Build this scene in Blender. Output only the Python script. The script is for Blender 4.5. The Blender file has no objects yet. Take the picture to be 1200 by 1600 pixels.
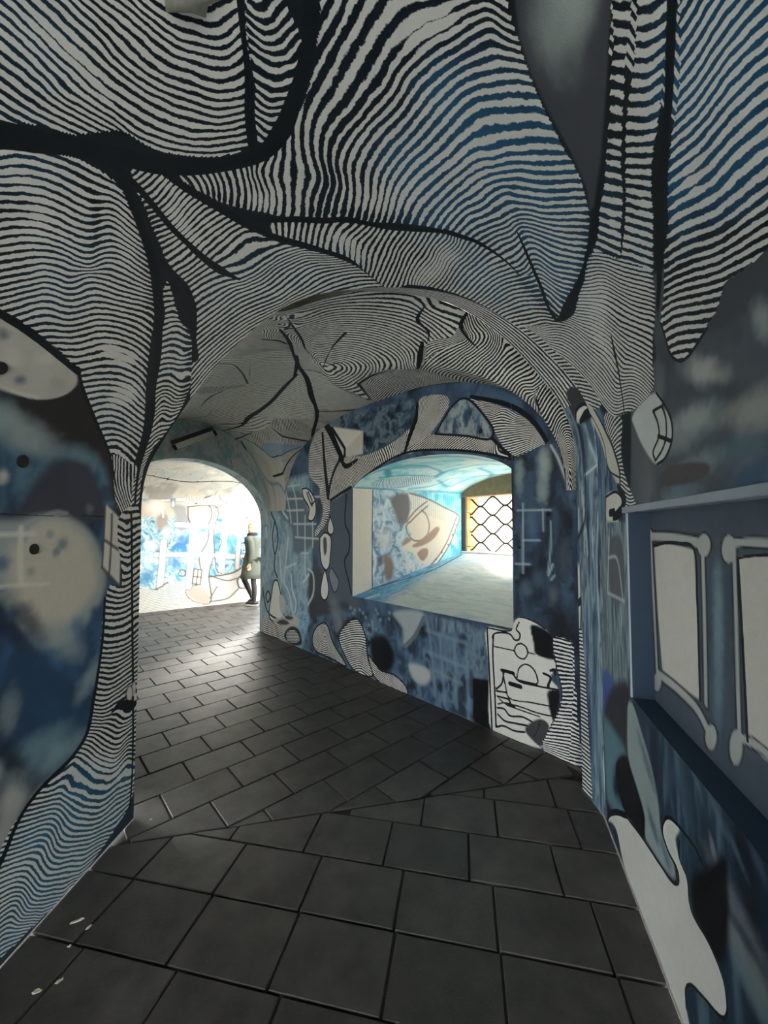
import bpy, bmesh, math, random
import numpy as np
from mathutils import Vector, Matrix

# ------------------------------------------------------------------ camera, sky, exposure
scene = bpy.context.scene
COL = scene.collection
cam_data = bpy.data.cameras.new('camera')
cam_data.sensor_fit = 'VERTICAL'
cam_data.sensor_height = 32.0
cam_data.lens = 32.0 * 620.0 / 1600.0
cam_data.clip_start = 0.02
cam = bpy.data.objects.new('camera', cam_data)
cam.location = (0.0, 0.0, 1.55)
cam.rotation_euler = (math.radians(92.5), 0.0, 0.0)
COL.objects.link(cam)
scene.camera = cam

world = bpy.data.worlds.new('overcast_sky')
world.use_nodes = True
scene.world = world
_bg = world.node_tree.nodes['Background']
_bg.inputs['Color'].default_value = (0.96, 0.985, 1.0, 1.0)
_bg.inputs['Strength'].default_value = 18.0

sun_data = bpy.data.lights.new('hazy_sun_offscreen', 'SUN')
sun_data.energy = 62.0
sun_data.angle = math.radians(26.0)
sun_data.color = (1.0, .95, .88)
sun = bpy.data.objects.new('hazy_sun_offscreen', sun_data)
_sd = Vector((.087 * math.cos(math.radians(37)), -.996 * math.cos(math.radians(37)), -math.sin(math.radians(37))))
sun.rotation_euler = _sd.to_track_quat('-Z', 'Y').to_euler()
sun.location = (2.0, 14.0, 30.0)   # open sky above the street beyond the passage
COL.objects.link(sun)

vs = scene.view_settings
vs.view_transform = 'Standard'
vs.look = 'None'
vs.gamma = 1.0
vs.use_curve_mapping = False
vs.exposure = 0.2
scene.cycles.max_bounces = 10
scene.cycles.diffuse_bounces = 7
scene.cycles.glossy_bounces = 3
scene.cycles.sample_clamp_indirect = 6.0
# ------------------------------------------------------------------ the plan of the passage (metres)
# first bay: runs along +Y, left wall at XL(y), right wall at XR(y), one vaulted profile
YE = 2.20            # front edge of the arch between the first and the second bay
BAND = 0.25          # thickness of that arch
YM = -2.50           # mouth of the passage behind the viewer

def XL(y): return -1.345 - 0.025 * (YE - y)
def XR(y): return np.where(y < YE, 1.19 - 0.28 * (YE - y), 1.19)

PROFILE = [(-1.345, 0), (-1.345, .8), (-1.345, 1.5), (-1.343, 1.75), (-1.31, 1.905), (-1.232, 2.05), (-1.14, 2.2), (-1.06, 2.32),
           (-.94, 2.48), (-.8, 2.625), (-.6, 2.79), (-.364, 2.885), (0, 2.925), (.36, 2.89), (.6, 2.795), (.786, 2.67), (.935, 2.53),
           (1.05, 2.4), (1.125, 2.28), (1.17, 2.15), (1.19, 2.0), (1.19, 1.8), (1.19, .9), (1.19, 0)]

def _catmull(pts, n=24):
    p = np.array(pts, float)
    p = np.vstack([2 * p[0] - p[1], p, 2 * p[-1] - p[-2]])
    out = []
    for i in range(1, len(p) - 2):
        t = np.linspace(0, 1, n, endpoint=False)[:, None]
        d = [max(np.linalg.norm(p[i + k + 1] - p[i + k]), 1e-6) ** .5 for k in (-1, 0, 1)]
        m1 = (p[i + 1] - p[i]) + (d[1] / (d[0] + d[1])) * 0 + d[1] * ((p[i] - p[i - 1]) / d[0] - (p[i + 1] - p[i - 1]) / (d[0] + d[1]))
        m2 = (p[i + 1] - p[i]) + d[1] * ((p[i + 2] - p[i + 1]) / d[2] - (p[i + 2] - p[i]) / (d[1] + d[2]))
        out.append((2 * t**3 - 3 * t**2 + 1) * p[i] + (t**3 - 2 * t**2 + t) * m1 + (-2 * t**3 + 3 * t**2) * p[i + 1] + (t**3 - t**2) * m2)
    out.append(p[-2][None])
    return np.vstack(out)

_pr = _catmull(PROFILE)
_ps = np.concatenate([[0], np.cumsum(np.hypot(*np.diff(_pr, axis=0).T))])
UTOT = float(_ps[-1])
U_LEFT = 1.62                # the left wall ends and the vault starts
U_RIGHT = UTOT - 1.72        # the vault ends and the right wall starts

def shell(u, v):
    """first bay: u = metres round the profile from the left floor line, v = metres along the bay"""
    p = (np.interp(u, _ps, _pr[:, 0]) + 1.345) / 2.535
    z = np.interp(u, _ps, _pr[:, 1])
    xl, xr = XL(v), XR(v)
    return np.stack([xl + (xr - xl) * p, v + 0 * p, z], -1)

# second bay: turned to the left; a = along its long wall, b = across, away from that wall
O2 = np.array([1.243, 2.692]); EA = np.array([-.6745, .7383]); EB = np.array([-.7383, -.6745])
BW = 2.15            # width of the second bay
AE = 4.66            # end of its long wall
DEEP = 2.20          # thickness of the building behind that wall

def ab(a, b, z):
    a, b, z = np.broadcast_arrays(np.asarray(a, float), np.asarray(b, float), np.asarray(z, float))
    return np.stack([O2[0] + EA[0] * a + EB[0] * b, O2[1] + EA[1] * a + EB[1] * b, z], -1)

def long_wall(u, v): return ab(u, 0.0, v)

def _ell(x, c, h): return np.sqrt(np.clip(1 - ((x - c) / h) ** 2, 0, 1))

def vault_z(a, b):
    z1 = 1.8 + 1.18 * _ell(b, BW / 2, BW / 2)
    z2 = 1.8 + 1.1 * np.clip(1 - np.abs((np.asarray(a) - 1.95) / 1.94) ** 2.6, 0, 1) ** .385
    k = 0.03
    return np.maximum(z1, z2) + k * np.exp(-np.abs(z1 - z2) / k) * .5

def vault(u, v): return ab(u, v, vault_z(u, v))

A2 = 4.38            # face of the second arch
def arch2_z(b): return 1.62 + .86 * _ell(b, BW / 2, BW / 2)

def far_wall(u, v): return ab(7.28 + .1 * (u - .1), u, v)      # u = across (b), v = height
def far_vault(u, v):                                           # u = b, v = 0..1 across the cross passage
    a = AE + (7.34 - AE) * v
    return ab(a, u, 2.12 + .5 * _ell(v, 0.0, 1.0))

# deep window in the long wall
WA0, WA1 = .41, 2.36
def sill_z(b): return .81 - .20 * b                             # b is negative inside the shaft
def soffit_z(a, b):
    t = _ell(a, (WA0 + WA1) / 2, (WA1 - WA0) / 2 * 1.06)
    return (1.90 - .03 * b) + .33 * t
def jamb(u, v): return ab(WA1, -u, v)                           # u = depth, v = height
def sill(u, v): return ab(u, -v, sill_z(-v))
def soffit(u, v): return ab(u, -v, soffit_z(u, -v))

# boarded recess in the right wall of the first bay
def right_wall(u, v):                                           # u = metres along Y, v = height
    return np.stack([XR(np.asarray(u, float)), u + 0 * v, v + 0 * u], -1)
_nr = np.array([1.0, -.28]) / math.hypot(1, .28)
RD = .085                                                       # depth of the recess
def recess(u, v):
    p = right_wall(u, v)
    p[..., 0] += _nr[0] * RD; p[..., 1] += _nr[1] * RD
    return p
RY0, RY1, RZ0, RZ1 = .15, 1.72, .835, 1.625
# ------------------------------------------------------------------ helpers
def srgb(r, g, b):
    c = np.array([r, g, b], float) / 255.0
    return np.where(c <= .04045, c / 12.92, ((c + .055) / 1.055) ** 2.4)

def tag(o, label=None, cat=None, group=None, kind=None):
    if label: o['label'] = label
    if cat: o['category'] = cat
    if group: o['group'] = group
    if kind: o['kind'] = kind
    return o

def link(name, me, mat=None, parent=None):
    o = bpy.data.objects.new(name, me)
    COL.objects.link(o)
    if mat is not None and me is not None and not me.materials: me.materials.append(mat)
    if parent is not None: o.parent = parent
    return o

def empty(name, loc=(0, 0, 0), rz=0.0):
    o = bpy.data.objects.new(name, None)
    o.empty_display_size = .1
    COL.objects.link(o)
    o.location = loc; o.rotation_euler = (0, 0, rz)
    return o

def pydata(name, verts, faces, smooth=False):
    me = bpy.data.meshes.new(name)
    me.from_pydata([tuple(map(float, v)) for v in verts], [], faces)
    if smooth: me.polygons.foreach_set('use_smooth', [True] * len(me.polygons))
    me.update()
    return me

def bm_mesh(name, bm, smooth=False):
    bmesh.ops.recalc_face_normals(bm, faces=bm.faces)
    me = bpy.data.meshes.new(name); bm.to_mesh(me); bm.free()
    if smooth: me.polygons.foreach_set('use_smooth', [True] * len(me.polygons))
    return me

def bm_box(bm, c, s, rot=None, bevel=0.0):
    r = bmesh.ops.create_cube(bm, size=1.0)
    vs_ = r['verts']
    bmesh.ops.scale(bm, vec=s, verts=vs_)
    if bevel:
        es = list({e for v in vs_ for e in v.link_edges})
        rb = bmesh.ops.bevel(bm, geom=es, offset=bevel, segments=1, affect='EDGES')
        vs_ = list({v for f in rb['faces'] for v in f.verts} | {v for v in vs_ if v.is_valid})
    m = Matrix.Translation(c)
    if rot is not None: m = m @ rot.to_4x4()
    bmesh.ops.transform(bm, matrix=m, verts=vs_)

def bm_tube(bm, pts, rad, n=8, caps=True):
    pts = [Vector(p) for p in pts]
    rings = []
    for i, p in enumerate(pts):
        d = (pts[min(i + 1, len(pts) - 1)] - pts[max(i - 1, 0)]).normalized()
        ref = Vector((0, 0, 1)) if abs(d.z) < .9 else Vector((1, 0, 0))
        x = d.cross(ref).normalized(); y = d.cross(x)
        r = rad[i] if hasattr(rad, '__len__') else rad
        rings.append([bm.verts.new(p + (x * math.cos(t) + y * math.sin(t)) * r) for t in [2 * math.pi * k / n for k in range(n)]])
    for A, B in zip(rings, rings[1:]):
        for k in range(n): bm.faces.new((A[k], A[(k + 1) % n], B[(k + 1) % n], B[k]))
    if caps:
        bm.faces.new(rings[0][::-1]); bm.faces.new(rings[-1])

# ------------------------------------------------------------------ materials
def new_mat(name):
    m = bpy.data.materials.new(name); m.use_nodes = True
    nt = m.node_tree; b = nt.nodes['Principled BSDF']
    return m, nt, b

def plain(name, rgb, rough=.6, metal=0.0, noise=0.0, scale=40.0, spec=.5):
    m, nt, b = new_mat(name)
    c = tuple(srgb(*rgb)) + (1,)
    b.inputs['Base Color'].default_value = c
    b.inputs['Roughness'].default_value = rough
    b.inputs['Metallic'].default_value = metal
    b.inputs['Specular IOR Level'].default_value = spec
    if noise:
        tc = nt.nodes.new('ShaderNodeTexCoord'); n = nt.nodes.new('ShaderNodeTexNoise')
        n.inputs['Scale'].default_value = scale; n.inputs['Detail'].default_value = 5
        nt.links.new(tc.outputs['Object'], n.inputs['Vector'])
        mx = nt.nodes.new('ShaderNodeMix'); mx.data_type = 'RGBA'
        mx.inputs['A'].default_value = tuple(x * (1 - noise) for x in c[:3]) + (1,)
        mx.inputs['B'].default_value = tuple(min(1, x * (1 + noise)) for x in c[:3]) + (1,)
        nt.links.new(n.outputs['Fac'], mx.inputs['Factor']); nt.links.new(mx.outputs['Result'], b.inputs['Base Color'])
        bp = nt.nodes.new('ShaderNodeBump'); bp.inputs['Strength'].default_value = .25; bp.inputs['Distance'].default_value = .004
        nt.links.new(n.outputs['Fac'], bp.inputs['Height']); nt.links.new(bp.outputs['Normal'], b.inputs['Normal'])
    return m

def mural_material():
    """painted plaster: flat colours in 'paint', brushed stripes from the stripe count 'phase', ink outlines where 'line' > 0"""
    m, nt, b = new_mat('painted_plaster')
    N = nt.nodes; L = nt.links
    def attr(n):
        a = N.new('ShaderNodeAttribute'); a.attribute_name = n; return a
    def math_(op, x, y=None, z=None, clamp=False):
        k = N.new('ShaderNodeMath'); k.operation = op; k.use_clamp = clamp
        for i, q in enumerate((x, y, z)):
            if q is None: continue
            if isinstance(q, (int, float)): k.inputs[i].default_value = q
            else: L.new(q, k.inputs[i])
        return k.outputs[0]
    def noise(scale, detail, rough=.55, vec=None):
        n = N.new('ShaderNodeTexNoise'); n.inputs['Scale'].default_value = scale; n.inputs['Detail'].default_value = detail
        n.inputs['Roughness'].default_value = rough
        L.new(vec if vec is not None else tc.outputs['Object'], n.inputs['Vector'])
        return n.outputs['Fac']
    def sstep(x, lo, hi):
        r = N.new('ShaderNodeMapRange'); r.interpolation_type = 'SMOOTHSTEP'
        L.new(x, r.inputs['Value'])
        for k, q in (('From Min', lo), ('From Max', hi)):
            if isinstance(q, (int, float)): r.inputs[k].default_value = q
            else: L.new(q, r.inputs[k])
        return r.outputs['Result']
    def mix(f, A, B):
        x = N.new('ShaderNodeMix'); x.data_type = 'RGBA'
        for k, q in (('Factor', f), ('A', A), ('B', B)):
            if isinstance(q, tuple): x.inputs[k].default_value = q
            elif isinstance(q, float): x.inputs[k].default_value = q
            else: L.new(q, x.inputs[k])
        return x.outputs['Result']
    tc = N.new('ShaderNodeTexCoord')
    ph = attr('phase').outputs['Fac']; mk = attr('mask').outputs['Fac']; du = attr('duty').outputs['Fac']
    n1 = noise(38.0, 3.0); n2 = noise(140.0, 2.0); n3 = noise(9.0, 4.0)
    wob = math_('MULTIPLY', math_('SUBTRACT', n1, .5), .42)
    p2 = math_('ADD', ph, wob)
    tri = math_('MULTIPLY', math_('PINGPONG', p2, .5), 2.0)
    d2 = math_('ADD', du, math_('ADD', math_('MULTIPLY', math_('SUBTRACT', n2, .5), .34), math_('MULTIPLY', math_('SUBTRACT', n3, .5), .30)))
    w = math_('SUBTRACT', 1.0, sstep(tri, math_('SUBTRACT', d2, .10), math_('ADD', d2, .10)))
    stripe = mix(w, attr('ink').outputs['Color'], attr('pale').outputs['Color'])
    col = mix(mk, attr('paint').outputs['Color'], stripe)
    ln = math_('ADD', attr('line').outputs['Fac'], math_('MULTIPLY', math_('SUBTRACT', n1, .5), .0035))
    col = mix(sstep(ln, -.0014, .0014), col, (.004, .0085, .0125, 1.0))
    # worn, slightly uneven paint film
    hsv = N.new('ShaderNodeHueSaturation')
    L.new(math_('ADD', .90, math_('MULTIPLY', noise(22.0, 6.0, .7), .2)), hsv.inputs['Value'])
    L.new(col, hsv.inputs['Color'])
    L.new(hsv.outputs['Color'], b.inputs['Base Color'])
    b.inputs['Roughness'].default_value = .62
    b.inputs['Specular IOR Level'].default_value = .25
    bp = N.new('ShaderNodeBump'); bp.inputs['Strength'].default_value = .35; bp.inputs['Distance'].default_value = .003
    L.new(noise(190.0, 4.0, .65), bp.inputs['Height']); L.new(bp.outputs['Normal'], b.inputs['Normal'])
    return m
MURAL = mural_material()

# ------------------------------------------------------------------ painting tools (all in the surface's own metres)
def _hash(ix, iy, seed):
    h = (ix.astype(np.int64) * 374761393 + iy.astype(np.int64) * 668265263 + seed * 974634777) & 0x7fffffff
    h = (h ^ (h >> 13)) * 1274126177 & 0x7fffffff
    return ((h ^ (h >> 16)) & 0xffff) / 65535.0

def vnoise(x, y, seed=0):
    ix, iy = np.floor(x), np.floor(y); fx, fy = x - ix, y - iy
    fx = fx * fx * (3 - 2 * fx); fy = fy * fy * (3 - 2 * fy)
    a, b_ = _hash(ix, iy, seed), _hash(ix + 1, iy, seed); c, d = _hash(ix, iy + 1, seed), _hash(ix + 1, iy + 1, seed)
    return (a * (1 - fx) + b_ * fx) * (1 - fy) + (c * (1 - fx) + d * fx) * fy

def fbm(x, y, seed=0, oct=4):
    s = 0; w = .5
    for k in range(oct):
        s = s + w * vnoise(x * 2 ** k, y * 2 ** k, seed + k * 17); w *= .5
    return s / (1 - .5 ** oct)

def smooth_line(pts, closed=False, n=5):
    if len(pts) < 3: return np.array(pts, float)
    p = list(map(tuple, pts))
    if closed:
        q = _catmull([p[-1]] + p + [p[0], p[1]], n)
        return q[n:-n - 1]
    return _catmull(p, n)

def seg_dist(U, V, pts, widths=None, closed=False):
    pts = np.asarray(pts, float)
    if closed: pts = np.vstack([pts, pts[:1]])
    best = np.full(U.shape, 1e9)
    for i in range(len(pts) - 1):
        ax, ay = pts[i]; dx, dy = pts[i + 1] - pts[i]
        l2 = dx * dx + dy * dy + 1e-12
        t = np.clip(((U - ax) * dx + (V - ay) * dy) / l2, 0, 1)
        d = np.hypot(U - ax - t * dx, V - ay - t * dy)
        if widths is not None:
            m = len(pts) - 1
            d = d - np.interp((i + t) / m, np.linspace(0, 1, len(widths)), widths) * .5
        best = np.minimum(best, d)
    return best

def inside(U, V, pts):
    pts = np.asarray(pts, float); r = np.zeros(U.shape, bool)
    x0, y0 = pts[-1]
    for x1, y1 in pts:
        if y0 != y1:
            c = (y1 > V) != (y0 > V)
            r ^= c & (U < (x0 - x1) * (V - y1) / (y0 - y1) + x1)
        x0, y0 = x1, y1
    return r

def tps(gp, gv, U, V, reg=1e-4):
    c = gp.mean(0); s = gp.std() + 1e-9
    g = (gp - c) / s; n = len(g)
    def k(r2): return np.where(r2 > 0, r2 * np.log(np.maximum(r2, 1e-12)), 0)
    r2 = ((g[:, None] - g[None]) ** 2).sum(-1)
    A = np.zeros((n + 3, n + 3)); A[:n, :n] = k(r2) + reg * np.eye(n)
    A[:n, n] = 1; A[:n, n + 1:] = g; A[n, :n] = 1; A[n + 1:, :n] = g.T
    w = np.linalg.solve(A, np.concatenate([gv, np.zeros(3)]))
    out = np.empty(U.shape)
    for i in range(0, U.size, 20000):
        q = np.stack([(U[i:i + 20000] - c[0]) / s, (V[i:i + 20000] - c[1]) / s], -1)
        d2 = (q[:, 0:1] - g[None, :, 0]) ** 2 + (q[:, 1:2] - g[None, :, 1]) ** 2
        out[i:i + 20000] = k(d2) @ w[:n] + w[n] + q @ w[n + 1:]
    return out

WHITE = np.array([.80, .81, .775])
class Surface:
    """a sheet of wall as a grid of quads with the painted layers as attributes"""
    def __init__(s, fn, us, vs_, cut=None):
        U, V = np.meshgrid(us, vs_, indexing='ij'); s.fn = fn
        s.U, s.V = U.ravel(), V.ravel()
        nu, nv = len(us), len(vs_)
        i = (np.arange(nu - 1)[:, None] * nv + np.arange(nv - 1)[None]).ravel()
        s.F = np.stack([i, i + nv, i + nv + 1, i + 1], -1)
        s.cu, s.cv = s.U[s.F].mean(1), s.V[s.F].mean(1)
        if cut is not None:
            k = ~cut(s.cu, s.cv); s.F, s.cu, s.cv = s.F[k], s.cu[k], s.cv[k]
        n = len(s.U)
        s.paint = np.tile(WHITE, (n, 1)); s.ink = np.tile(srgb(9, 25, 37), (n, 1)); s.pale = np.tile(WHITE, (n, 1))
        s.duty = np.full(n, .5); s.line = np.full(n, -1.0)
        s.phase = np.zeros((len(s.F), 4)); s.mask = np.zeros((len(s.F), 4))
    def near(s, pts, pad):
        p = np.asarray(pts, float)
        return np.nonzero((s.U > p[:, 0].min() - pad) & (s.U < p[:, 0].max() + pad) & (s.V > p[:, 1].min() - pad) & (s.V < p[:, 1].max() + pad))[0]
    def sd(s, pts, k):
        d = seg_dist(s.U[k], s.V[k], pts, closed=True)
        return np.where(inside(s.U[k], s.V[k], pts), -d, d)
    def _mix(s, arr, k, c, a): arr[k] = arr[k] * (1 - a[:, None]) + np.asarray(c) * a[:, None]
    def fill(s, pts, rgb, soft=.004, alpha=1.0, round_=True, clear=True):
        """a flat area of colour"""
        p = smooth_line(pts, True) if round_ else np.asarray(pts, float)
        k = s.near(p, soft * 2)
        if not len(k): return
        a = np.clip(.5 - s.sd(p, k) / (2 * soft), 0, 1); a = a * a * (3 - 2 * a) * alpha
        s._mix(s.paint, k, srgb(*rgb), a)
        if clear:
            fi = inside(s.cu, s.cv, p); s.mask[fi] = 0
            kk = k[a > .5]; s.line[kk] = np.minimum(s.line[kk], -.02)
    def cloud(s, u, v, r, rgb, alpha=1.0, stretch=1.0, ang=0.0, rag=.5, seed=1):
        """an airbrushed soft patch"""
        k = s.near([(u, v)], r * max(1, stretch) * 1.8)
        if not len(k): return
        x, y = s.U[k] - u, s.V[k] - v
        c, sn = math.cos(ang), math.sin(ang)
        x, y = (x * c + y * sn) / stretch, -x * sn + y * c
        d = np.hypot(x, y) / r + rag * (fbm(s.U[k] / r * 1.6 + seed * 7.1, s.V[k] / r * 1.6, seed) - .5)
        a = np.clip(1.15 - d, 0, 1); a = a * a * (3 - 2 * a) * alpha
        s._mix(s.paint, k, srgb(*rgb), a)
    def mottle(s, pts, cols, scale=(.1, .1), soft=.01, seed=3, alpha=1.0, warp=1.0, gain=1.0):
        """watery mixed colours inside an outline"""
        p = np.asarray(pts, float); k = s.near(p, soft * 2)
        if not len(k): return
        a = np.clip(.5 - s.sd(p, k) / (2 * soft), 0, 1) * alpha
        x, y = s.U[k] / scale[0], s.V[k] / scale[1]
        wx, wy = fbm(x + 3.1, y + 9.2, seed + 5) - .5, fbm(x + 8.3, y + 2.8, seed + 9) - .5
        t = np.clip((fbm(x + 2 * warp * wx, y + 2 * warp * wy, seed) - .5) * 1.9 * gain + .5, 0, .9999) * (len(cols) - 1)
        cc = np.array([srgb(*c) for c in cols]); i = t.astype(int); f = (t - i)[:, None]
        c = cc[i] * (1 - f) + cc[i + 1] * f
        s.paint[k] = s.paint[k] * (1 - a[:, None]) + c * a[:, None]
        s.mask[inside(s.cu, s.cv, p)] = 0
        kk = k[a > .5]; s.line[kk] = np.minimum(s.line[kk], -.02)
    def stroke(s, pts, width, rgb, soft=.003, alpha=1.0, round_=True):
        p = smooth_line(pts) if round_ else np.asarray(pts, float)
        w = width if hasattr(width, '__len__') else [width, width]
        k = s.near(p, max(w) + soft * 2)
        if not len(k): return
        a = np.clip(.5 - seg_dist(s.U[k], s.V[k], p, w) / (2 * soft), 0, 1) * alpha
        s._mix(s.paint, k, srgb(*rgb), a)
    def ink_line(s, pts, width, round_=True, closed=False):
        p = smooth_line(pts, closed) if round_ else np.asarray(pts, float)
        if closed: p = np.vstack([p, p[:1]])
        w = width if hasattr(width, '__len__') else [width, width]
        k = s.near(p, max(w) + .03)
        if not len(k): return
        s.line[k] = np.maximum(s.line[k], -seg_dist(s.U[k], s.V[k], p, w))
    def stripes(s, pts, guides, duty=.5, ink=None, round_=True, reg=1e-4, edge=None, pale=None):
        """brushed stripes; every guide is (stripe count, points along one stripe)"""
        p = smooth_line(pts, True) if round_ else np.asarray(pts, float)
        k = s.near(p, .03)
        if not len(k): return
        gp, gv = [], []
        for val, g in guides:
            q = np.asarray(g, float)
            gp.append(q); gv.append(np.full(len(q), float(val)))
        gp = np.vstack(gp); gv = np.concatenate(gv)
        ph = np.zeros(len(s.U)); ph[k] = tps(gp, gv, s.U[k], s.V[k], reg)
        fi = np.nonzero(inside(s.cu, s.cv, p))[0]
        s.phase[fi] = ph[s.F[fi]]; s.mask[fi] = 1.0
        ins = k[inside(s.U[k], s.V[k], p)] if ink is not None or duty is not None else k
        s.duty[ins] = duty
        kk = ins; s.line[kk] = np.minimum(s.line[kk], -.02)
        if ink is not None: s.ink[ins] = srgb(*ink)
        if pale is not None: s.pale[ins] = srgb(*pale)
        if edge: s.ink_line(pts, edge, round_, True)
    def swell(s, pts, width, amount):
        """the painter let the dark (amount < 0) or pale (amount > 0) strokes swell along a fold"""
        p = smooth_line(pts); w = width if hasattr(width, '__len__') else [width, width]
        k = s.near(p, max(w))
        if not len(k): return
        d = seg_dist(s.U[k], s.V[k], p, [x * 0 for x in w]); 
        m = np.interp(np.linspace(0, 1, 2), [0, 1], [w[0], w[-1]]).mean()
        a = np.clip(1 - d / (m * .5), 0, 1); a = a * a * (3 - 2 * a)
        s.duty[k] = s.duty[k] + amount * a
    def tint(s, u, v, r, rgb, alpha=1.0, stretch=1.0, ang=0.0):
        """a patch where the dark strokes were brushed in another colour"""
        k = s.near([(u, v)], r * max(1, stretch) * 1.3)
        if not len(k): return
        x, y = s.U[k] - u, s.V[k] - v; c, sn = math.cos(ang), math.sin(ang)
        d = np.hypot((x * c + y * sn) / stretch, -x * sn + y * c) / r + .5 * (fbm(s.U[k] / r * 2, s.V[k] / r * 2, 4) - .5)
        a = np.clip(1.2 - d, 0, 1) * alpha
        s._mix(s.ink, k, srgb(*rgb), a)
    def apply(s, layers):
        for name, *args in layers:
            kw = args.pop() if args and isinstance(args[-1], dict) else {}
            getattr(s, name)(*args, **kw)
    def build(s, name, pick=None, mat=None, parent=None):
        f = np.ones(len(s.F), bool) if pick is None else pick(s.cu, s.cv)
        F = s.F[f]; used = np.unique(F); re = np.full(len(s.U), -1); re[used] = np.arange(len(used)); F2 = re[F]
        co = s.fn(s.U[used], s.V[used]).astype(np.float32)
        me = bpy.data.meshes.new(name)
        me.vertices.add(len(used)); me.vertices.foreach_set('co', co.ravel())
        me.loops.add(F2.size); me.loops.foreach_set('vertex_index', F2.ravel().astype(np.int32))
        me.polygons.add(len(F2)); me.polygons.foreach_set('loop_start', np.arange(0, F2.size, 4, dtype=np.int32))
        me.polygons.foreach_set('use_smooth', np.ones(len(F2), bool))
        me.update(calc_edges=True)
        def put(n, arr, dom, typ, key):
            at = me.attributes.new(n, typ, dom); at.data.foreach_set(key, np.ascontiguousarray(arr, np.float32).ravel())
        one = np.ones((len(used), 1))
        for n, arr in (('paint', s.paint), ('ink', s.ink), ('pale', s.pale)): put(n, np.hstack([arr[used], one]), 'POINT', 'FLOAT_COLOR', 'color')
        put('duty', s.duty[used], 'POINT', 'FLOAT', 'value'); put('line', s.line[used], 'POINT', 'FLOAT', 'value')
        put('phase', s.phase[f], 'CORNER', 'FLOAT', 'value'); put('mask', s.mask[f], 'CORNER', 'FLOAT', 'value')
        o = link(name, me, mat or MURAL, parent)
        return o

def steps(*spec):
    """grid lines: (start, end, step) runs joined"""
    out = []
    for a, b_, h in spec:
        n = max(1, int(round((b_ - a) / h))); out.append(np.linspace(a, b_, n, endpoint=False))
    out.append([spec[-1][1]])
    return np.concatenate(out)
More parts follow.
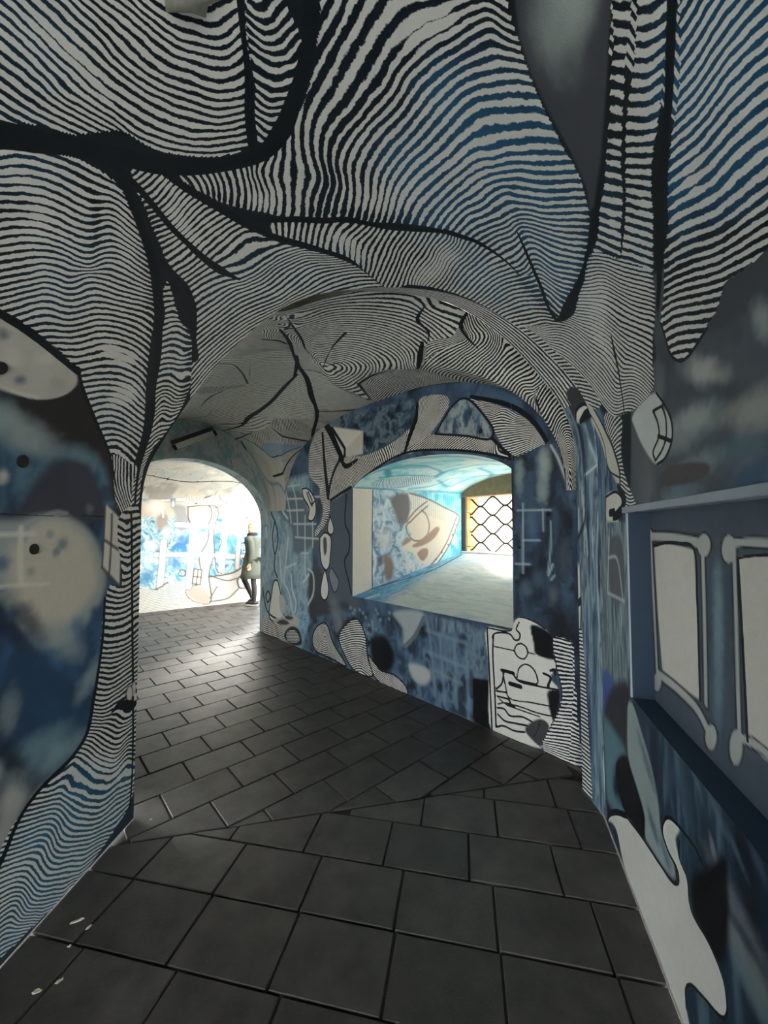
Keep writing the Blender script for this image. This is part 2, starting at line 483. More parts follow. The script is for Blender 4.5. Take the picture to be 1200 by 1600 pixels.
# ------------------------------------------------------------------ the painting, surface by surface (metres on that surface)
MURALS = {}
MURALS['shell'] = [
    ('fill', [(-1, -2), (9, -2), (9, 3), (-1, 3)], (68, 77, 87), {'soft': .01, 'round_': False}),
    ('fill', [(-1, -2), (1.5, -2), (1.5, 3), (-1, 3)], (47, 61, 75), {'soft': .05, 'round_': False}),
    ('fill', [(1.5, -2), (5.9, -2), (5.9, 3), (1.5, 3)], (19, 30, 37), {'soft': .03, 'round_': False}),
    ('mottle', [(-.5, -3), (1.6, -3), (1.6, 1.3), (-.5, 1.3)], [(29, 42, 59), (49, 73, 100), (99, 121, 135), (41, 59, 82)], (.3, .3), {'soft': .05, 'gain': .9}),
    ('mottle', [(5.4, -3), (8, -3), (8, 1), (5.2, 1)], [(52, 60, 71), (81, 93, 103), (135, 145, 148), (60, 72, 84)], (.3, .3), {'soft': .05, 'gain': .9}),
    ('stripes', [(1.55, -3), (3.35, -3), (3.35, .88), (2.6, .95), (1.55, 1.2)], [(0, [(1.4524, -2.4), (1.508, -2.05), (1.5555, -1.7), (1.5473, -1.35), (1.4915, -1), (1.4443, -.65), (1.453, -.3), (1.509, .05), (1.5559, .4), (1.5467, .75), (1.4905, 1.1), (1.4439, 1.45)]), (8, [(1.6157, -2.4), (1.6755, -2.05), (1.6996, -1.7), (1.6638, -1.35), (1.6041, -1), (1.5804, -.65), (1.6166, -.3), (1.6763, .05), (1.6995, .4), (1.6629, .75), (1.6033, 1.1), (1.5806, 1.45)]), (16, [(1.785, -2.4), (1.8343, -2.05), (1.8291, -1.7), (1.7745, -1.35), (1.7254, -1), (1.7312, -.65), (1.786, -.3), (1.8348, .05), (1.8285, .4), (1.7735, .75), (1.725, 1.1), (1.7318, 1.45)]), (24, [(1.953, -2.4), (1.9799, -2.05), (1.9466, -1.7), (1.8865, -1.35), (1.8602, -1), (1.8939, -.65), (1.9539, -.3), (1.9798, .05), (1.9456, .4), (1.8857, .75), (1.8602, 1.1), (1.8948, 1.45)]), (32, [(2.113, -2.4), (2.1108, -2.05), (2.0575, -1.7), (2.0068, -1.35), (2.0095, -1), (2.063, -.65), (2.1135, -.3), (2.1102, .05), (2.0565, .4), (2.0063, .75), (2.0101, 1.1), (2.064, 1.45)]), (40, [(2.26, -2.4), (2.2292, -2.05), (2.1691, -1.7), (2.14, -1.35), (2.1712, -1), (2.2314, -.65), (2.26, -.3), (2.2283, .05), (2.1682, .4), (2.14, .75), (2.1721, 1.1), (2.2322, 1.45)]), (48, [(2.3923, -2.4), (2.3405, -2.05), (2.2882, -1.7), (2.288, -1.35), (2.34, -1), (2.392, -.65), (2.3918, -.3), (2.3395, .05), (2.2877, .4), (2.2885, .75), (2.341, 1.1), (2.3925, 1.45)]), (56, [(2.5118, -2.4), (2.4517, -2.05), (2.42, -1.7), (2.4486, -1.35), (2.5088, -1), (2.54, -.65), (2.5109, -.3), (2.4508, .05), (2.42, .4), (2.4495, .75), (2.5096, 1.1), (2.54, 1.45)]), (64, [(2.6235, -2.4), (2.5698, -2.05), (2.5665, -1.7), (2.617, -1.35), (2.6705, -1), (2.6732, -.65), (2.6225, -.3), (2.5692, .05), (2.567, .4), (2.618, .75), (2.671, 1.1), (2.6728, 1.45)]), (72, [(2.7344, -2.4), (2.7002, -2.05), (2.7261, -1.7), (2.7861, -1.35), (2.8198, -1), (2.7935, -.65), (2.7334, -.3), (2.7001, .05), (2.727, .4), (2.787, .75), (2.8199, 1.1), (2.7926, 1.45)]), (80, [(2.8515, -2.4), (2.8452, -2.05), (2.894, -1.7), (2.9488, -1.35), (2.9546, -1), (2.9055, -.65), (2.8509, -.3), (2.8457, .05), (2.895, .4), (2.9494, .75), (2.9541, 1.1), (2.9045, 1.45)]), (88, [(2.9805, -2.4), (3.0037, -2.05), (3.0634, -1.7), (3.0996, -1.35), (3.0759, -1), (3.0162, -.65), (2.9804, -.3), (3.0045, .05), (3.0643, .4), (3.0997, .75), (3.0751, 1.1), (3.0152, 1.45)]), (96, [(3.1241, -2.4), (3.171, -2.05), (3.227, -1.7), (3.2357, -1.35), (3.1885, -1), (3.1327, -.65), (3.1245, -.3), (3.172, .05), (3.2276, .4), (3.2354, .75), (3.1875, 1.1), (3.1321, 1.45)]), (104, [(3.2813, -2.4), (3.3406, -2.05), (3.3791, -1.7), (3.3583, -1.35), (3.299, -1), (3.2608, -.65), (3.2821, -.3), (3.3415, .05), (3.3793, .4), (3.3575, .75), (3.298, 1.1), (3.2606, 1.45)])], {'round_': False, 'duty': .52}),
    ('stripes', [(3.5, -3), (5.55, -3), (5.3, .6), (5.1, .84), (3.5, .87)], [(0, [(3.4, 1.043), (3.7, 1.0394), (4, .9856), (4.3, .9502), (4.6, .9783), (4.9, 1.0341), (5.2, 1.0464), (5.5, .9996), (5.8, .9532)]), (8, [(3.4, .8795), (3.7, .8543), (4, .7981), (4.3, .7826), (4.6, .8275), (4.9, .8756), (5.2, .8656), (5.5, .8101), (5.8, .78)]), (16, [(3.4, .7083), (3.7, .6654), (4, .6156), (4.3, .6225), (4.6, .6772), (4.9, .71), (5.2, .6791), (5.5, .6238), (5.8, .6147)]), (24, [(3.4, .5294), (3.7, .4756), (4, .4402), (4.3, .4683), (4.6, .5241), (4.9, .5364), (5.2, .4896), (5.5, .4432), (5.8, .4566)]), (32, [(3.4, .3443), (3.7, .2881), (4, .2726), (4.3, .3175), (4.6, .3656), (4.9, .3556), (5.2, .3001), (5.5, .27), (5.8, .3037)]), (40, [(3.4, .1554), (3.7, .1056), (4, .1125), (4.3, .1672), (4.6, .2), (4.9, .1691), (5.2, .1138), (5.5, .1047), (5.8, .1534)]), (48, [(3.4, -.0344), (3.7, -.0698), (4, -.0417), (4.3, .0141), (4.6, .0264), (4.9, -.0204), (5.2, -.0668), (5.5, -.0534), (5.8, .0025)]), (56, [(3.4, -.2219), (3.7, -.2374), (4, -.1925), (4.3, -.1444), (4.6, -.1544), (4.9, -.2099), (5.2, -.24), (5.5, -.2063), (5.8, -.1519)]), (64, [(3.4, -.4044), (3.7, -.3975), (4, -.3428), (4.3, -.31), (4.6, -.3409), (4.9, -.3962), (5.2, -.4053), (5.5, -.3566), (5.8, -.3123)]), (72, [(3.4, -.5798), (3.7, -.5517), (4, -.4959), (4.3, -.4836), (4.6, -.5304), (4.9, -.5768), (5.2, -.5634), (5.5, -.5075), (5.8, -.4802)]), (80, [(3.4, -.7474), (3.7, -.7025), (4, -.6544), (4.3, -.6644), (4.6, -.7199), (4.9, -.75), (5.2, -.7163), (5.5, -.6619), (5.8, -.656)]), (88, [(3.4, -.9075), (3.7, -.8528), (4, -.82), (4.3, -.8509), (4.6, -.9062), (4.9, -.9153), (5.2, -.8666), (5.5, -.8223), (5.8, -.8388)]), (96, [(3.4, -1.0617), (3.7, -1.0059), (4, -.9936), (4.3, -1.0404), (4.6, -1.0868), (4.9, -1.0734), (5.2, -1.0175), (5.5, -.9902), (5.8, -1.0265)]), (104, [(3.4, -1.2125), (3.7, -1.1644), (4, -1.1744), (4.3, -1.2299), (4.6, -1.26), (4.9, -1.2263), (5.2, -1.1719), (5.5, -1.166), (5.8, -1.2163)]), (112, [(3.4, -1.3628), (3.7, -1.33), (4, -1.3609), (4.3, -1.4162), (4.6, -1.4253), (4.9, -1.3766), (5.2, -1.3323), (5.5, -1.3488), (5.8, -1.4051)]), (120, [(3.4, -1.5159), (3.7, -1.5036), (4, -1.5504), (4.3, -1.5968), (4.6, -1.5834), (4.9, -1.5275), (5.2, -1.5002), (5.5, -1.5365), (5.8, -1.59)]), (128, [(3.4, -1.6744), (3.7, -1.6844), (4, -1.7399), (4.3, -1.77), (4.6, -1.7363), (4.9, -1.6819), (5.2, -1.676), (5.5, -1.7263), (5.8, -1.7685)]), (136, [(3.4, -1.84), (3.7, -1.8709), (4, -1.9262), (4.3, -1.9353), (4.6, -1.8866), (4.9, -1.8423), (5.2, -1.8588), (5.5, -1.9151), (5.8, -1.9394)]), (144, [(3.4, -2.0136), (3.7, -2.0604), (4, -2.1068), (4.3, -2.0934), (4.6, -2.0375), (4.9, -2.0102), (5.2, -2.0465), (5.5, -2.1), (5.8, -2.1025)]), (152, [(3.4, -2.1944), (3.7, -2.2499), (4, -2.28), (4.3, -2.2463), (4.6, -2.1919), (4.9, -2.186), (5.2, -2.2363), (5.5, -2.2785), (5.8, -2.2589)]), (160, [(3.4, -2.3809), (3.7, -2.4362), (4, -2.4453), (4.3, -2.3966), (4.6, -2.3523), (4.9, -2.3688), (5.2, -2.4251), (5.5, -2.4494), (5.8, -2.4107)])], {'round_': False, 'duty': .5}),
    ('fill', [(2.262, 1.119), (2.248, 1.328), (2.207, 1.515), (1.902, 1.913), (1.77, 2.026), (1.639, 2.041), (1.624, 1.684), (1.944, 1.267)], (39, 38, 38), {'soft': .0109, 'round_': False}),
    ('mottle', [(2.011, 1.2), (2.022, 1.313), (1.996, 1.419), (1.91, 1.599), (1.905, 1.77), (1.849, 1.892), (1.701, 1.981), (1.541, 2.005), (1.589, 2.004), (1.575, 1.286)], [(37, 58, 80), (61, 92, 117), (87, 121, 141), (52, 79, 105)], (.22, .22), {'soft': .0244}),
    ('cloud', 2.011, 1.461, .1513, (43, 43, 45), .9, {'stretch': 2.2, 'ang': 1.77}),
    ('cloud', 1.908, 1.46, .0833, (158, 170, 169), .75, {'stretch': 2.6, 'ang': 1.77}),
    ('cloud', 1.947, 1.349, .075, (146, 162, 161), .7),
    ('cloud', 1.867, 1.731, .0695, (121, 146, 156), .7, {'stretch': 2, 'ang': 1.7}),
    ('fill', [(1.585, 1.458), (1.677, 1.506), (1.756, 1.552), (1.826, 1.612), (1.853, 1.701), (1.834, 1.797), (1.754, 1.875), (1.597, 1.928)], (60, 65, 79), {'soft': .0253}),
    ('cloud', 1.644, 1.826, .0342, (125, 130, 146), .6),
    ('cloud', 1.738, 1.414, .0323, (197, 197, 187), .9),
    ('fill', [(2.262, 1.119), (2.255, 1.195), (2.248, 1.305), (2.218, 1.45), (2.2, 1.514), (2.16, 1.545), (2.109, 1.531), (2.061, 1.473), (2.039, 1.395), (2.045, 1.301), (2.054, 1.217)], (188, 187, 179), {'soft': .0036}),
    ('cloud', 2.21, 1.228, .0274, (94, 106, 115), .8),
    ('cloud', 2.091, 1.349, .0268, (81, 99, 116), .8),
    ('cloud', 2.197, 1.382, .0464, (217, 216, 205), .5),
    ('cloud', 2.13, 1.475, .0408, (159, 159, 155), .5),
    ('cloud', 2.15, 1.291, .0419, (210, 208, 198), .5),
    ('stroke', [(2.042, 1.261), (2.043, 1.346), (2.055, 1.437)], .0114, (217, 217, 210), {'soft': .0068, 'alpha': .7}),
    ('mottle', [(1.581, 1.286), (1.589, 2.018), (1.297, 2.029), (1.199, 1.944), (.989, 1.931), (.76, 1.9), (.611, 1.848), (.56, 1.761), (.521, 1.608), (.363, 1.462), (.323, 1.338)], [(32, 50, 75), (42, 72, 106), (62, 101, 136), (50, 83, 116)], (.25, .25), {'soft': .009}),
    ('fill', [(1.544, 1.326), (1.577, 1.388), (1.586, 1.483), (1.603, 1.563), (1.607, 1.684), (1.541, 1.828), (1.418, 1.913), (1.293, 1.94), (1.192, 1.902), (1.11, 1.808), (1.067, 1.706), (1.081, 1.613), (1.154, 1.527), (1.238, 1.473), (1.305, 1.422), (1.394, 1.332)], (161, 170, 171), {'soft': .0242}),
    ('fill', [(1.496, 1.461), (1.58, 1.564), (1.583, 1.685), (1.512, 1.81), (1.391, 1.873), (1.271, 1.879), (1.175, 1.77), (1.125, 1.641), (1.187, 1.539), (1.308, 1.47)], (207, 202, 188), {'soft': .0427}),
    ('cloud', 1.488, 1.682, .0359, (106, 129, 145), .8),
    ('cloud', 1.457, 1.651, .0262, (106, 129, 145), .8),
    ('cloud', 1.529, 1.617, .0254, (118, 142, 153), .6),
    ('cloud', 1.388, 1.538, .0261, (145, 157, 160), .7),
    ('cloud', 1.429, 1.428, .0419, (64, 98, 127), .8),
    ('cloud', 1.339, 1.421, .0277, (82, 117, 141), .7),
    ('cloud', 1.104, 1.772, .0719, (82, 119, 147), .8),
    ('cloud', 1.115, 1.583, .0714, (118, 142, 155), .7),
    ('cloud', 1.151, 1.884, .0574, (49, 80, 114), .9),
    ('cloud', 1.519, 1.498, .0351, (118, 141, 153), .6),
    ('cloud', 1.238, 1.473, .0392, (53, 86, 119), .8),
    ('stroke', [(1.515, 1.46), (1.572, 1.536), (1.621, 1.636), (1.619, 1.701)], .0108, (158, 167, 169), {'soft': .0081}),
    ('stroke', [(1.531, 1.326), (1.533, 1.545)], .0185, (225, 223, 211), {'soft': .0058, 'alpha': .85}),
    ('stroke', [(1.555, 1.492), (1.447, 1.493), (1.346, 1.5)], .0224, (225, 223, 211), {'soft': .0062, 'alpha': .85}),
    ('stroke', [(1.341, 1.335), (1.346, 1.421), (1.33, 1.617)], .0139, (225, 223, 211), {'soft': .0058, 'alpha': .85}),
    ('ink_line', [(1.604, 1.324), (1.606, 1.509), (1.607, 1.684), (1.613, 1.932)], .0059),
    ('fill', [(1.674, 1.925), (1.599, 2.04), (1.264, 2.037), (1.366, 1.916)], (230, 227, 216), {'round_': False, 'soft': .006}),
    ('stroke', [(1.625, 1.971), (1.479, 1.969), (1.323, 1.963)], .0134, (89, 85, 85), {'soft': .0038}),
    ('stroke', [(1.501, 1.918), (1.442, 2.032)], .0151, (89, 85, 85), {'soft': .0038}),
    ('stroke', [(1.369, 1.913), (1.261, 2.04)], .0132, (89, 85, 85), {'soft': .0038}),
    ('stroke', [(1.674, 1.925), (1.366, 1.914)], .011, (89, 85, 85), {'soft': .0037}),
    ('fill', [(1.061, 1.451), (1.126, 1.519), (1.08, 1.575), (.964, 1.676), (.779, 1.868), (.676, 1.888), (.58, 1.846), (.579, 1.705), (.639, 1.55), (.733, 1.485), (.897, 1.449)], (43, 72, 102), {'soft': .022}),
    ('cloud', 1.081, 1.705, .074, (158, 173, 173), .7, {'stretch': 2.5, 'ang': 2.3}),
    ('cloud', 1.2, 1.538, .0576, (45, 62, 78), .8, {'stretch': 3, 'ang': 2.48}),
    ('cloud', 1.137, 1.502, .0355, (42, 60, 78), .8, {'stretch': 3, 'ang': 2.52}),
    ('cloud', .865, 1.856, .0642, (157, 176, 180), .7, {'stretch': 2.2, 'ang': .84}),
    ('cloud', .891, 1.475, .0554, (145, 160, 161), .6, {'stretch': 2, 'ang': 3.11}),
    ('cloud', .811, 1.654, .0782, (50, 83, 116), .7, {'stretch': 2, 'ang': 2.27}),
    ('cloud', .687, 1.601, .0872, (119, 151, 161), .8, {'stretch': 2.6, 'ang': 1.58}),
    ('cloud', .607, 1.725, .0786, (136, 166, 172), .8, {'stretch': 2.4, 'ang': 1.56}),
    ('cloud', .698, 1.495, .0631, (36, 46, 56), .9, {'stretch': 2, 'ang': 2.61}),
    ('cloud', .557, 1.501, .0916, (185, 187, 183), .9, {'stretch': 1.3, 'ang': 2.78}),
    ('cloud', .567, 1.578, .052, (81, 98, 110), .8, {'stretch': 2, 'ang': 2.47}),
    ('cloud', .445, 1.47, .0798, (174, 174, 170), .9, {'stretch': 2, 'ang': .36}),
    ('cloud', .499, 1.609, .042, (197, 195, 189), .7, {'stretch': 2, 'ang': 1.09}),
    ('cloud', .694, 1.425, .0491, (159, 164, 164), .8, {'stretch': 1, 'ang': 1.94}),
    ('mottle', [(4.962, 1.251), (5.186, .677), (5.763, .731), (5.737, 1.683), (5.284, 1.636), (5.196, 1.337)], [(69, 77, 85), (84, 93, 100), (76, 85, 95), (104, 114, 121)], (.3, .3), {'soft': .0071}),
    ('fill', [(5.163, .872), (5.215, .685), (5.376, .71), (5.302, .866), (5.269, 1.017), (5.225, 1.104), (5.169, .982)], (71, 76, 83), {'soft': .0129}),
    ('cloud', 5.352, 1.065, .0506, (174, 180, 179), .9, {'stretch': 3.2, 'ang': -1.05}),
    ('cloud', 5.337, .828, .0345, (158, 170, 171), .8, {'stretch': 2, 'ang': -.29}),
    ('cloud', 5.472, 1.143, .0626, (166, 175, 174), .85, {'stretch': 3.2, 'ang': -1.5}),
    ('cloud', 5.521, .861, .0609, (165, 169, 165), .8, {'stretch': 2.4, 'ang': -1.49}),
    ('cloud', 5.51, 1.226, .0567, (132, 147, 150), .8, {'stretch': 3, 'ang': -1.49}),
    ('cloud', 5.436, .979, .0315, (63, 72, 82), .8, {'stretch': 4, 'ang': -1.18}),
    ('cloud', 5.595, .91, .0346, (86, 109, 122), .9, {'stretch': 4, 'ang': -1.48}),
    ('cloud', 5.599, 1.114, .0425, (132, 150, 154), .7, {'stretch': 4, 'ang': -1.56}),
    ('cloud', 5.665, .892, .0405, (60, 93, 122), .9, {'stretch': 3, 'ang': -1.64}),
    ('cloud', 5.711, .862, .0313, (47, 67, 120), .9, {'stretch': 3, 'ang': -1.76}),
    ('cloud', 5.679, 1.237, .0564, (118, 140, 151), .8, {'stretch': 3, 'ang': -1.58}),
    ('cloud', 5.706, 1.284, .0333, (160, 175, 176), .7, {'stretch': 3, 'ang': -1.59}),
    ('cloud', 5.705, 1.024, .0321, (89, 118, 134), .8, {'stretch': 3, 'ang': -1.59}),
    ('cloud', 5.621, 1.496, .0866, (113, 113, 113), .9, {'stretch': 2, 'ang': .06}),
    ('cloud', 5.463, 1.552, .1226, (94, 97, 99), .9, {'stretch': 2, 'ang': .02}),
    ('cloud', 5.283, 1.345, .0647, (117, 121, 125), .6, {'stretch': 1.5, 'ang': .25}),
    ('cloud', 5.426, .816, .041, (78, 85, 95), .8, {'stretch': 2, 'ang': -1.17}),
    ('fill', [(5.604, 1.379), (5.583, 1.336), (5.581, 1.22), (5.594, 1.111), (5.611, 1.055), (5.625, 1.051), (5.64, 1.082), (5.646, 1.173), (5.643, 1.28), (5.628, 1.356)], (79, 77, 77), {'soft': .0055}),
    ('fill', [(5.322, 1.628), (5.302, 1.377), (5.36, 1.323), (5.436, 1.27), (5.495, 1.27), (5.544, 1.325), (5.554, 1.392), (5.472, 1.51), (5.37, 1.603)], (208, 214, 211), {'soft': .0059}),
    ('ink_line', [(5.302, 1.377), (5.36, 1.323), (5.436, 1.27), (5.495, 1.27), (5.544, 1.325), (5.554, 1.392)], .0121),
    ('ink_line', [(5.356, 1.416), (5.362, 1.339)], .0112),
    ('ink_line', [(5.356, 1.416), (5.414, 1.377), (5.458, 1.37), (5.504, 1.424), (5.536, 1.408)], .0124),
    ('ink_line', [(5.362, 1.339), (5.418, 1.312), (5.478, 1.314), (5.512, 1.347), (5.537, 1.4)], .0116),
    ('ink_line', [(5.456, 1.378), (5.497, 1.277)], .0139),
    ('mottle', [(4.776, 2.159), (4.894, 2.032), (5.17, 2.005), (5.71, 1.681), (5.764, 1.685), (5.758, 2.203), (5.326, 2.217), (5.079, 2.287)], [(43, 52, 68), (69, 94, 131), (118, 144, 160), (56, 71, 90)], (.2, .04), {'soft': .0129}),
    ('stripes', [(5.207, 1.992), (5.296, 1.75), (5.396, 1.786), (5.529, 1.75), (5.718, 1.592), (5.71, 1.778), (5.554, 1.838), (5.389, 1.958)], [(0, [(5.288, 2.002), (5.25, 1.914)]), (4, [(5.344, 1.934), (5.321, 1.758)]), (10, [(5.45, 1.894), (5.453, 1.774)]), (18, [(5.585, 1.811), (5.633, 1.679)]), (24, [(5.706, 1.764), (5.714, 1.591)])], {'duty': .5}),
    ('fill', [(4.903, 2.255), (4.973, 2.146), (5.096, 2.132), (5.261, 2.026), (5.389, 1.908), (5.52, 1.811), (5.585, 1.811), (5.525, 1.914), (5.426, 2.032), (5.315, 2.109), (5.163, 2.22), (5.085, 2.237), (4.986, 2.26), (4.932, 2.32)], (214, 211, 200), {'soft': .0082}),
    ('ink_line', [(4.973, 2.146), (5.096, 2.132), (5.261, 2.026), (5.389, 1.908), (5.52, 1.811), (5.585, 1.811)], .0171),
    ('ink_line', [(5.085, 2.237), (5.206, 2.151), (5.337, 2.057), (5.473, 1.996), (5.549, 1.808)], .01),
    ('fill', [(5.616, 2.043), (5.607, 1.873), (5.651, 1.787), (5.722, 1.822), (5.782, 1.872), (5.787, 1.986), (5.735, 2.054)], (216, 213, 203), {'soft': .0097}),
    ('ink_line', [(5.616, 2.043), (5.607, 1.873), (5.651, 1.787), (5.722, 1.822), (5.782, 1.872), (5.787, 1.986), (5.735, 2.054), (5.616, 2.043)], .0134),
    ('ink_line', [(5.729, 1.915), (5.704, 1.82)], [.0428, .0551]),
    ('ink_line', [(5.702, 1.979), (5.7, 1.912)], .0398),
    ('ink_line', [(5.582, 1.84), (5.653, 1.76), (5.704, 1.82)], [.0289, .0577, .0231]),
    ('fill', [(4.909, 2.125), (4.952, 2.193), (5.027, 2.035), (4.972, 2.048)], (56, 56, 60), {'soft': .0105}),
    ('mottle', [(5.74, 2.236), (5.75, 1.692), (6.568, 1.757), (6.675, 1.702), (7.333, 2.178)], [(51, 62, 78), (94, 117, 130), (145, 163, 165), (69, 86, 104), (158, 173, 173)], (.28, .03), {'soft': .0072, 'warp': .5}),
    ('fill', [(5.837, 1.991), (5.832, 1.816), (5.956, 1.784), (6.091, 1.795), (6.126, 1.998)], (96, 98, 104), {'soft': .018}),
    ('stroke', [(5.929, 2.034), (5.923, 1.884), (6.103, 1.81)], .0124, (197, 208, 205), {'soft': .0062}),
    ('stroke', [(6.109, 2.05), (6.105, 1.796)], .0123, (197, 208, 205), {'soft': .0061}),
    ('stroke', [(5.827, 2.007), (6.105, 2.056)], .0144, (197, 208, 205), {'soft': .0072}),
    ('mottle', [(6.559, 1.833), (6.485, 1.629), (6.445, .772), (6.836, .795), (7.333, 1.193), (7.333, 1.56), (7.333, 1.991), (7.333, 2.164), (6.849, 2.231)], [(17, 25, 36), (28, 44, 60), (36, 58, 77), (82, 107, 122)], (.32, .06), {'soft': .0057, 'warp': .4, 'gain': .8}),
    ('fill', [(6.569, 2.209), (6.511, 2.065), (6.55, 1.979), (6.663, 2.01), (6.746, 2.108), (6.783, 2.219)], (66, 92, 159), {'soft': .0297}),
    ('fill', [(6.537, 1.978), (6.467, 1.764), (6.768, 1.788), (6.773, 1.977), (6.796, 2.187)], (43, 44, 54), {'soft': .0314}),
    ('fill', [(6.81, 2.188), (6.773, 1.977), (6.788, 1.824), (6.928, 1.99), (7.088, 2.046), (7.037, 1.809), (7.195, 2.055), (7.194, 2.172), (6.988, 2.189)], (95, 131, 144), {'soft': .0394}),
    ('fill', [(6.941, 1.991), (6.799, 1.825), (6.82, 1.727), (6.87, 1.641), (6.924, 1.604), (7.008, 1.624), (7.059, 1.778), (7.054, 1.92)], (13, 14, 19), {'soft': .0116}),
    ('fill', [(6.541, 1.77), (6.525, 1.719), (6.594, 1.62), (6.677, 1.521), (6.774, 1.469), (6.823, 1.461), (6.862, 1.442), (6.877, 1.361), (6.912, 1.345), (6.938, 1.366), (6.985, 1.544), (6.986, 1.608), (6.909, 1.611), (6.856, 1.683), (6.791, 1.79), (6.648, 1.796)], (148, 162, 163), {'soft': .0099}),
    ('cloud', 6.681, 1.576, .0409, (82, 107, 119), .8, {'stretch': 4, 'ang': -.94}),
    ('cloud', 6.887, 1.529, .0406, (81, 105, 128), .8, {'stretch': 2, 'ang': -1.04}),
    ('cloud', 6.903, 1.419, .0364, (93, 118, 141), .8, {'stretch': 2, 'ang': -.98}),
    ('cloud', 6.5, 1.193, .0223, (94, 120, 134), .7, {'stretch': 4, 'ang': -.72}),
    ('cloud', 6.528, 1.078, .0193, (89, 115, 134), .7, {'stretch': 4, 'ang': -.93}),
    ('cloud', 6.562, .997, .0174, (81, 105, 124), .7, {'stretch': 4, 'ang': -.92}),
    ('cloud', 6.644, 1.101, .0205, (145, 155, 158), .7, {'stretch': 2.5, 'ang': -.44}),
    ('cloud', 6.705, 1.006, .0577, (119, 127, 136), .6, {'stretch': 3, 'ang': -1.34}),
    ('cloud', 6.791, .974, .067, (133, 141, 143), .7, {'stretch': 3, 'ang': -1.41}),
    ('cloud', 6.841, .943, .0501, (107, 129, 136), .7, {'stretch': 3, 'ang': -1.43}),
    ('cloud', 6.742, .983, .0257, (44, 57, 71), .7, {'stretch': 5, 'ang': -1.54}),
    ('cloud', 6.605, 1.302, .0299, (58, 81, 103), .7, {'stretch': 4, 'ang': -1.1}),
    ('cloud', 6.524, .912, .0216, (64, 84, 110), .7, {'stretch': 3, 'ang': -.85}),
    ('fill', [(6.828, 1.236), (6.72, 1.141), (6.618, 1.047), (6.71, 1.036), (6.835, 1.05), (6.922, 1.09), (6.926, 1.168), (6.917, 1.226)], (8, 9, 15), {'soft': .0143}),
    ('fill', [(7.318, 2.158), (7.248, 2.105), (7.171, 2.01), (7.075, 1.847), (7.019, 1.652), (6.979, 1.473), (6.951, 1.367), (6.91, 1.323), (6.882, 1.328), (6.874, 1.401), (6.843, 1.441), (6.789, 1.42), (6.752, 1.372), (6.736, 1.305), (6.791, 1.336), (6.829, 1.312), (6.85, 1.262), (6.924, 1.243), (6.92, 1.141), (6.943, 1.074), (6.997, 1.06), (7.032, 1.072), (7.061, 1.099), (7.107, 1.18), (7.157, 1.258), (7.212, 1.295), (7.266, 1.295), (7.311, 1.269), (7.333, 1.301), (7.333, 1.481), (7.333, 1.682), (7.324, 1.904), (7.252, 1.996), (7.272, 2.084)], (218, 219, 212), {'soft': .0069}),
    ('ink_line', [(7.075, 1.847), (7.019, 1.652), (6.979, 1.473), (6.951, 1.367), (6.91, 1.323), (6.882, 1.328), (6.874, 1.401), (6.843, 1.441), (6.789, 1.42), (6.749, 1.372), (6.724, 1.278), (6.716, 1.198), (6.729, 1.169)], .0123),
    ('ink_line', [(6.774, 1.308), (6.829, 1.312), (6.85, 1.262), (6.924, 1.243), (6.92, 1.141), (6.943, 1.074), (6.997, 1.06), (7.034, 1.072), (7.061, 1.099), (7.107, 1.18), (7.157, 1.258), (7.212, 1.295), (7.266, 1.295)], .0104),
    ('ink_line', [(7.333, 2.164), (7.283, 2.145), (7.17, 2.01), (7.072, 1.847)], .0264),
    ('stripes', [(2.902, .772), (3.524, .92), (3.461, 1.043), (3.413, 1.148), (3.318, 1.321), (3.198, 1.33), (3.087, 1.281), (3.007, 1.214), (2.956, 1.129), (2.827, 1.056), (2.777, .997), (2.673, .906)], [(0, [(3.233, .938), (3.274, .978), (3.314, .997), (3.352, 1.014), (3.401, 1.016), (3.451, .997)]), (1, [(3.2, .921), (3.218, .95), (3.24, .977), (3.262, 1.001), (3.299, 1.019), (3.35, 1.04), (3.401, 1.04), (3.441, 1.023)]), (3, [(3.143, .906), (3.167, .937), (3.193, .979), (3.221, 1.021), (3.272, 1.057), (3.312, 1.075), (3.372, 1.089), (3.43, 1.069)]), (5, [(3.084, .887), (3.127, .963), (3.148, 1.014), (3.185, 1.067), (3.241, 1.101), (3.277, 1.128), (3.334, 1.144), (3.4, 1.134)]), (7, [(3.04, .874), (3.065, .937), (3.08, 1.001), (3.11, 1.057), (3.154, 1.106), (3.21, 1.145), (3.249, 1.172), (3.296, 1.189), (3.374, 1.192)]), (9, [(2.983, .854), (2.999, .904), (3.025, .974), (3.058, 1.052), (3.11, 1.124), (3.182, 1.185), (3.245, 1.224), (3.354, 1.23)]), (11, [(2.924, .824), (2.937, .869), (2.951, .932), (2.973, 1), (2.996, 1.054), (3.029, 1.114), (3.087, 1.189), (3.145, 1.237), (3.222, 1.261), (3.333, 1.274)]), (13, [(2.884, .833), (2.902, .894), (2.918, .967), (2.943, 1.046), (2.981, 1.13), (3.037, 1.21), (3.12, 1.272), (3.179, 1.299), (3.31, 1.319)]), (14, [(2.864, .846), (2.881, .908), (2.89, .988), (2.929, 1.058), (2.967, 1.143)]), (16, [(2.82, .874), (2.845, .954), (2.873, 1.025), (2.939, 1.138)]), (18, [(2.776, .901), (2.797, .966), (2.834, 1.03)]), (20, [(2.735, .927), (2.744, .952), (2.765, .988)])], {'duty': .56}),
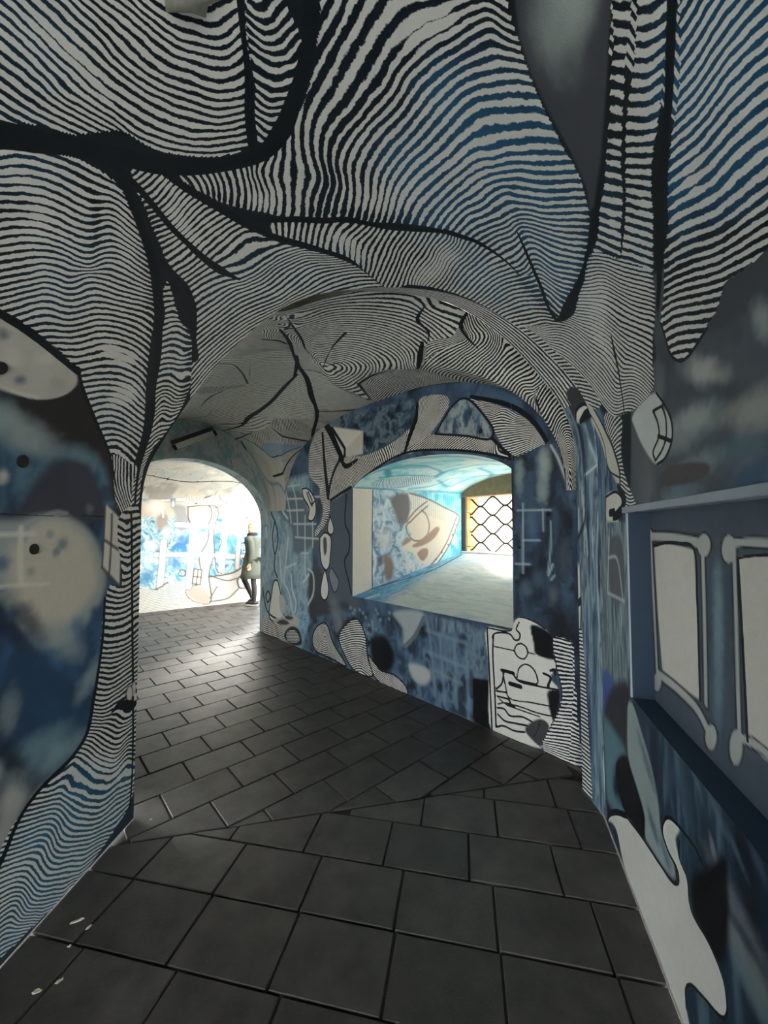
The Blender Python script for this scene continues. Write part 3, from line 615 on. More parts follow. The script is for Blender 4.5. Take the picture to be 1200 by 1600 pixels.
    ('stripes', [(3.517, .949), (3.59, .952), (3.604, .971), (3.615, 1.011), (3.623, 1.038), (3.624, 1.075), (3.603, 1.113), (3.565, 1.153), (3.514, 1.195), (3.458, 1.257), (3.411, 1.294), (3.357, 1.329), (3.353, 1.3), (3.384, 1.227), (3.421, 1.167), (3.433, 1.113), (3.458, 1.046), (3.475, 1.006)], [(0, [(3.508, .992), (3.538, .999), (3.578, .977)]), (2, [(3.474, 1.013), (3.505, 1.045), (3.533, 1.049), (3.582, 1.03)]), (4, [(3.457, 1.057), (3.486, 1.082), (3.52, 1.097), (3.565, 1.092), (3.608, 1.063)]), (5, [(3.449, 1.083), (3.489, 1.118), (3.541, 1.122), (3.608, 1.101)]), (6, [(3.432, 1.125), (3.471, 1.155), (3.512, 1.163), (3.569, 1.145)]), (8, [(3.418, 1.184), (3.448, 1.214), (3.495, 1.212)]), (10, [(3.392, 1.229), (3.427, 1.259), (3.456, 1.255)]), (12, [(3.368, 1.27), (3.384, 1.3)])], {'duty': .48}),
    ('ink_line', [(3.485, .956), (3.467, .995), (3.439, 1.063), (3.413, 1.14), (3.368, 1.225), (3.329, 1.323)], [.0226, .0188, .015, .0301, .0338, .0376]),
    ('stripes', [(2.605, .945), (2.689, 1.004), (2.747, 1.056), (2.802, 1.118), (2.835, 1.226), (2.809, 1.307), (2.756, 1.443), (2.686, 1.559), (2.608, 1.642), (2.406, 1.78), (2.297, 1.857), (2.056, 2.026), (1.861, 2.073), (1.827, 2.002), (1.908, 1.897), (2.039, 1.726), (2.169, 1.565), (2.216, 1.504), (2.268, 1.317), (2.276, 1.166), (2.27, 1.115)], [(0, [(2.607, .958), (2.646, .981), (2.687, 1.006), (2.719, 1.042), (2.754, 1.091), (2.777, 1.138), (2.803, 1.188)]), (3, [(2.588, 1.016), (2.649, 1.066), (2.692, 1.137), (2.728, 1.219), (2.768, 1.25), (2.785, 1.315)]), (6, [(2.532, 1.048), (2.584, 1.098), (2.626, 1.163), (2.678, 1.26), (2.725, 1.288), (2.744, 1.38)]), (9, [(2.47, 1.082), (2.528, 1.133), (2.568, 1.202), (2.618, 1.302), (2.673, 1.333), (2.701, 1.394), (2.719, 1.499)]), (12, [(2.409, 1.114), (2.491, 1.186), (2.53, 1.251), (2.561, 1.327), (2.617, 1.359), (2.654, 1.437), (2.681, 1.557)]), (15, [(2.349, 1.147), (2.42, 1.206), (2.457, 1.239), (2.48, 1.304), (2.536, 1.345), (2.584, 1.432), (2.646, 1.592)]), (18, [(2.296, 1.174), (2.34, 1.21), (2.408, 1.27), (2.43, 1.337), (2.488, 1.384), (2.534, 1.473), (2.602, 1.635)]), (21, [(2.281, 1.243), (2.348, 1.306), (2.373, 1.374), (2.446, 1.444), (2.505, 1.566), (2.526, 1.69)]), (24, [(2.262, 1.32), (2.316, 1.411), (2.389, 1.485), (2.441, 1.599), (2.45, 1.76)]), (27, [(2.237, 1.405), (2.269, 1.475), (2.339, 1.553), (2.38, 1.668), (2.36, 1.849)]), (30, [(2.2, 1.526), (2.259, 1.611), (2.296, 1.715), (2.299, 1.796), (2.264, 1.909)]), (33, [(2.142, 1.582), (2.19, 1.659), (2.217, 1.754), (2.212, 1.844), (2.191, 1.966)]), (36, [(2.074, 1.656), (2.124, 1.724), (2.137, 1.815), (2.12, 1.926), (2.104, 2.029)]), (39, [(2.007, 1.732), (2.047, 1.797), (2.051, 1.901), (2.024, 2.053)]), (42, [(1.943, 1.828), (1.975, 1.89), (1.954, 1.997), (1.919, 2.095)])], {'duty': .56}),
    ('stripes', [(1.907, 1.905), (1.921, 1.944), (1.897, 2.029), (1.89, 2.101), (1.855, 2.148), (1.794, 2.148), (1.727, 2.152), (1.58, 2.119), (1.599, 2.089), (1.659, 2.013), (1.762, 1.975), (1.833, 1.948)], [(0, [(1.858, 1.948), (1.821, 1.952), (1.744, 1.987), (1.673, 2.04), (1.586, 2.109)]), (2, [(1.887, 1.971), (1.796, 2.003), (1.724, 2.044), (1.644, 2.098)]), (4, [(1.876, 2.021), (1.783, 2.052), (1.721, 2.083), (1.671, 2.117)]), (6, [(1.879, 2.077), (1.809, 2.103), (1.744, 2.123), (1.72, 2.142)])], {'duty': .52}),
    ('stripes', [(2.724, 1.601), (2.684, 1.69), (2.63, 1.805), (2.623, 1.883), (2.45, 2.102), (2.268, 2.179), (2.133, 2.184), (2.011, 2.162), (1.84, 2.171), (1.68, 2.172), (1.642, 2.115), (1.745, 2.111), (1.998, 2.106), (2.199, 1.99), (2.352, 1.895), (2.513, 1.774), (2.615, 1.701), (2.681, 1.617)], [(0, [(2.718, 1.589), (2.728, 1.594), (2.733, 1.605)]), (5, [(2.629, 1.695), (2.661, 1.718), (2.665, 1.762)]), (8, [(2.574, 1.752), (2.619, 1.789), (2.635, 1.877)]), (12, [(2.477, 1.824), (2.52, 1.882), (2.526, 1.945), (2.564, 1.975)]), (16, [(2.383, 1.9), (2.416, 1.946), (2.416, 2.031), (2.451, 2.039), (2.462, 2.081)]), (19, [(2.3, 1.95), (2.336, 2.011), (2.34, 2.094), (2.387, 2.154)]), (22, [(2.221, 1.995), (2.276, 2.012), (2.278, 2.095), (2.316, 2.165)]), (26, [(2.134, 2.057), (2.19, 2.076), (2.193, 2.146), (2.241, 2.193)]), (31, [(2, 2.138), (2.052, 2.159), (2.076, 2.218)]), (36, [(1.899, 2.158), (1.932, 2.18), (1.938, 2.21)]), (42, [(1.808, 2.154), (1.838, 2.175), (1.833, 2.188)])], {'duty': .55}),
    ('ink_line', [(2.863, 1.162), (2.857, 1.219), (2.811, 1.337), (2.749, 1.471), (2.673, 1.585), (2.574, 1.697), (2.43, 1.824), (2.285, 1.915), (2.169, 2.016), (1.996, 2.097), (1.835, 2.135), (1.644, 2.147)], [.0228, .0256, .0285, .037, .0427, .0427, .0399, .0427, .0285, .0285, .0228, .0142]),
    ('stripes', [(1.589, 2.013), (1.677, 2.114), (1.68, 2.172), (.943, 2.206), (.42, 2.222), (.2, 2.221), (.088, 2.152), (.049, 2.058), (0, 1.862), (.009, 1.629), (.073, 1.388), (.448, 1.333), (.404, 1.438), (.464, 1.505), (.524, 1.608), (.56, 1.761), (.611, 1.848), (.767, 1.884), (.934, 1.913), (1.2, 1.939), (1.273, 1.971), (1.261, 2.054)], [(-18, [(1.573, 2.051), (1.56, 2.081), (1.581, 2.121)]), (-15, [(1.468, 2.045), (1.45, 2.085), (1.471, 2.135)]), (-12, [(1.363, 2.05), (1.339, 2.09), (1.361, 2.146)]), (-9, [(1.261, 1.985), (1.238, 2.055), (1.258, 2.15)]), (-6, [(1.179, 1.971), (1.161, 2.049), (1.175, 2.153)]), (-3, [(1.088, 1.961), (1.073, 2.038), (1.087, 2.152)]), (0, [(.987, 1.951), (.968, 2.04), (.965, 2.103), (.975, 2.161)]), (3, [(.916, 1.95), (.895, 2.026), (.896, 2.106), (.909, 2.168)]), (6, [(.855, 1.929), (.823, 2.003), (.828, 2.091), (.838, 2.171)]), (9, [(.775, 1.925), (.752, 1.989), (.754, 2.076), (.763, 2.15)]), (12, [(.712, 1.908), (.69, 1.96), (.69, 2.026), (.706, 2.152)]), (15, [(.669, 1.895), (.638, 1.954), (.62, 2.012), (.554, 2.102), (.546, 2.159)]), (17, [(.644, 1.878), (.607, 1.955), (.552, 2.031), (.52, 2.104), (.516, 2.17)]), (20, [(.6, 1.879), (.55, 1.934), (.487, 2.001), (.445, 2.08), (.454, 2.144), (.446, 2.183)]), (23, [(.564, 1.845), (.501, 1.906), (.436, 1.978), (.392, 2.055), (.402, 2.136), (.378, 2.181)]), (26, [(.539, 1.785), (.457, 1.864), (.358, 1.966), (.319, 2.05), (.333, 2.139), (.304, 2.179)]), (28, [(.494, 1.67), (.473, 1.74), (.429, 1.764), (.324, 1.879), (.259, 1.979), (.237, 2.109), (.217, 2.165)]), (31, [(.464, 1.608), (.409, 1.715), (.372, 1.745), (.258, 1.849), (.191, 1.954), (.179, 2.06), (.151, 2.156)]), (34, [(.437, 1.55), (.359, 1.696), (.293, 1.734), (.201, 1.819), (.131, 1.939), (.095, 2.054), (.092, 2.148)]), (37, [(.391, 1.529), (.311, 1.671), (.238, 1.701), (.139, 1.822), (.086, 1.923), (.026, 2.037), (.034, 2.139)]), (40, [(.371, 1.472), (.273, 1.634), (.208, 1.663), (.109, 1.778), (.041, 1.899), (.008, 1.999)]), (43, [(.324, 1.454), (.227, 1.593), (.162, 1.626), (.081, 1.722), (.015, 1.827), (0, 1.884)]), (46, [(.274, 1.446), (.194, 1.566), (.146, 1.591), (.061, 1.675), (.009, 1.746), (0, 1.797)]), (50, [(.2, 1.44), (.167, 1.533), (.093, 1.57), (.024, 1.645), (0, 1.689)]), (55, [(.113, 1.434), (.101, 1.499), (.046, 1.561), (.011, 1.603)])], {'duty': .52}),
    ('ink_line', [(1.642, 2.115), (1.301, 2.133), (.958, 2.152), (.682, 2.168), (.274, 2.18), (.077, 2.168)], [.0173, .0173, .0173, .0173, .013, .013]),
    ('ink_line', [(2.22, 1.513), (2.164, 1.568), (2.039, 1.726), (1.908, 1.897), (1.766, 1.99)], [.0129, .0129, .0162, .0129, .0097]),
    ('ink_line', [(2.257, 1.088), (2.264, 1.191), (2.248, 1.328), (2.217, 1.465), (2.209, 1.52)], [.0219, .0263, .0263, .0219, .0307]),
    ('ink_line', [(1.216, 1.939), (1.019, 1.93), (.848, 1.904), (.752, 1.884), (.617, 1.848), (.559, 1.767), (.521, 1.608), (.469, 1.53), (.363, 1.462), (.31, 1.399)], [.0152, .0182, .0182, .0213, .0213, .0213, .0182, .0182, .0213, .0213]),
    ('stripes', [(3.028, 1.308), (3.15, 1.345), (3.319, 1.368), (3.383, 1.341), (3.483, 1.281), (3.549, 1.235), (3.597, 1.181), (3.65, 1.098), (3.693, 1.025), (3.749, .924), (4.285, .842), (4.282, .898), (4.319, .947), (4.369, 1.01), (4.431, 1.06), (4.523, 1.117), (4.597, 1.149), (4.665, 1.211), (4.696, 1.263), (4.718, 1.36), (4.727, 1.492), (4.707, 1.665), (4.688, 1.855), (4.63, 1.833), (4.571, 1.771), (4.53, 1.742), (4.43, 1.776), (4.292, 1.753), (4.174, 1.716), (4.063, 1.716), (3.91, 1.722), (3.759, 1.721), (3.64, 1.711), (3.467, 1.689), (3.345, 1.654), (3.216, 1.577), (3.114, 1.492), (3.069, 1.423), (3.042, 1.38)], [(0, [(3.028, 1.322), (3.032, 1.353), (3.034, 1.38)]), (3, [(3.106, 1.348), (3.103, 1.406), (3.084, 1.445)]), (6, [(3.173, 1.372), (3.159, 1.446), (3.123, 1.502)]), (9, [(3.253, 1.407), (3.234, 1.476), (3.19, 1.554)]), (12, [(3.356, 1.37), (3.303, 1.428), (3.291, 1.517), (3.247, 1.597)]), (14, [(3.418, 1.358), (3.378, 1.419), (3.346, 1.524), (3.294, 1.632)]), (17, [(3.415, 1.658), (3.458, 1.56), (3.511, 1.478), (3.518, 1.392), (3.548, 1.297), (3.598, 1.228), (3.68, 1.151), (3.751, 1.078), (3.828, 1.004), (3.87, .967), (3.912, .928)]), (15, [(3.713, 1.025), (3.756, .985), (3.8, .934)]), (20, [(3.508, 1.69), (3.555, 1.593), (3.596, 1.519), (3.604, 1.436), (3.622, 1.386), (3.673, 1.324), (3.755, 1.259), (3.864, 1.162), (3.949, 1.072), (4.012, 1.024), (4.096, .981), (4.195, .925), (4.224, .914), (4.275, .919)]), (22, [(3.594, 1.68), (3.643, 1.56), (3.657, 1.473), (3.688, 1.407), (3.732, 1.351), (3.796, 1.289), (3.869, 1.233), (3.956, 1.136), (4.039, 1.071), (4.115, 1.022), (4.187, .971), (4.233, .948), (4.299, .951)]), (25, [(3.687, 1.704), (3.743, 1.575), (3.777, 1.471), (3.83, 1.402), (3.892, 1.337), (3.989, 1.238), (4.065, 1.157), (4.135, 1.096), (4.222, 1.045), (4.338, .999)]), (28, [(3.774, 1.717), (3.825, 1.587), (3.881, 1.491), (3.944, 1.42), (4.056, 1.309), (4.157, 1.192), (4.204, 1.151), (4.295, 1.107), (4.418, 1.054)]), (31, [(3.879, 1.723), (3.926, 1.624), (4.016, 1.512), (4.13, 1.387), (4.227, 1.296), (4.246, 1.292), (4.359, 1.216), (4.523, 1.119)]), (33, [(3.965, 1.72), (4.055, 1.573), (4.171, 1.424), (4.278, 1.332), (4.367, 1.274), (4.573, 1.145)]), (35, [(4.039, 1.713), (4.119, 1.58), (4.215, 1.476), (4.309, 1.373), (4.376, 1.333), (4.619, 1.177)]), (37, [(4.101, 1.714), (4.173, 1.6), (4.275, 1.49), (4.336, 1.415), (4.385, 1.397), (4.654, 1.208)]), (39, [(4.158, 1.728), (4.236, 1.624), (4.324, 1.535), (4.371, 1.474), (4.506, 1.387), (4.684, 1.243)]), (43, [(4.265, 1.749), (4.334, 1.645), (4.395, 1.566), (4.418, 1.516), (4.553, 1.449), (4.715, 1.335)]), (47, [(4.382, 1.775), (4.434, 1.698), (4.46, 1.635), (4.477, 1.593), (4.58, 1.559), (4.73, 1.448)]), (50, [(4.456, 1.775), (4.494, 1.709), (4.513, 1.653), (4.598, 1.63), (4.735, 1.535)]), (53, [(4.527, 1.746), (4.551, 1.712), (4.651, 1.683), (4.73, 1.636)]), (56, [(4.594, 1.782), (4.617, 1.775), (4.693, 1.776)])], {'duty': .51}),
    ('stripes', [(3.25, 1.659), (3.464, 1.699), (3.636, 1.729), (3.816, 1.74), (4.063, 1.732), (4.207, 1.726), (4.362, 1.755), (4.437, 1.778), (4.518, 1.718), (4.579, 1.788), (4.654, 1.859), (4.701, 1.872), (4.876, 1.616), (5.155, 2.051), (4.901, 2.29), (4.716, 2.257), (4.447, 2.199), (4.278, 2.191), (4.045, 2.177), (3.827, 2.168), (3.707, 2.217), (3.651, 2.146), (3.578, 2.018), (3.522, 1.939), (3.411, 1.866), (3.283, 1.775), (3.238, 1.729)], [(0, [(3.252, 1.66), (3.245, 1.694)]), (3, [(3.338, 1.692), (3.303, 1.763)]), (6, [(3.42, 1.716), (3.372, 1.814)]), (9, [(3.512, 1.739), (3.442, 1.872)]), (11, [(3.609, 1.747), (3.536, 1.821), (3.507, 1.916)]), (13, [(3.696, 1.73), (3.598, 1.826), (3.549, 1.968)]), (15, [(3.74, 1.739), (3.644, 1.871), (3.593, 2.035)]), (17, [(3.772, 1.776), (3.679, 1.94), (3.628, 2.076)]), (19, [(3.833, 1.782), (3.746, 1.939), (3.651, 2.146)]), (22, [(3.912, 1.772), (3.823, 1.922), (3.718, 2.175)]), (25, [(3.99, 1.766), (3.905, 1.923), (3.798, 2.186)]), (28, [(4.069, 1.763), (3.979, 1.931), (3.861, 2.193)]), (31, [(4.119, 1.741), (4.028, 1.918), (3.949, 2.091), (3.898, 2.187)]), (34, [(4.191, 1.739), (4.096, 1.906), (4.012, 2.102), (3.964, 2.185)]), (37, [(4.258, 1.753), (4.176, 1.9), (4.093, 2.07), (4.045, 2.183)]), (40, [(4.346, 1.776), (4.248, 1.919), (4.159, 2.103), (4.113, 2.188)]), (43, [(4.423, 1.786), (4.305, 1.955), (4.228, 2.117), (4.19, 2.192)]), (46, [(4.538, 1.744), (4.414, 1.901), (4.313, 2.089), (4.258, 2.194)]), (50, [(4.603, 1.823), (4.483, 1.965), (4.377, 2.143)]), (53, [(4.665, 1.868), (4.553, 2.007), (4.444, 2.168)]), (57, [(4.804, 1.772), (4.678, 1.959), (4.577, 2.149)])], {'duty': .53}),
    ('stripes', [(2.918, 1.213), (2.942, 1.238), (2.979, 1.294), (3.012, 1.38), (3.06, 1.482), (3.136, 1.614), (3.227, 1.753), (3.351, 1.851), (3.488, 1.944), (3.57, 2.023), (3.649, 2.157), (3.7, 2.242), (3.523, 2.32), (3.289, 2.321), (3.048, 2.293), (2.82, 2.314), (2.645, 2.297), (2.512, 2.279), (2.371, 2.276), (2.3, 2.268), (2.532, 2.011), (2.681, 1.846), (2.741, 1.71), (2.769, 1.607), (2.78, 1.539), (2.817, 1.433), (2.859, 1.321), (2.884, 1.239)], [(-20, [(2.904, 1.225), (2.927, 1.224)]), (-14, [(2.899, 1.339), (2.977, 1.33)]), (-8, [(2.89, 1.457), (3.001, 1.444)]), (-3, [(2.901, 1.561), (3.056, 1.561)]), (1, [(2.924, 1.679), (3.125, 1.665)]), (-16, [(2.847, 1.279), (2.866, 1.284)]), (-10, [(2.821, 1.389), (2.868, 1.407)]), (-6, [(2.801, 1.469), (2.88, 1.489)]), (-2, [(2.783, 1.58), (2.871, 1.598)]), (3, [(2.746, 1.704), (2.834, 1.719), (2.915, 1.746)]), (5, [(2.98, 1.862), (3.065, 1.881), (3.163, 1.863), (3.296, 1.845), (3.41, 1.871)]), (7, [(2.704, 1.833), (2.826, 1.858), (2.946, 1.885), (3.009, 1.915), (3.082, 1.924), (3.165, 1.899), (3.326, 1.877), (3.464, 1.91)]), (11, [(2.629, 1.941), (2.802, 1.972), (2.959, 2.008), (3.085, 2.04), (3.244, 1.989), (3.382, 1.963), (3.539, 1.973)]), (15, [(2.553, 2.049), (2.733, 2.077), (2.939, 2.124), (3.092, 2.164), (3.237, 2.137), (3.529, 2.054)]), (19, [(2.463, 2.152), (2.608, 2.166), (2.849, 2.2), (3.11, 2.228), (3.306, 2.23), (3.496, 2.197)]), (23, [(2.377, 2.235), (2.553, 2.242), (2.805, 2.292), (3.082, 2.325), (3.289, 2.321)])], {'duty': .55}),
    ('ink_line', [(2.877, 1.188), (2.883, 1.275), (2.884, 1.362), (2.884, 1.444), (2.894, 1.536), (2.91, 1.645), (2.936, 1.744), (2.982, 1.858)], [.0126, .0227, .0227, .0227, .0227, .0303, .0378, .0076]),
    ('ink_line', [(2.767, 1.525), (2.759, 1.596), (2.746, 1.68), (2.715, 1.78), (2.671, 1.861), (2.615, 1.936), (2.542, 2.03)], [.0168, .037, .0672, .0605, .037, .0235, .0471]),
    ('ink_line', [(2.995, 1.317), (3.032, 1.393), (3.07, 1.466), (3.105, 1.532), (3.162, 1.639), (3.238, 1.729), (3.361, 1.822), (3.44, 1.881), (3.522, 1.939), (3.579, 2.013)], [.0176, .0293, .0293, .0352, .0323, .0293, .0205, .0176, .0176, .0088]),
    ('ink_line', [(3.246, 1.64), (3.369, 1.669), (3.486, 1.698), (3.598, 1.7), (3.681, 1.73), (3.785, 1.747), (3.891, 1.75), (4.047, 1.731), (4.126, 1.731), (4.207, 1.722), (4.361, 1.747), (4.445, 1.776)], [.0239, .0342, .0342, .0273, .0239, .0342, .0273, .0239, .0239, .0239, .0137, .0068]),
    ('ink_line', [(4.399, 1.543), (4.44, 1.594), (4.483, 1.647), (4.531, 1.705), (4.57, 1.748), (4.628, 1.824), (4.688, 1.855)], [.0081, .0163, .0204, .0244, .0244, .0244, .0204]),
    ('ink_line', [(2.618, .91), (2.683, .959), (2.743, 1.021), (2.816, 1.085), (2.891, 1.162), (2.974, 1.25), (3.083, 1.323), (3.216, 1.366), (3.347, 1.363), (3.451, 1.299), (3.546, 1.197), (3.631, 1.083), (3.69, .973), (3.716, .925)], [.066, .066, .055, .0477, .0477, .055, .055, .0477, .0514, .0624, .0477, .0404, .0404, .0404]),
    ('fill', [(4.285, .842), (4.555, .74), (4.583, .829), (4.62, .938), (4.66, 1.062), (4.688, 1.192), (4.682, 1.222), (4.637, 1.163), (4.548, 1.111), (4.434, 1.05), (4.372, 1.002), (4.323, .945)], (70, 74, 82), {'soft': .0072, 'round_': False}),
    ('cloud', 4.427, .855, .1054, (146, 158, 157), .95, {'stretch': 1.4, 'ang': 1.28}),
    ('cloud', 4.464, .797, .0829, (168, 179, 176), .8, {'seed': 4}),
    ('stripes', [(4.568, .765), (4.609, .745), (4.626, .782), (4.64, .83), (4.662, .88), (4.687, .936), (4.712, .988), (4.728, 1.022), (4.772, 1.088), (4.809, 1.173), (4.85, 1.264), (4.803, 1.29), (4.748, 1.338), (4.743, 1.276), (4.717, 1.192), (4.7, 1.119), (4.682, 1.056), (4.666, 1.013), (4.643, .946), (4.618, .89), (4.596, .825)], [(0, [(4.585, .788), (4.618, .773)]), (3, [(4.613, .859), (4.645, .844)]), (5, [(4.627, .91), (4.661, .895)]), (8, [(4.665, 1.004), (4.703, .982)]), (10, [(4.681, 1.052), (4.727, 1.027)]), (13, [(4.708, 1.154), (4.777, 1.108)]), (18, [(4.749, 1.299), (4.839, 1.253)]), (20, [(4.758, 1.361), (4.863, 1.297)])], {'duty': .5}),
    ('stripes', [(4.628, .736), (4.695, .704), (4.719, .746), (4.743, .786), (4.778, .858), (4.8, .917), (4.809, .943), (4.845, 1.001), (4.882, 1.044), (4.932, 1.111), (4.984, 1.182), (4.931, 1.234), (4.866, 1.27), (4.84, 1.208), (4.802, 1.118), (4.761, 1.045), (4.721, .974), (4.693, .914), (4.677, .855), (4.654, .794)], [(0, [(4.644, .765), (4.675, .749), (4.696, .721)]), (3, [(4.67, .834), (4.708, .815), (4.735, .775)]), (5, [(4.686, .886), (4.733, .853), (4.759, .816)]), (7, [(4.709, .936), (4.775, .889)]), (9, [(4.73, .984), (4.802, .928)]), (12, [(4.767, 1.044), (4.835, .997)]), (15, [(4.802, 1.112), (4.887, 1.056)]), (20, [(4.856, 1.236), (4.961, 1.16)]), (22, [(4.88, 1.286), (4.988, 1.193)])], {'duty': .55}),
    ('stripes', [(4.745, 1.35), (4.853, 1.269), (4.986, 1.179), (4.995, 1.19), (5.027, 1.211), (5.081, 1.261), (5.133, 1.324), (5.205, 1.369), (5.269, 1.384), (5.294, 1.464), (5.299, 1.566), (5.277, 1.715), (5.238, 1.887), (5.144, 1.978), (5.014, 2.036), (4.882, 2.076), (4.74, 2.116), (4.596, 2.124), (4.531, 2.154), (4.585, 2.062), (4.704, 1.881), (4.767, 1.726), (4.759, 1.58), (4.757, 1.497)], [(0, [(4.772, 1.462), (4.831, 1.385), (4.898, 1.35), (5.034, 1.227)]), (4, [(4.763, 1.564), (4.845, 1.455), (4.926, 1.399), (5.073, 1.266)]), (8, [(4.75, 1.672), (4.836, 1.573), (4.933, 1.507), (4.978, 1.485), (5.133, 1.324)]), (12.5, [(4.763, 1.745), (4.852, 1.663), (4.974, 1.579), (5.035, 1.551), (5.21, 1.371)]), (17, [(4.62, 2.008), (4.782, 1.804), (4.891, 1.759), (5.027, 1.668), (5.126, 1.616), (5.275, 1.398)]), (22, [(4.55, 2.13), (4.728, 1.973), (4.881, 1.888), (5.057, 1.811), (5.165, 1.737), (5.196, 1.613), (5.304, 1.451)]), (28, [(4.795, 2.087), (4.936, 2.033), (5.146, 1.922), (5.224, 1.829), (5.249, 1.725), (5.305, 1.567)])], {'duty': .6}),
    ('ink_line', [(4.977, 1.586), (5.032, 1.629), (5.086, 1.657), (5.166, 1.693), (5.268, 1.712)], [.0081, .0203, .0162, .0122, .0122]),
    ('stripes', [(4.721, .69), (4.738, .711), (4.765, .746), (4.808, .806), (4.836, .872), (4.879, .948), (4.949, 1.033), (4.987, 1.101), (5.038, 1.155), (5.058, 1.174), (5.114, 1.244), (5.155, 1.249), (5.189, 1.245), (5.233, 1.23), (5.264, 1.196), (5.275, 1.148), (5.265, 1.099), (5.247, 1.034), (5.232, .984), (5.214, .957), (5.192, .928), (5.2, .875), (5.21, .807), (5.208, .782), (5.225, .687), (4.94, .558)], [(0, [(4.739, .713), (4.75, .685)]), (2, [(4.757, .735), (4.768, .707), (4.771, .671)]), (4, [(4.786, .772), (4.812, .745), (4.814, .718), (4.807, .679), (4.818, .647)]), (6, [(4.82, .814), (4.844, .782), (4.845, .747), (4.849, .707), (4.866, .664), (4.895, .607)]), (8, [(4.83, .865), (4.843, .821), (4.869, .784), (4.87, .739), (4.881, .702), (4.896, .664), (4.913, .621)]), (9, [(4.845, .899), (4.863, .844), (4.888, .798), (4.886, .754), (4.89, .705), (4.938, .64)]), (11, [(4.865, .908), (4.917, .821), (4.92, .781), (4.932, .722), (4.965, .659)]), (13.5, [(4.912, .984), (4.948, .923), (4.99, .857), (4.988, .824), (4.993, .772)]), (15, [(4.936, 1.013), (4.969, .944), (5.011, .874), (5.016, .84), (5.017, .789), (5.055, .717)]), (16, [(4.969, 1.041), (4.999, .974), (5.043, .9), (5.054, .856), (5.07, .797), (5.095, .738)]), (17, [(4.983, 1.086), (5.001, 1.028), (5.079, .897), (5.09, .866), (5.1, .814), (5.124, .751)]), (19, [(5.025, 1.136), (5.041, 1.066), (5.119, .914), (5.123, .878), (5.159, .766)]), (20.5, [(5.046, 1.152), (5.069, 1.09), (5.147, .922), (5.146, .889), (5.174, .795)]), (23, [(5.083, 1.185), (5.103, 1.106), (5.18, .958), (5.203, .87)]), (25, [(5.116, 1.222), (5.117, 1.156), (5.184, 1.036), (5.211, .977)]), (26.5, [(5.155, 1.249), (5.151, 1.178), (5.236, 1.015)]), (28, [(5.198, 1.249), (5.208, 1.176), (5.256, 1.07)]), (29, [(5.218, 1.229), (5.263, 1.107)]), (30, [(5.244, 1.212), (5.267, 1.156)])], {'duty': .5, 'reg': .01}),
    ('ink_line', [(5.118, 1.247), (5.172, 1.247), (5.225, 1.238), (5.266, 1.197), (5.279, 1.145), (5.268, 1.091), (5.251, 1.027)], .0101),
    ('ink_line', [(4.704, .699), (4.743, .758), (4.785, .821), (4.842, .926), (4.878, .997), (4.927, 1.056), (4.964, 1.107), (5.024, 1.175), (5.07, 1.232), (5.038, 1.195), (5.1, 1.258)], [.0255, .0255, .0237, .0255, .0328, .031, .031, .0237, .0182, .0109, .0055]),
    ('tint', 4.46, 1.315, .3283, (34, 88, 124), .9),
    ('tint', 4.236, 1.315, .2858, (34, 88, 124), .9),
    ('tint', 4.038, 1.617, .2299, (34, 88, 124), .9),
    ('tint', 4.619, 1.567, .2969, (34, 88, 124), .9),
    ('tint', 4.087, 1.179, .1293, (34, 88, 124), .9),
    ('tint', 3.916, 1.432, .1624, (34, 88, 124), .9),
    ('tint', 4.266, 1.917, .2742, (34, 88, 124), .9),
    ('tint', 4.509, 1.07, .1227, (34, 88, 124), .9),
    ('tint', 4.872, .67, .135, (22, 82, 118), .95),
    ('tint', 4.837, .787, .1512, (22, 82, 118), .95),
    ('tint', 5.023, .733, .1175, (22, 82, 118), .95),
    ('tint', 4.924, .945, .1251, (22, 82, 118), .95),
    ('tint', 5.01, .83, .0918, (22, 82, 118), .95),
    ('tint', 2.928, .892, .122, (14, 54, 78), .9),
    ('tint', 2.681, 1.027, .1267, (14, 54, 78), .9),
    ('tint', 2.528, 1.302, .1716, (14, 54, 78), .9),
    ('tint', 2.386, 1.295, .1272, (14, 54, 78), .9),
    ('tint', 2.125, 1.782, .2052, (14, 54, 78), .9),
    ('tint', 2.473, 1.904, .1511, (14, 54, 78), .9),
    ('tint', 2.876, 1.862, .2177, (14, 54, 78), .9),
    ('tint', 3.161, 1.909, .2248, (14, 54, 78), .9),
    ('tint', 3.342, 2.095, .3068, (14, 54, 78), .9),
    ('tint', 4.761, 1.349, .1183, (14, 54, 78), .9),
    ('tint', 4.915, 1.184, .1244, (14, 54, 78), .9),
    ('tint', .329, 1.805, .2175, (52, 112, 142), .9),
    ('tint', .31, 1.617, .1862, (52, 112, 142), .9),
    ('tint', .041, 1.93, .2491, (52, 112, 142), .9),
    ('tint', .027, 1.718, .2116, (52, 112, 142), .9),
    ('tint', .227, 2.097, .1374, (52, 112, 142), .9),
    ('tint', .064, 1.547, .1518, (52, 112, 142), .9),
    ('swell', [(2.948, .877), (2.979, .956), (2.988, 1.05)], .0744, .25),
    ('swell', [(2.629, 1.025), (2.638, 1.093), (2.579, 1.131)], .0854, .18),
    ('swell', [(3.589, 1.936), (3.562, 1.845), (3.526, 1.8)], .1479, .3),
    ('swell', [(4.005, 1.005), (4.096, .975), (3.97, 1.037)], .088, .45),
    ('swell', [(4.057, 1.885), (3.983, 2.004), (3.903, 2.128)], .209, .25),
    ('swell', [(4.954, .899), (4.93, .904), (4.927, .857)], .0644, .4),
    ('swell', [(4.85, 1.468), (4.876, 1.616), (5.023, 1.708)], .2214, .18),
    ('swell', [(2.348, 1.581), (2.342, 1.659), (2.364, 1.701)], .0976, .5),
    ('swell', [(2.217, 1.754), (2.216, 1.819), (2.165, 1.753)], .1346, .35),
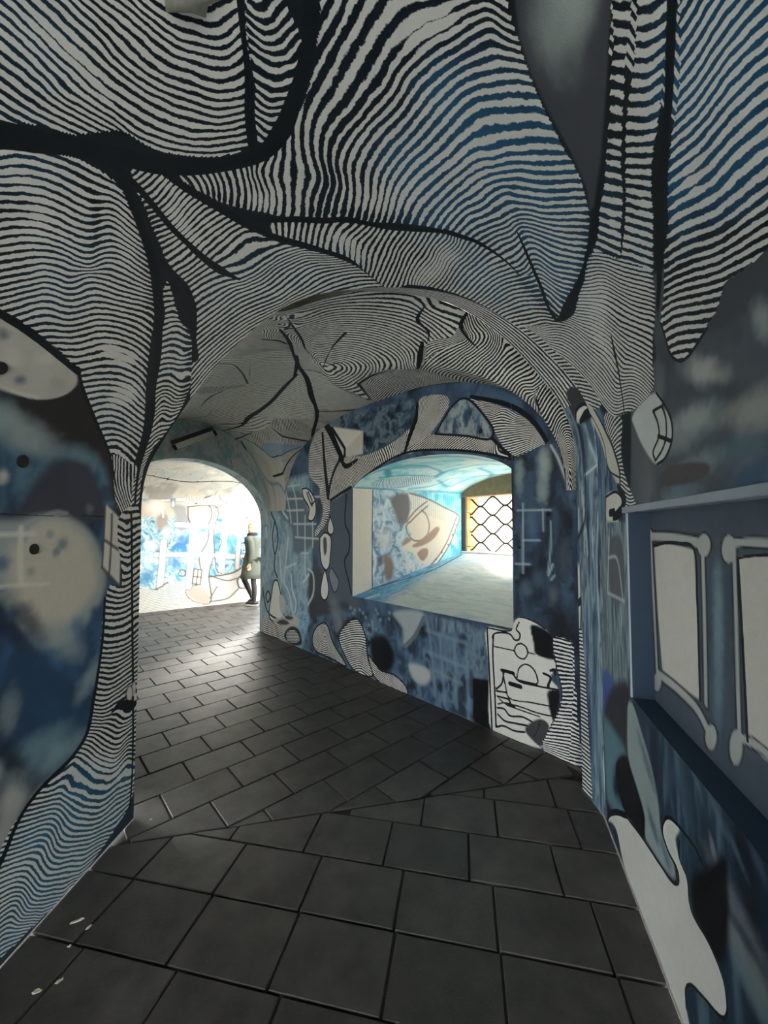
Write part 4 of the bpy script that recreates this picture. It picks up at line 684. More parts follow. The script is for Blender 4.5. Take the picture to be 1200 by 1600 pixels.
    ('swell', [(2.928, 1.404), (2.921, 1.492), (2.931, 1.569)], .1045, .2),
    ('swell', [(3.329, 1.52), (3.279, 1.567), (3.242, 1.524)], .1115, .25),
    ('swell', [(3.77, 1.656), (3.725, 1.592), (3.897, 1.579)], .2182, .2),
    ('swell', [(.362, 1.979), (.325, 2.093), (.46, 1.912)], .161, .2),
    ('swell', [(4.186, 1.44), (4.236, 1.315), (4.077, 1.4)], .1677, .12),
    ('swell', [(4.828, 1.051), (4.864, 1.061)], .0617, .2),
    ('swell', [(4.792, 1.201), (4.764, 1.176)], .0585, .3),
    ('swell', [(2.77, 1.144), (2.735, 1.221), (2.602, 1.32)], .0515, -.14),
    ('swell', [(4.063, 1.724), (3.879, 1.726), (3.64, 1.715)], .0928, -.25),
    ('swell', [(3.591, 1.471), (3.525, 1.553)], .1669, -.18),
    ('swell', [(3.881, 1.076), (3.766, 1.2), (3.629, 1.346)], .1539, -.14),
    ('swell', [(4.697, 1.7), (4.727, 1.492), (4.718, 1.36), (4.687, 1.243)], .0791, -.2),
    ('swell', [(5.085, 1.209), (4.991, 1.095), (4.899, .968)], .0541, -.18),
    ('swell', [(5.065, .857), (5.135, .91)], .0272, -.18),
    ('swell', [(.348, 2.364), (.363, 2.141), (.31, 1.617)], .0741, -.1),
    ('swell', [(2.864, 1.352), (2.724, 1.52), (2.515, 1.718), (2.303, 1.87)], .1337, -.22),
    ('swell', [(3.569, 1.416), (3.566, 1.556), (3.47, 1.678)], .1404, -.16),
    ('swell', [(3.586, 1.199), (3.661, 1.115), (3.753, 1.024)], .119, -.2),
    ('swell', [(3.884, 1.682), (3.649, 1.675), (3.425, 1.636)], .0972, -.2),
    ('swell', [(4.477, 1.793), (4.601, 1.814), (4.686, 1.846)], .1806, -.2),
    ('swell', [(4.731, .749), (4.811, .871), (4.909, .998)], .0568, -.25),
    ('swell', [(4.977, 1.168), (5.127, 1.292), (5.265, 1.394)], .0683, -.2),
    ('swell', [(4.597, .822), (4.662, .973), (4.699, 1.136)], .0371, -.2),
    ('swell', [(3.484, .99), (3.413, 1.131), (3.314, 1.309)], .0586, -.2),
    ('swell', [(3.645, .998), (3.563, 1.145)], .0449, -.2),
    ('swell', [(2.752, 1.015), (2.858, 1.118), (3.003, 1.25)], .0426, -.2),
    ('swell', [(3.095, 1.429), (3.209, 1.591), (3.402, 1.703)], .067, -.2),
    ('swell', [(2.721, 1.786), (2.523, 1.996), (2.343, 2.153)], .1059, -.25),
    ('swell', [(2.532, 2.011), (2.721, 2.025), (2.986, 2.036)], .1245, -.06),
    ('swell', [(2.962, 1.295), (2.989, 1.45), (3.044, 1.661)], .0652, .12),
    ('swell', [(2.765, 1.196), (2.64, 1.298)], .0615, -.1),
    ('swell', [(2.768, 1.301), (2.65, 1.441)], .0931, .08),
    ('swell', [(2.451, 1.21), (2.579, 1.131)], .1106, .08),
    ('swell', [(4.536, 1.262), (4.467, 1.215)], .1258, -.1),
    ('swell', [(4.218, .981), (4.092, 1.075), (3.972, 1.183)], .0808, -.12),
    ('swell', [(5.099, .819), (5.068, .953), (5.045, 1.109)], .0735, -.12),
    ('swell', [(4.353, 1.383), (4.395, 1.473), (4.443, 1.573)], .0646, -.15),
    ('swell', [(1.977, 2.019), (1.841, 2.055)], .0836, -.2),
    ('fill', [(.717, 2.123), (.722, 2.142), (.689, 2.163), (.648, 2.155), (.644, 2.136), (.683, 2.115)], (223, 218, 207), {'soft': .0072}),
    ('fill', [(.725, 2.166), (.726, 2.181), (.691, 2.19), (.661, 2.184), (.65, 2.166), (.704, 2.157)], (223, 218, 207), {'soft': .0074}),
    ('ink_line', [(.72, 2.123), (.685, 2.11), (.64, 2.136), (.651, 2.162), (.694, 2.164), (.723, 2.142), (.72, 2.123)], .0067),
    ('ink_line', [(.644, 2.011), (.655, 2.053), (.639, 2.117), (.603, 2.186)], [.0128, .034, .0383, .0255]),
]
MURALS['recess'] = [
    ('mottle', [(-.05, .7), (1.92, .7), (1.92, 1.8), (-.05, 1.8)], [(68, 80, 92), (81, 93, 105), (73, 85, 97)], (.3, .3), {'soft': .01}),
    ('cloud', 1.22, 1.296, .0379, (131, 158, 166), .8, {'stretch': 6, 'ang': -1.52}),
    ('cloud', 1.232, 1.104, .0338, (118, 149, 160), .7, {'stretch': 6, 'ang': -1.49}),
    ('fill', [(1.684, 1.481), (1.57, 1.5), (1.462, 1.504), (1.352, 1.486), (1.344, 1.354), (1.339, 1.188), (1.344, .993), (1.489, .982), (1.637, .987), (1.665, 1.202)], (214, 212, 203), {'round_': False, 'soft': .0055}),
    ('fill', [(1.112, 1.471), (1.051, 1.482), (.807, 1.501), (.838, .962), (.94, .965), (1.022, .978), (1.101, .989), (1.106, 1.252)], (214, 212, 203), {'round_': False, 'soft': .0028}),
    ('stroke', [(1.729, 1.52), (1.513, 1.519), (1.326, 1.506), (1.271, 1.5)], .052, (22, 22, 26), {'soft': .0032}),
    ('stroke', [(1.717, 1.488), (1.703, 1.22), (1.691, .934)], .0502, (22, 22, 26), {'soft': .0048}),
    ('stroke', [(1.296, 1.472), (1.3, 1.239), (1.308, .996)], .0372, (22, 22, 26), {'soft': .003}),
    ('stroke', [(1.683, .958), (1.5, .964), (1.363, .952), (1.295, .913)], .0519, (22, 22, 26), {'soft': .0035}),
    ('stroke', [(1.148, 1.509), (1.062, 1.517), (.946, 1.516), (.821, 1.518)], .0314, (22, 22, 26), {'soft': .0017}),
    ('stroke', [(1.128, 1.483), (1.132, 1.245), (1.136, .993)], .0307, (22, 22, 26), {'soft': .0024}),
    ('stroke', [(1.146, .979), (1.044, .999), (.939, .979), (.853, .97)], .0338, (22, 22, 26), {'soft': .0019}),
    ('fill', [(1.677, 1.521), (1.691, 1.498), (1.725, 1.482), (1.767, 1.481), (1.802, 1.494), (1.814, 1.518), (1.798, 1.543), (1.762, 1.558), (1.719, 1.558), (1.688, 1.544)], (22, 22, 26), {'soft': .0047}),
    ('fill', [(1.239, 1.501), (1.25, 1.477), (1.274, 1.461), (1.304, 1.459), (1.328, 1.472), (1.337, 1.497), (1.325, 1.523), (1.299, 1.539), (1.269, 1.539), (1.247, 1.525)], (22, 22, 26), {'soft': .0028}),
    ('fill', [(1.638, .939), (1.65, .91), (1.678, .883), (1.713, .869), (1.742, .874), (1.751, .896), (1.738, .927), (1.707, .954), (1.672, .967), (1.646, .961)], (22, 22, 26), {'soft': .0047}),
    ('fill', [(1.242, .926), (1.252, .897), (1.274, .869), (1.301, .854), (1.322, .859), (1.329, .882), (1.319, .914), (1.295, .941), (1.268, .954), (1.248, .948)], (22, 22, 26), {'soft': .003}),
    ('fill', [(1.112, 1.496), (1.121, 1.47), (1.142, 1.453), (1.168, 1.45), (1.188, 1.465), (1.195, 1.492), (1.185, 1.519), (1.162, 1.536), (1.136, 1.536), (1.117, 1.521)], (22, 22, 26), {'soft': .0024}),
    ('fill', [(1.117, .963), (1.126, .928), (1.146, .898), (1.169, .885), (1.188, .894), (1.193, .923), (1.183, .96), (1.163, .99), (1.139, 1.002), (1.122, .991)], (22, 22, 26), {'soft': .0025}),
    ('stroke', [(1.729, 1.52), (1.513, 1.519), (1.326, 1.506), (1.271, 1.5)], .0325, (185, 190, 188), {'soft': .0032}),
    ('stroke', [(1.717, 1.488), (1.703, 1.22), (1.691, .934)], .0215, (185, 190, 188), {'soft': .0048}),
    ('stroke', [(1.296, 1.472), (1.3, 1.239), (1.308, .996)], .0193, (185, 190, 188), {'soft': .003}),
    ('stroke', [(1.683, .958), (1.5, .964), (1.363, .952), (1.295, .913)], .0311, (185, 190, 188), {'soft': .0035}),
    ('stroke', [(1.148, 1.509), (1.062, 1.517), (.946, 1.516), (.821, 1.518)], .0209, (185, 190, 188), {'soft': .0017}),
    ('stroke', [(1.128, 1.483), (1.132, 1.245), (1.136, .993)], .0165, (185, 190, 188), {'soft': .0024}),
    ('stroke', [(1.146, .979), (1.044, .999), (.939, .979), (.853, .97)], .0225, (185, 190, 188), {'soft': .0019}),
    ('fill', [(1.694, 1.521), (1.705, 1.501), (1.73, 1.489), (1.761, 1.488), (1.786, 1.499), (1.795, 1.519), (1.783, 1.539), (1.756, 1.551), (1.725, 1.551), (1.702, 1.54)], (185, 190, 188), {'soft': .0048}),
    ('fill', [(1.249, 1.501), (1.257, 1.48), (1.277, 1.465), (1.301, 1.464), (1.32, 1.476), (1.326, 1.498), (1.317, 1.52), (1.296, 1.534), (1.272, 1.534), (1.254, 1.522)], (185, 190, 188), {'soft': .0028}),
    ('fill', [(1.653, .933), (1.662, .909), (1.683, .888), (1.708, .878), (1.727, .884), (1.733, .903), (1.724, .928), (1.702, .95), (1.678, .958), (1.659, .952)], (185, 190, 188), {'soft': .0047}),
    ('fill', [(1.251, .922), (1.259, .896), (1.276, .872), (1.297, .861), (1.314, .866), (1.319, .887), (1.311, .915), (1.292, .938), (1.271, .948), (1.256, .942)], (185, 190, 188), {'soft': .003}),
    ('fill', [(1.119, 1.496), (1.126, 1.472), (1.144, 1.457), (1.165, 1.455), (1.182, 1.468), (1.187, 1.492), (1.178, 1.517), (1.16, 1.532), (1.139, 1.532), (1.123, 1.518)], (185, 190, 188), {'soft': .0024}),
    ('fill', [(1.124, .96), (1.132, .928), (1.148, .901), (1.167, .89), (1.181, .9), (1.185, .927), (1.177, .96), (1.16, .987), (1.142, .996), (1.128, .986)], (185, 190, 188), {'soft': .0025}),
    ('ink_line', [(1.684, 1.481), (1.57, 1.498), (1.462, 1.499), (1.352, 1.486), (1.341, 1.333), (1.344, .993)], .0138),
    ('ink_line', [(1.112, 1.471), (1.051, 1.482), (.807, 1.501)], .0085),
    ('ink_line', [(1.112, 1.471), (1.106, 1.252), (1.101, .989)], .0115),
]
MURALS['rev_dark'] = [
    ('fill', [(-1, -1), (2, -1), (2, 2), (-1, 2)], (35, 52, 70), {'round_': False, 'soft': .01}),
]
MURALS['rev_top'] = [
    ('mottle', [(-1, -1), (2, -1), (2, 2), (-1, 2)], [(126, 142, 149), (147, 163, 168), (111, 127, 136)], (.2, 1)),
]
MURALS['vault'] = [
    ('mottle', [(-1, -.5), (5, -.5), (5, 3), (-1, 3)], [(136, 139, 138), (163, 163, 159), (179, 178, 171), (147, 149, 149)], (.12, .3), {'soft': .01}),
    ('stripes', [(2.102, 1.651), (1.77, 1.39), (1.675, 1.138), (2.005, .923), (2.391, .849), (2.792, .776), (3.159, .74), (3.542, .717), (3.817, .668), (4.364, .934), (4.38, 1.375), (4.38, 1.58), (4.593, 1.457), (2.674, 1.61)], [(0, [(2.055, 1.594), (1.911, 1.324), (1.768, 1.085)]), (10, [(2.511, 1.546), (2.334, 1.255), (2.057, .961)]), (22, [(3.166, 1.462), (2.863, 1.168), (2.339, .876)]), (32, [(4.03, 1.325), (3.451, 1.013), (2.87, .784)]), (42, [(4.38, 1.438), (4.246, .974), (3.45, .74)])], {'duty': .66, 'ink': (106, 111, 113), 'pale': (212, 212, 205)}),
    ('stripes', [(2.04, .889), (2.222, .677), (2.634, .337), (2.849, .255), (2.872, .384), (3.059, .574), (3.236, .552), (3.624, .522), (4.067, .581), (4.408, .704), (3.793, .661), (3.191, .726), (2.776, .768), (2.339, .847)], [(0, [(2.167, .857), (2.134, .761)]), (10, [(2.575, .78), (2.439, .527)]), (18, [(2.987, .726), (2.747, .301)]), (28, [(3.745, .646), (3.411, .622), (3.16, .573)])], {'duty': .68, 'ink': (114, 120, 121), 'pale': (212, 212, 205)}),
    ('stripes', [(4.178, .534), (3.846, .529), (3.345, .388), (3.405, .029), (3.486, .275), (3.965, .361), (4.098, .415)], [(0, [(3.991, .539), (4.098, .454)]), (20, [(3.344, .407), (3.496, .307)]), (34, [(3.39, .078), (3.42, .04)])], {'duty': .5, 'ink': (101, 106, 108), 'pale': (212, 212, 205)}),
    ('stripes', [(3.289, .525), (3.16, .573), (3.032, .554), (2.932, .349), (3.059, .114), (3.149, .221), (3.19, .381), (3.296, .45)], [(0, [(3.187, .559), (3.331, .477)]), (12, [(2.965, .453), (3.164, .314)]), (22, [(2.968, .255), (3.083, .129)])], {'duty': .45, 'ink': (33, 35, 37)}),
    ('stripes', [(2.812, 1.532), (2.719, 1.502), (2.75, 1.318), (2.633, 1.126), (2.705, 1.123), (2.895, 1.251), (3.003, 1.345), (3.025, 1.429)], [(0, [(2.828, 1.503), (2.95, 1.465)]), (18, [(2.724, 1.288), (2.892, 1.239)]), (30, [(2.621, 1.145), (2.701, 1.118)])], {'duty': .5, 'ink': (38, 41, 42)}),
    ('mottle', [(4.38, 1.651), (4.38, 1.391), (4.38, .849), (4.059, .509), (4.018, .335), (3.893, .238), (4.425, .141), (4.38, .173), (4.38, .212), (4.38, .44), (4.38, .998), (4.38, 1.666)], [(154, 180, 182), (180, 187, 185), (122, 165, 172), (188, 190, 184)], (.1, .25), {'soft': .0196}),
    ('mottle', [(4.275, .336), (3.893, .238), (3.599, .195), (3.439, .009), (3.378, -.096), (3.578, -.159), (3.729, -.124), (3.822, -.011), (3.933, .052), (4.279, .084), (4.38, .173), (4.38, .252)], [(158, 160, 156), (184, 184, 177), (166, 168, 164)], (.06, .3), {'soft': .0179}),
    ('fill', [(3.978, .354), (3.457, .31), (3.429, .025), (3.594, .197), (3.864, .233)], (133, 156, 178), {'soft': .0263}),
    ('ink_line', [(1.731, 1.082), (1.969, .957), (2.097, .898)], [.0234, .0301, .0268]),
    ('ink_line', [(2.028, .909), (2.391, .849), (2.792, .776), (3.159, .74), (3.542, .717), (3.817, .668), (4.461, .722)], [.0208, .0364, .0364, .0416, .052, .026, .0104]),
    ('ink_line', [(2.141, 1.617), (2.064, 1.505), (2.267, 1.332), (2.588, 1.132)], [.0058, .0145, .0174, .0203]),
    ('ink_line', [(2.039, 1.347), (2.361, 1.212)], [.0061, .0121]),
    ('ink_line', [(3.812, 1.224), (3.174, 1.287), (2.895, 1.251)], [.0035, .0212, .0142]),
    ('ink_line', [(4.38, 1.297), (4.093, 1.057), (3.788, 1.063)], [.013, .0086]),
    ('ink_line', [(4.274, .861), (3.849, .707), (3.636, .693)], [.0125, .0187]),
    ('ink_line', [(4.178, .534), (3.997, .365), (3.883, .243), (3.6, .213), (3.428, .016)], [.0099, .0148, .0099, .0099, .0099]),
    ('ink_line', [(4.076, .103), (3.706, .096), (3.498, .014), (3.354, -.081)], [.0132, .0175, .0175, .0263]),
    ('ink_line', [(3.822, -.011), (3.655, -.122), (3.382, -.078)], [.0093, .0139, .0186]),
    ('ink_line', [(3.341, .498), (3.323, .4), (3.319, .235), (3.321, -.04)], [.0195, .0293, .0244, .0195]),
    ('ink_line', [(4.286, .489), (4.385, .367), (4.476, .265)], [.0253, .0338, .0253]),
    ('ink_line', [(4.38, 1.36), (4.38, .998), (4.38, .542), (4.38, .267)], [.0029, .0039, .0039, .0039]),
    ('ink_line', [(4.38, .849), (4.519, .587), (3.846, .529)], [.0108, .0216, .0108]),
    ('stroke', [(4.38, .173), (4.279, .084), (3.933, .052), (3.822, -.011)], .0117, (82, 130, 141), {'soft': .0058}),
    ('stroke', [(4.38, .613), (4.56, .373), (4.541, .257)], .0195, (82, 144, 163), {'soft': .013, 'alpha': .7}),
    ('stroke', [(4.38, .362), (4.38, .267), (4.38, .173)], .0259, (76, 130, 145), {'soft': .0162, 'alpha': .7}),
    ('stripes', [(1.916, .953), (1.803, .775), (1.875, .583), (1.957, .288), (2.001, .039), (2.257, .007), (2.449, .173), (2.538, .347), (2.326, .563), (2.122, .745)], [(0, [(1.918, .87), (1.792, .782)]), (10, [(2.065, .745), (1.896, .55)]), (20, [(2.278, .574), (1.973, .234)]), (28, [(2.468, .372), (2.107, .039)])], {'duty': .68, 'ink': (101, 106, 108), 'pale': (212, 212, 205)}),
    ('stripes', [(.979, 1.604), (.854, 1.52), (.701, 1.387), (.546, 1.211), (.423, 1.066), (.354, .915), (.262, .833), (.255, .73), (.407, .624), (.486, .607), (.661, .635), (.789, .595), (.965, .449), (1.214, .539), (1.415, .54), (1.69, .461), (1.981, .056), (1.905, .37), (1.868, .625), (1.792, .782), (1.829, .94), (1.764, 1.08), (1.554, 1.235), (1.267, 1.474), (1.463, 1.464), (1.39, 1.547), (1.126, 1.63), (1.007, 1.626)], [(0, [(.933, 1.613), (.814, 1.479), (.698, 1.331), (.545, 1.147), (.448, .955), (.475, .85), (.431, .759), (.373, .686)]), (4, [(1.088, 1.495), (.926, 1.348), (.798, 1.177), (.683, 1.003), (.592, .842), (.566, .744), (.549, .648)]), (8, [(1.261, 1.368), (1.047, 1.241), (.905, 1.078), (.784, .908), (.713, .76), (.678, .65)]), (12, [(1.31, 1.308), (1.122, 1.149), (.975, .978), (.881, .832), (.835, .699), (.834, .598), (.922, .514)]), (17, [(1.457, 1.187), (1.252, 1.057), (1.122, .917), (1.026, .779), (.985, .668), (.99, .594), (1.076, .49)]), (21, [(1.545, 1.105), (1.352, .987), (1.22, .839), (1.168, .736), (1.17, .649), (1.263, .566)]), (25, [(1.598, 1.036), (1.454, .947), (1.357, .828), (1.309, .734), (1.323, .654), (1.435, .596), (1.647, .533)]), (28, [(1.639, .964), (1.549, .913), (1.46, .815), (1.438, .732), (1.48, .682), (1.671, .642), (1.787, .646)]), (31, [(1.674, .91), (1.578, .829), (1.562, .774), (1.663, .752), (1.75, .759)]), (9, [(1.147, 1.554), (1.328, 1.423), (1.554, 1.235), (1.759, 1.075)]), (4, [(1.275, 1.534), (1.121, 1.578), (1.024, 1.585)])], {'duty': .56, 'ink': (41, 43, 45)}),
    ('stripes', [(.402, .647), (.486, .607), (.676, .635), (.782, .55), (.931, .458), (.876, .406), (.787, .113), (.736, -.037), (.31, .582)], [(0, [(.462, .585), (.695, .614)]), (4, [(.473, .552), (.789, .524)]), (9, [(.504, .493), (.903, .451)]), (15, [(.475, .44), (.915, .323)]), (21, [(.443, .391), (.861, .165)])], {'duty': .5, 'ink': (30, 32, 34)}),
    ('stripes', [(1.67, .381), (1.475, .489), (1.247, .472), (1.018, .401), (1.2, .122), (1.352, .042), (1.588, -.164), (1.864, -.111), (1.99, .026), (1.834, .224)], [(0, [(1.665, .376), (1.453, .471), (1.262, .457)]), (5, [(1.823, .213), (1.539, .318), (1.295, .349)]), (11, [(1.936, .006), (1.573, .163), (1.241, .203)]), (16, [(1.821, -.117), (1.505, .037), (1.306, .071)])], {'duty': .5, 'ink': (47, 52, 55)}),
    ('stripes', [(.284, .706), (.242, .697), (.177, .605), (.115, .486), (.044, .358), (-.001, .301), (-.03, .254), (-.027, .204), (.019, .176), (.09, .165), (.139, .18), (.129, .102), (.528, 0), (.887, -.161), (.852, .113), (.932, .419), (.862, .497), (.592, .56), (.401, .56), (.392, .643), (.347, .686)], [(0, [(.836, .489), (.589, .547), (.401, .56)]), (3, [(.805, .432), (.563, .489), (.39, .522), (.349, .598), (.32, .672)]), (6, [(.774, .355), (.491, .456), (.341, .483), (.271, .533), (.281, .641)]), (9, [(.751, .265), (.442, .411), (.285, .454), (.228, .506), (.23, .594)]), (13, [(.735, .12), (.381, .366), (.255, .407), (.186, .462), (.133, .454), (.177, .55)]), (17, [(.803, -.16), (.321, .3), (.225, .338), (.147, .352), (.084, .385), (.1, .434)]), (21, [(.528, 0), (.285, .237), (.195, .269), (.121, .276), (.056, .314), (.048, .351)]), (26, [(.228, .157), (.184, .204), (.116, .201), (.027, .225), (.006, .267)]), (30, [(.158, .118), (.107, .176), (.014, .186), (-.02, .223)])], {'duty': .5, 'ink': (22, 23, 25)}),
    ('stripes', [(.964, .383), (.89, .064), (.608, 0), (.218, .149), (.129, .102), (.059, .047), (.059, .047), (.148, .11), (.308, .189), (.677, 0), (1.246, -.155), (1.303, .008)], [(0, [(.964, .383), (1.278, -.009)]), (30, [(.887, -.161), (.667, 0)]), (55, [(.228, .157), (.158, .118)]), (70, [(.079, .063), (.069, .055)])], {'duty': .55, 'ink': (52, 57, 59)}),
    ('fill', [(.134, .168), (.054, .192), (-.047, .136), (-.113, .032), (-.181, 0), (-.151, 0), (.009, 0), (.009, 0), (.039, .031), (.099, .086)], (27, 28, 31), {'soft': .0008}),
    ('stripes', [(.106, .195), (.038, .207), (-.038, .118), (-.081, .033), (-.121, 0), (-.101, 0), (-.011, 0), (-.001, 0), (.029, .031), (.099, .086)], [(0, [(.254, .118), (.051, .242)]), (8, [(.119, .094), (-.019, .15)]), (16, [(.039, .031), (-.057, .069)]), (24, [(.011, .004), (-.089, .016)]), (34, [(-.011, 0), (-.121, 0)])], {'duty': .42, 'ink': (22, 23, 25)}),
    ('ink_line', [(.293, .839), (.234, .758), (.182, .666), (.134, .565), (.092, .45), (.035, .356), (-.01, .278)], [.0121, .0282, .0302, .0302, .0262, .0222, .0242]),
    ('ink_line', [(.292, .71), (.392, .643), (.398, .547), (.373, .472)], [.0184, .0276, .0184, .0069]),
    ('ink_line', [(.72, .654), (.825, .565), (.958, .447)], [.0227, .0454, .0227]),
    ('ink_line', [(.467, .896), (.613, .82), (.622, .697), (.687, .639)], [.0073, .0266, .017, .0097]),
    ('ink_line', [(1.69, .461), (1.445, .515), (1.241, .514)], [.0313, .0282, .0125]),
    ('ink_line', [(1.69, .461), (1.961, .073)], [.0352, .0141]),
    ('ink_line', [(.978, 1.599), (1.206, 1.417), (1.434, 1.208), (1.571, 1.09), (1.703, .841)], [.0078, .0182, .0208, .013, .0078]),
    ('ink_line', [(1.267, 1.48), (1.501, 1.278), (1.74, 1.101), (1.902, .961), (2.052, .796), (2.301, .597), (2.618, .295)], [.0194, .0292, .0227, .0259, .0259, .0324, .0292]),
    ('ink_line', [(1.916, .953), (1.803, .775), (1.875, .583), (1.957, .288), (2.001, .039)], .0105),
    ('ink_line', [(1.703, .841), (1.403, .967), (1.128, 1.032)], [.0115, .0115, .023]),
    ('ink_line', [(1.703, .841), (1.584, .824), (1.488, .795)], .0098),
    ('ink_line', [(2.627, .31), (2.386, .042), (2.033, -.127), (1.466, 0), (1.256, 0), (.877, 0)], [.0154, .0346, .0346, .0308, .0308, .0308]),
    ('ink_line', [(1.708, 1.095), (1.872, .974), (2.001, .813), (2.318, .555), (2.717, .248), (3.138, .036), (3.354, -.081)], [.019, .0229, .0343, .0381, .0419, .0457, .0229]),
    ('ink_line', [(1.475, 1.507), (1.489, 1.376), (1.538, 1.284)], [.0158, .0264, .0158]),
]
MURALS['face'] = [
    ('mottle', [(-1, -1), (4, -1), (4, 2), (-1, 2)], [(168, 185, 186), (193, 195, 189), (129, 171, 177), (195, 195, 187)], (.14, .3), {'soft': .01}),
    ('ink_line', [(.1, 0), (.2, .5), (.25, 1)], .006),
    ('ink_line', [(.25, 0), (.34, .5), (.38, 1)], .006),
    ('ink_line', [(.4, 0), (.48, .5), (.51, 1)], .006),
    ('ink_line', [(.55, 0), (.62, .5), (.64, 1)], .006),
    ('ink_line', [(.7, 0), (.76, .5), (.77, 1)], .006),
    ('ink_line', [(.85, 0), (.9, .5), (.9, 1)], .006),
    ('ink_line', [(1, 0), (1.04, .5), (1.03, 1)], .006),
    ('ink_line', [(1.15, 0), (1.18, .5), (1.16, 1)], .006),
    ('ink_line', [(1.3, 0), (1.32, .5), (1.29, 1)], .006),
    ('ink_line', [(1.45, 0), (1.46, .5), (1.42, 1)], .006),
    ('ink_line', [(1.6, 0), (1.6, .5), (1.55, 1)], .006),
    ('ink_line', [(1.75, 0), (1.74, .5), (1.68, 1)], .006),
    ('ink_line', [(1.9, 0), (1.88, .5), (1.81, 1)], .006),
    ('ink_line', [(2.05, 0), (2.02, .5), (1.94, 1)], .006),
]
MURALS['band2'] = [
    ('mottle', [(-1, -1), (4, -1), (4, 2), (-1, 2)], [(127, 148, 159), (168, 183, 186), (101, 125, 141)], (.1, .4), {'soft': .01}),
    ('ink_line', [(.02, 0), (.05, 1)], .006),
    ('ink_line', [(.1, 0), (.13, 1)], .006),
    ('ink_line', [(.18, 0), (.21, 1)], .006),
    ('ink_line', [(.26, 0), (.29, 1)], .006),
    ('ink_line', [(.34, 0), (.37, 1)], .006),
    ('ink_line', [(.42, 0), (.45, 1)], .006),
    ('ink_line', [(.5, 0), (.53, 1)], .006),
    ('ink_line', [(.58, 0), (.61, 1)], .006),
    ('ink_line', [(.66, 0), (.69, 1)], .006),
    ('ink_line', [(.74, 0), (.77, 1)], .006),
    ('ink_line', [(.82, 0), (.85, 1)], .006),
    ('ink_line', [(.9, 0), (.93, 1)], .006),
    ('ink_line', [(.98, 0), (1.01, 1)], .006),
    ('ink_line', [(1.06, 0), (1.09, 1)], .006),
    ('ink_line', [(1.14, 0), (1.17, 1)], .006),
    ('ink_line', [(1.22, 0), (1.25, 1)], .006),
    ('ink_line', [(1.3, 0), (1.33, 1)], .006),
    ('ink_line', [(1.38, 0), (1.41, 1)], .006),
    ('ink_line', [(1.46, 0), (1.49, 1)], .006),
    ('ink_line', [(1.54, 0), (1.57, 1)], .006),
    ('ink_line', [(1.62, 0), (1.65, 1)], .006),
    ('ink_line', [(1.7, 0), (1.73, 1)], .006),
    ('ink_line', [(1.78, 0), (1.81, 1)], .006),
    ('ink_line', [(1.86, 0), (1.89, 1)], .006),
    ('ink_line', [(1.94, 0), (1.97, 1)], .006),
    ('ink_line', [(2.02, 0), (2.05, 1)], .006),
]
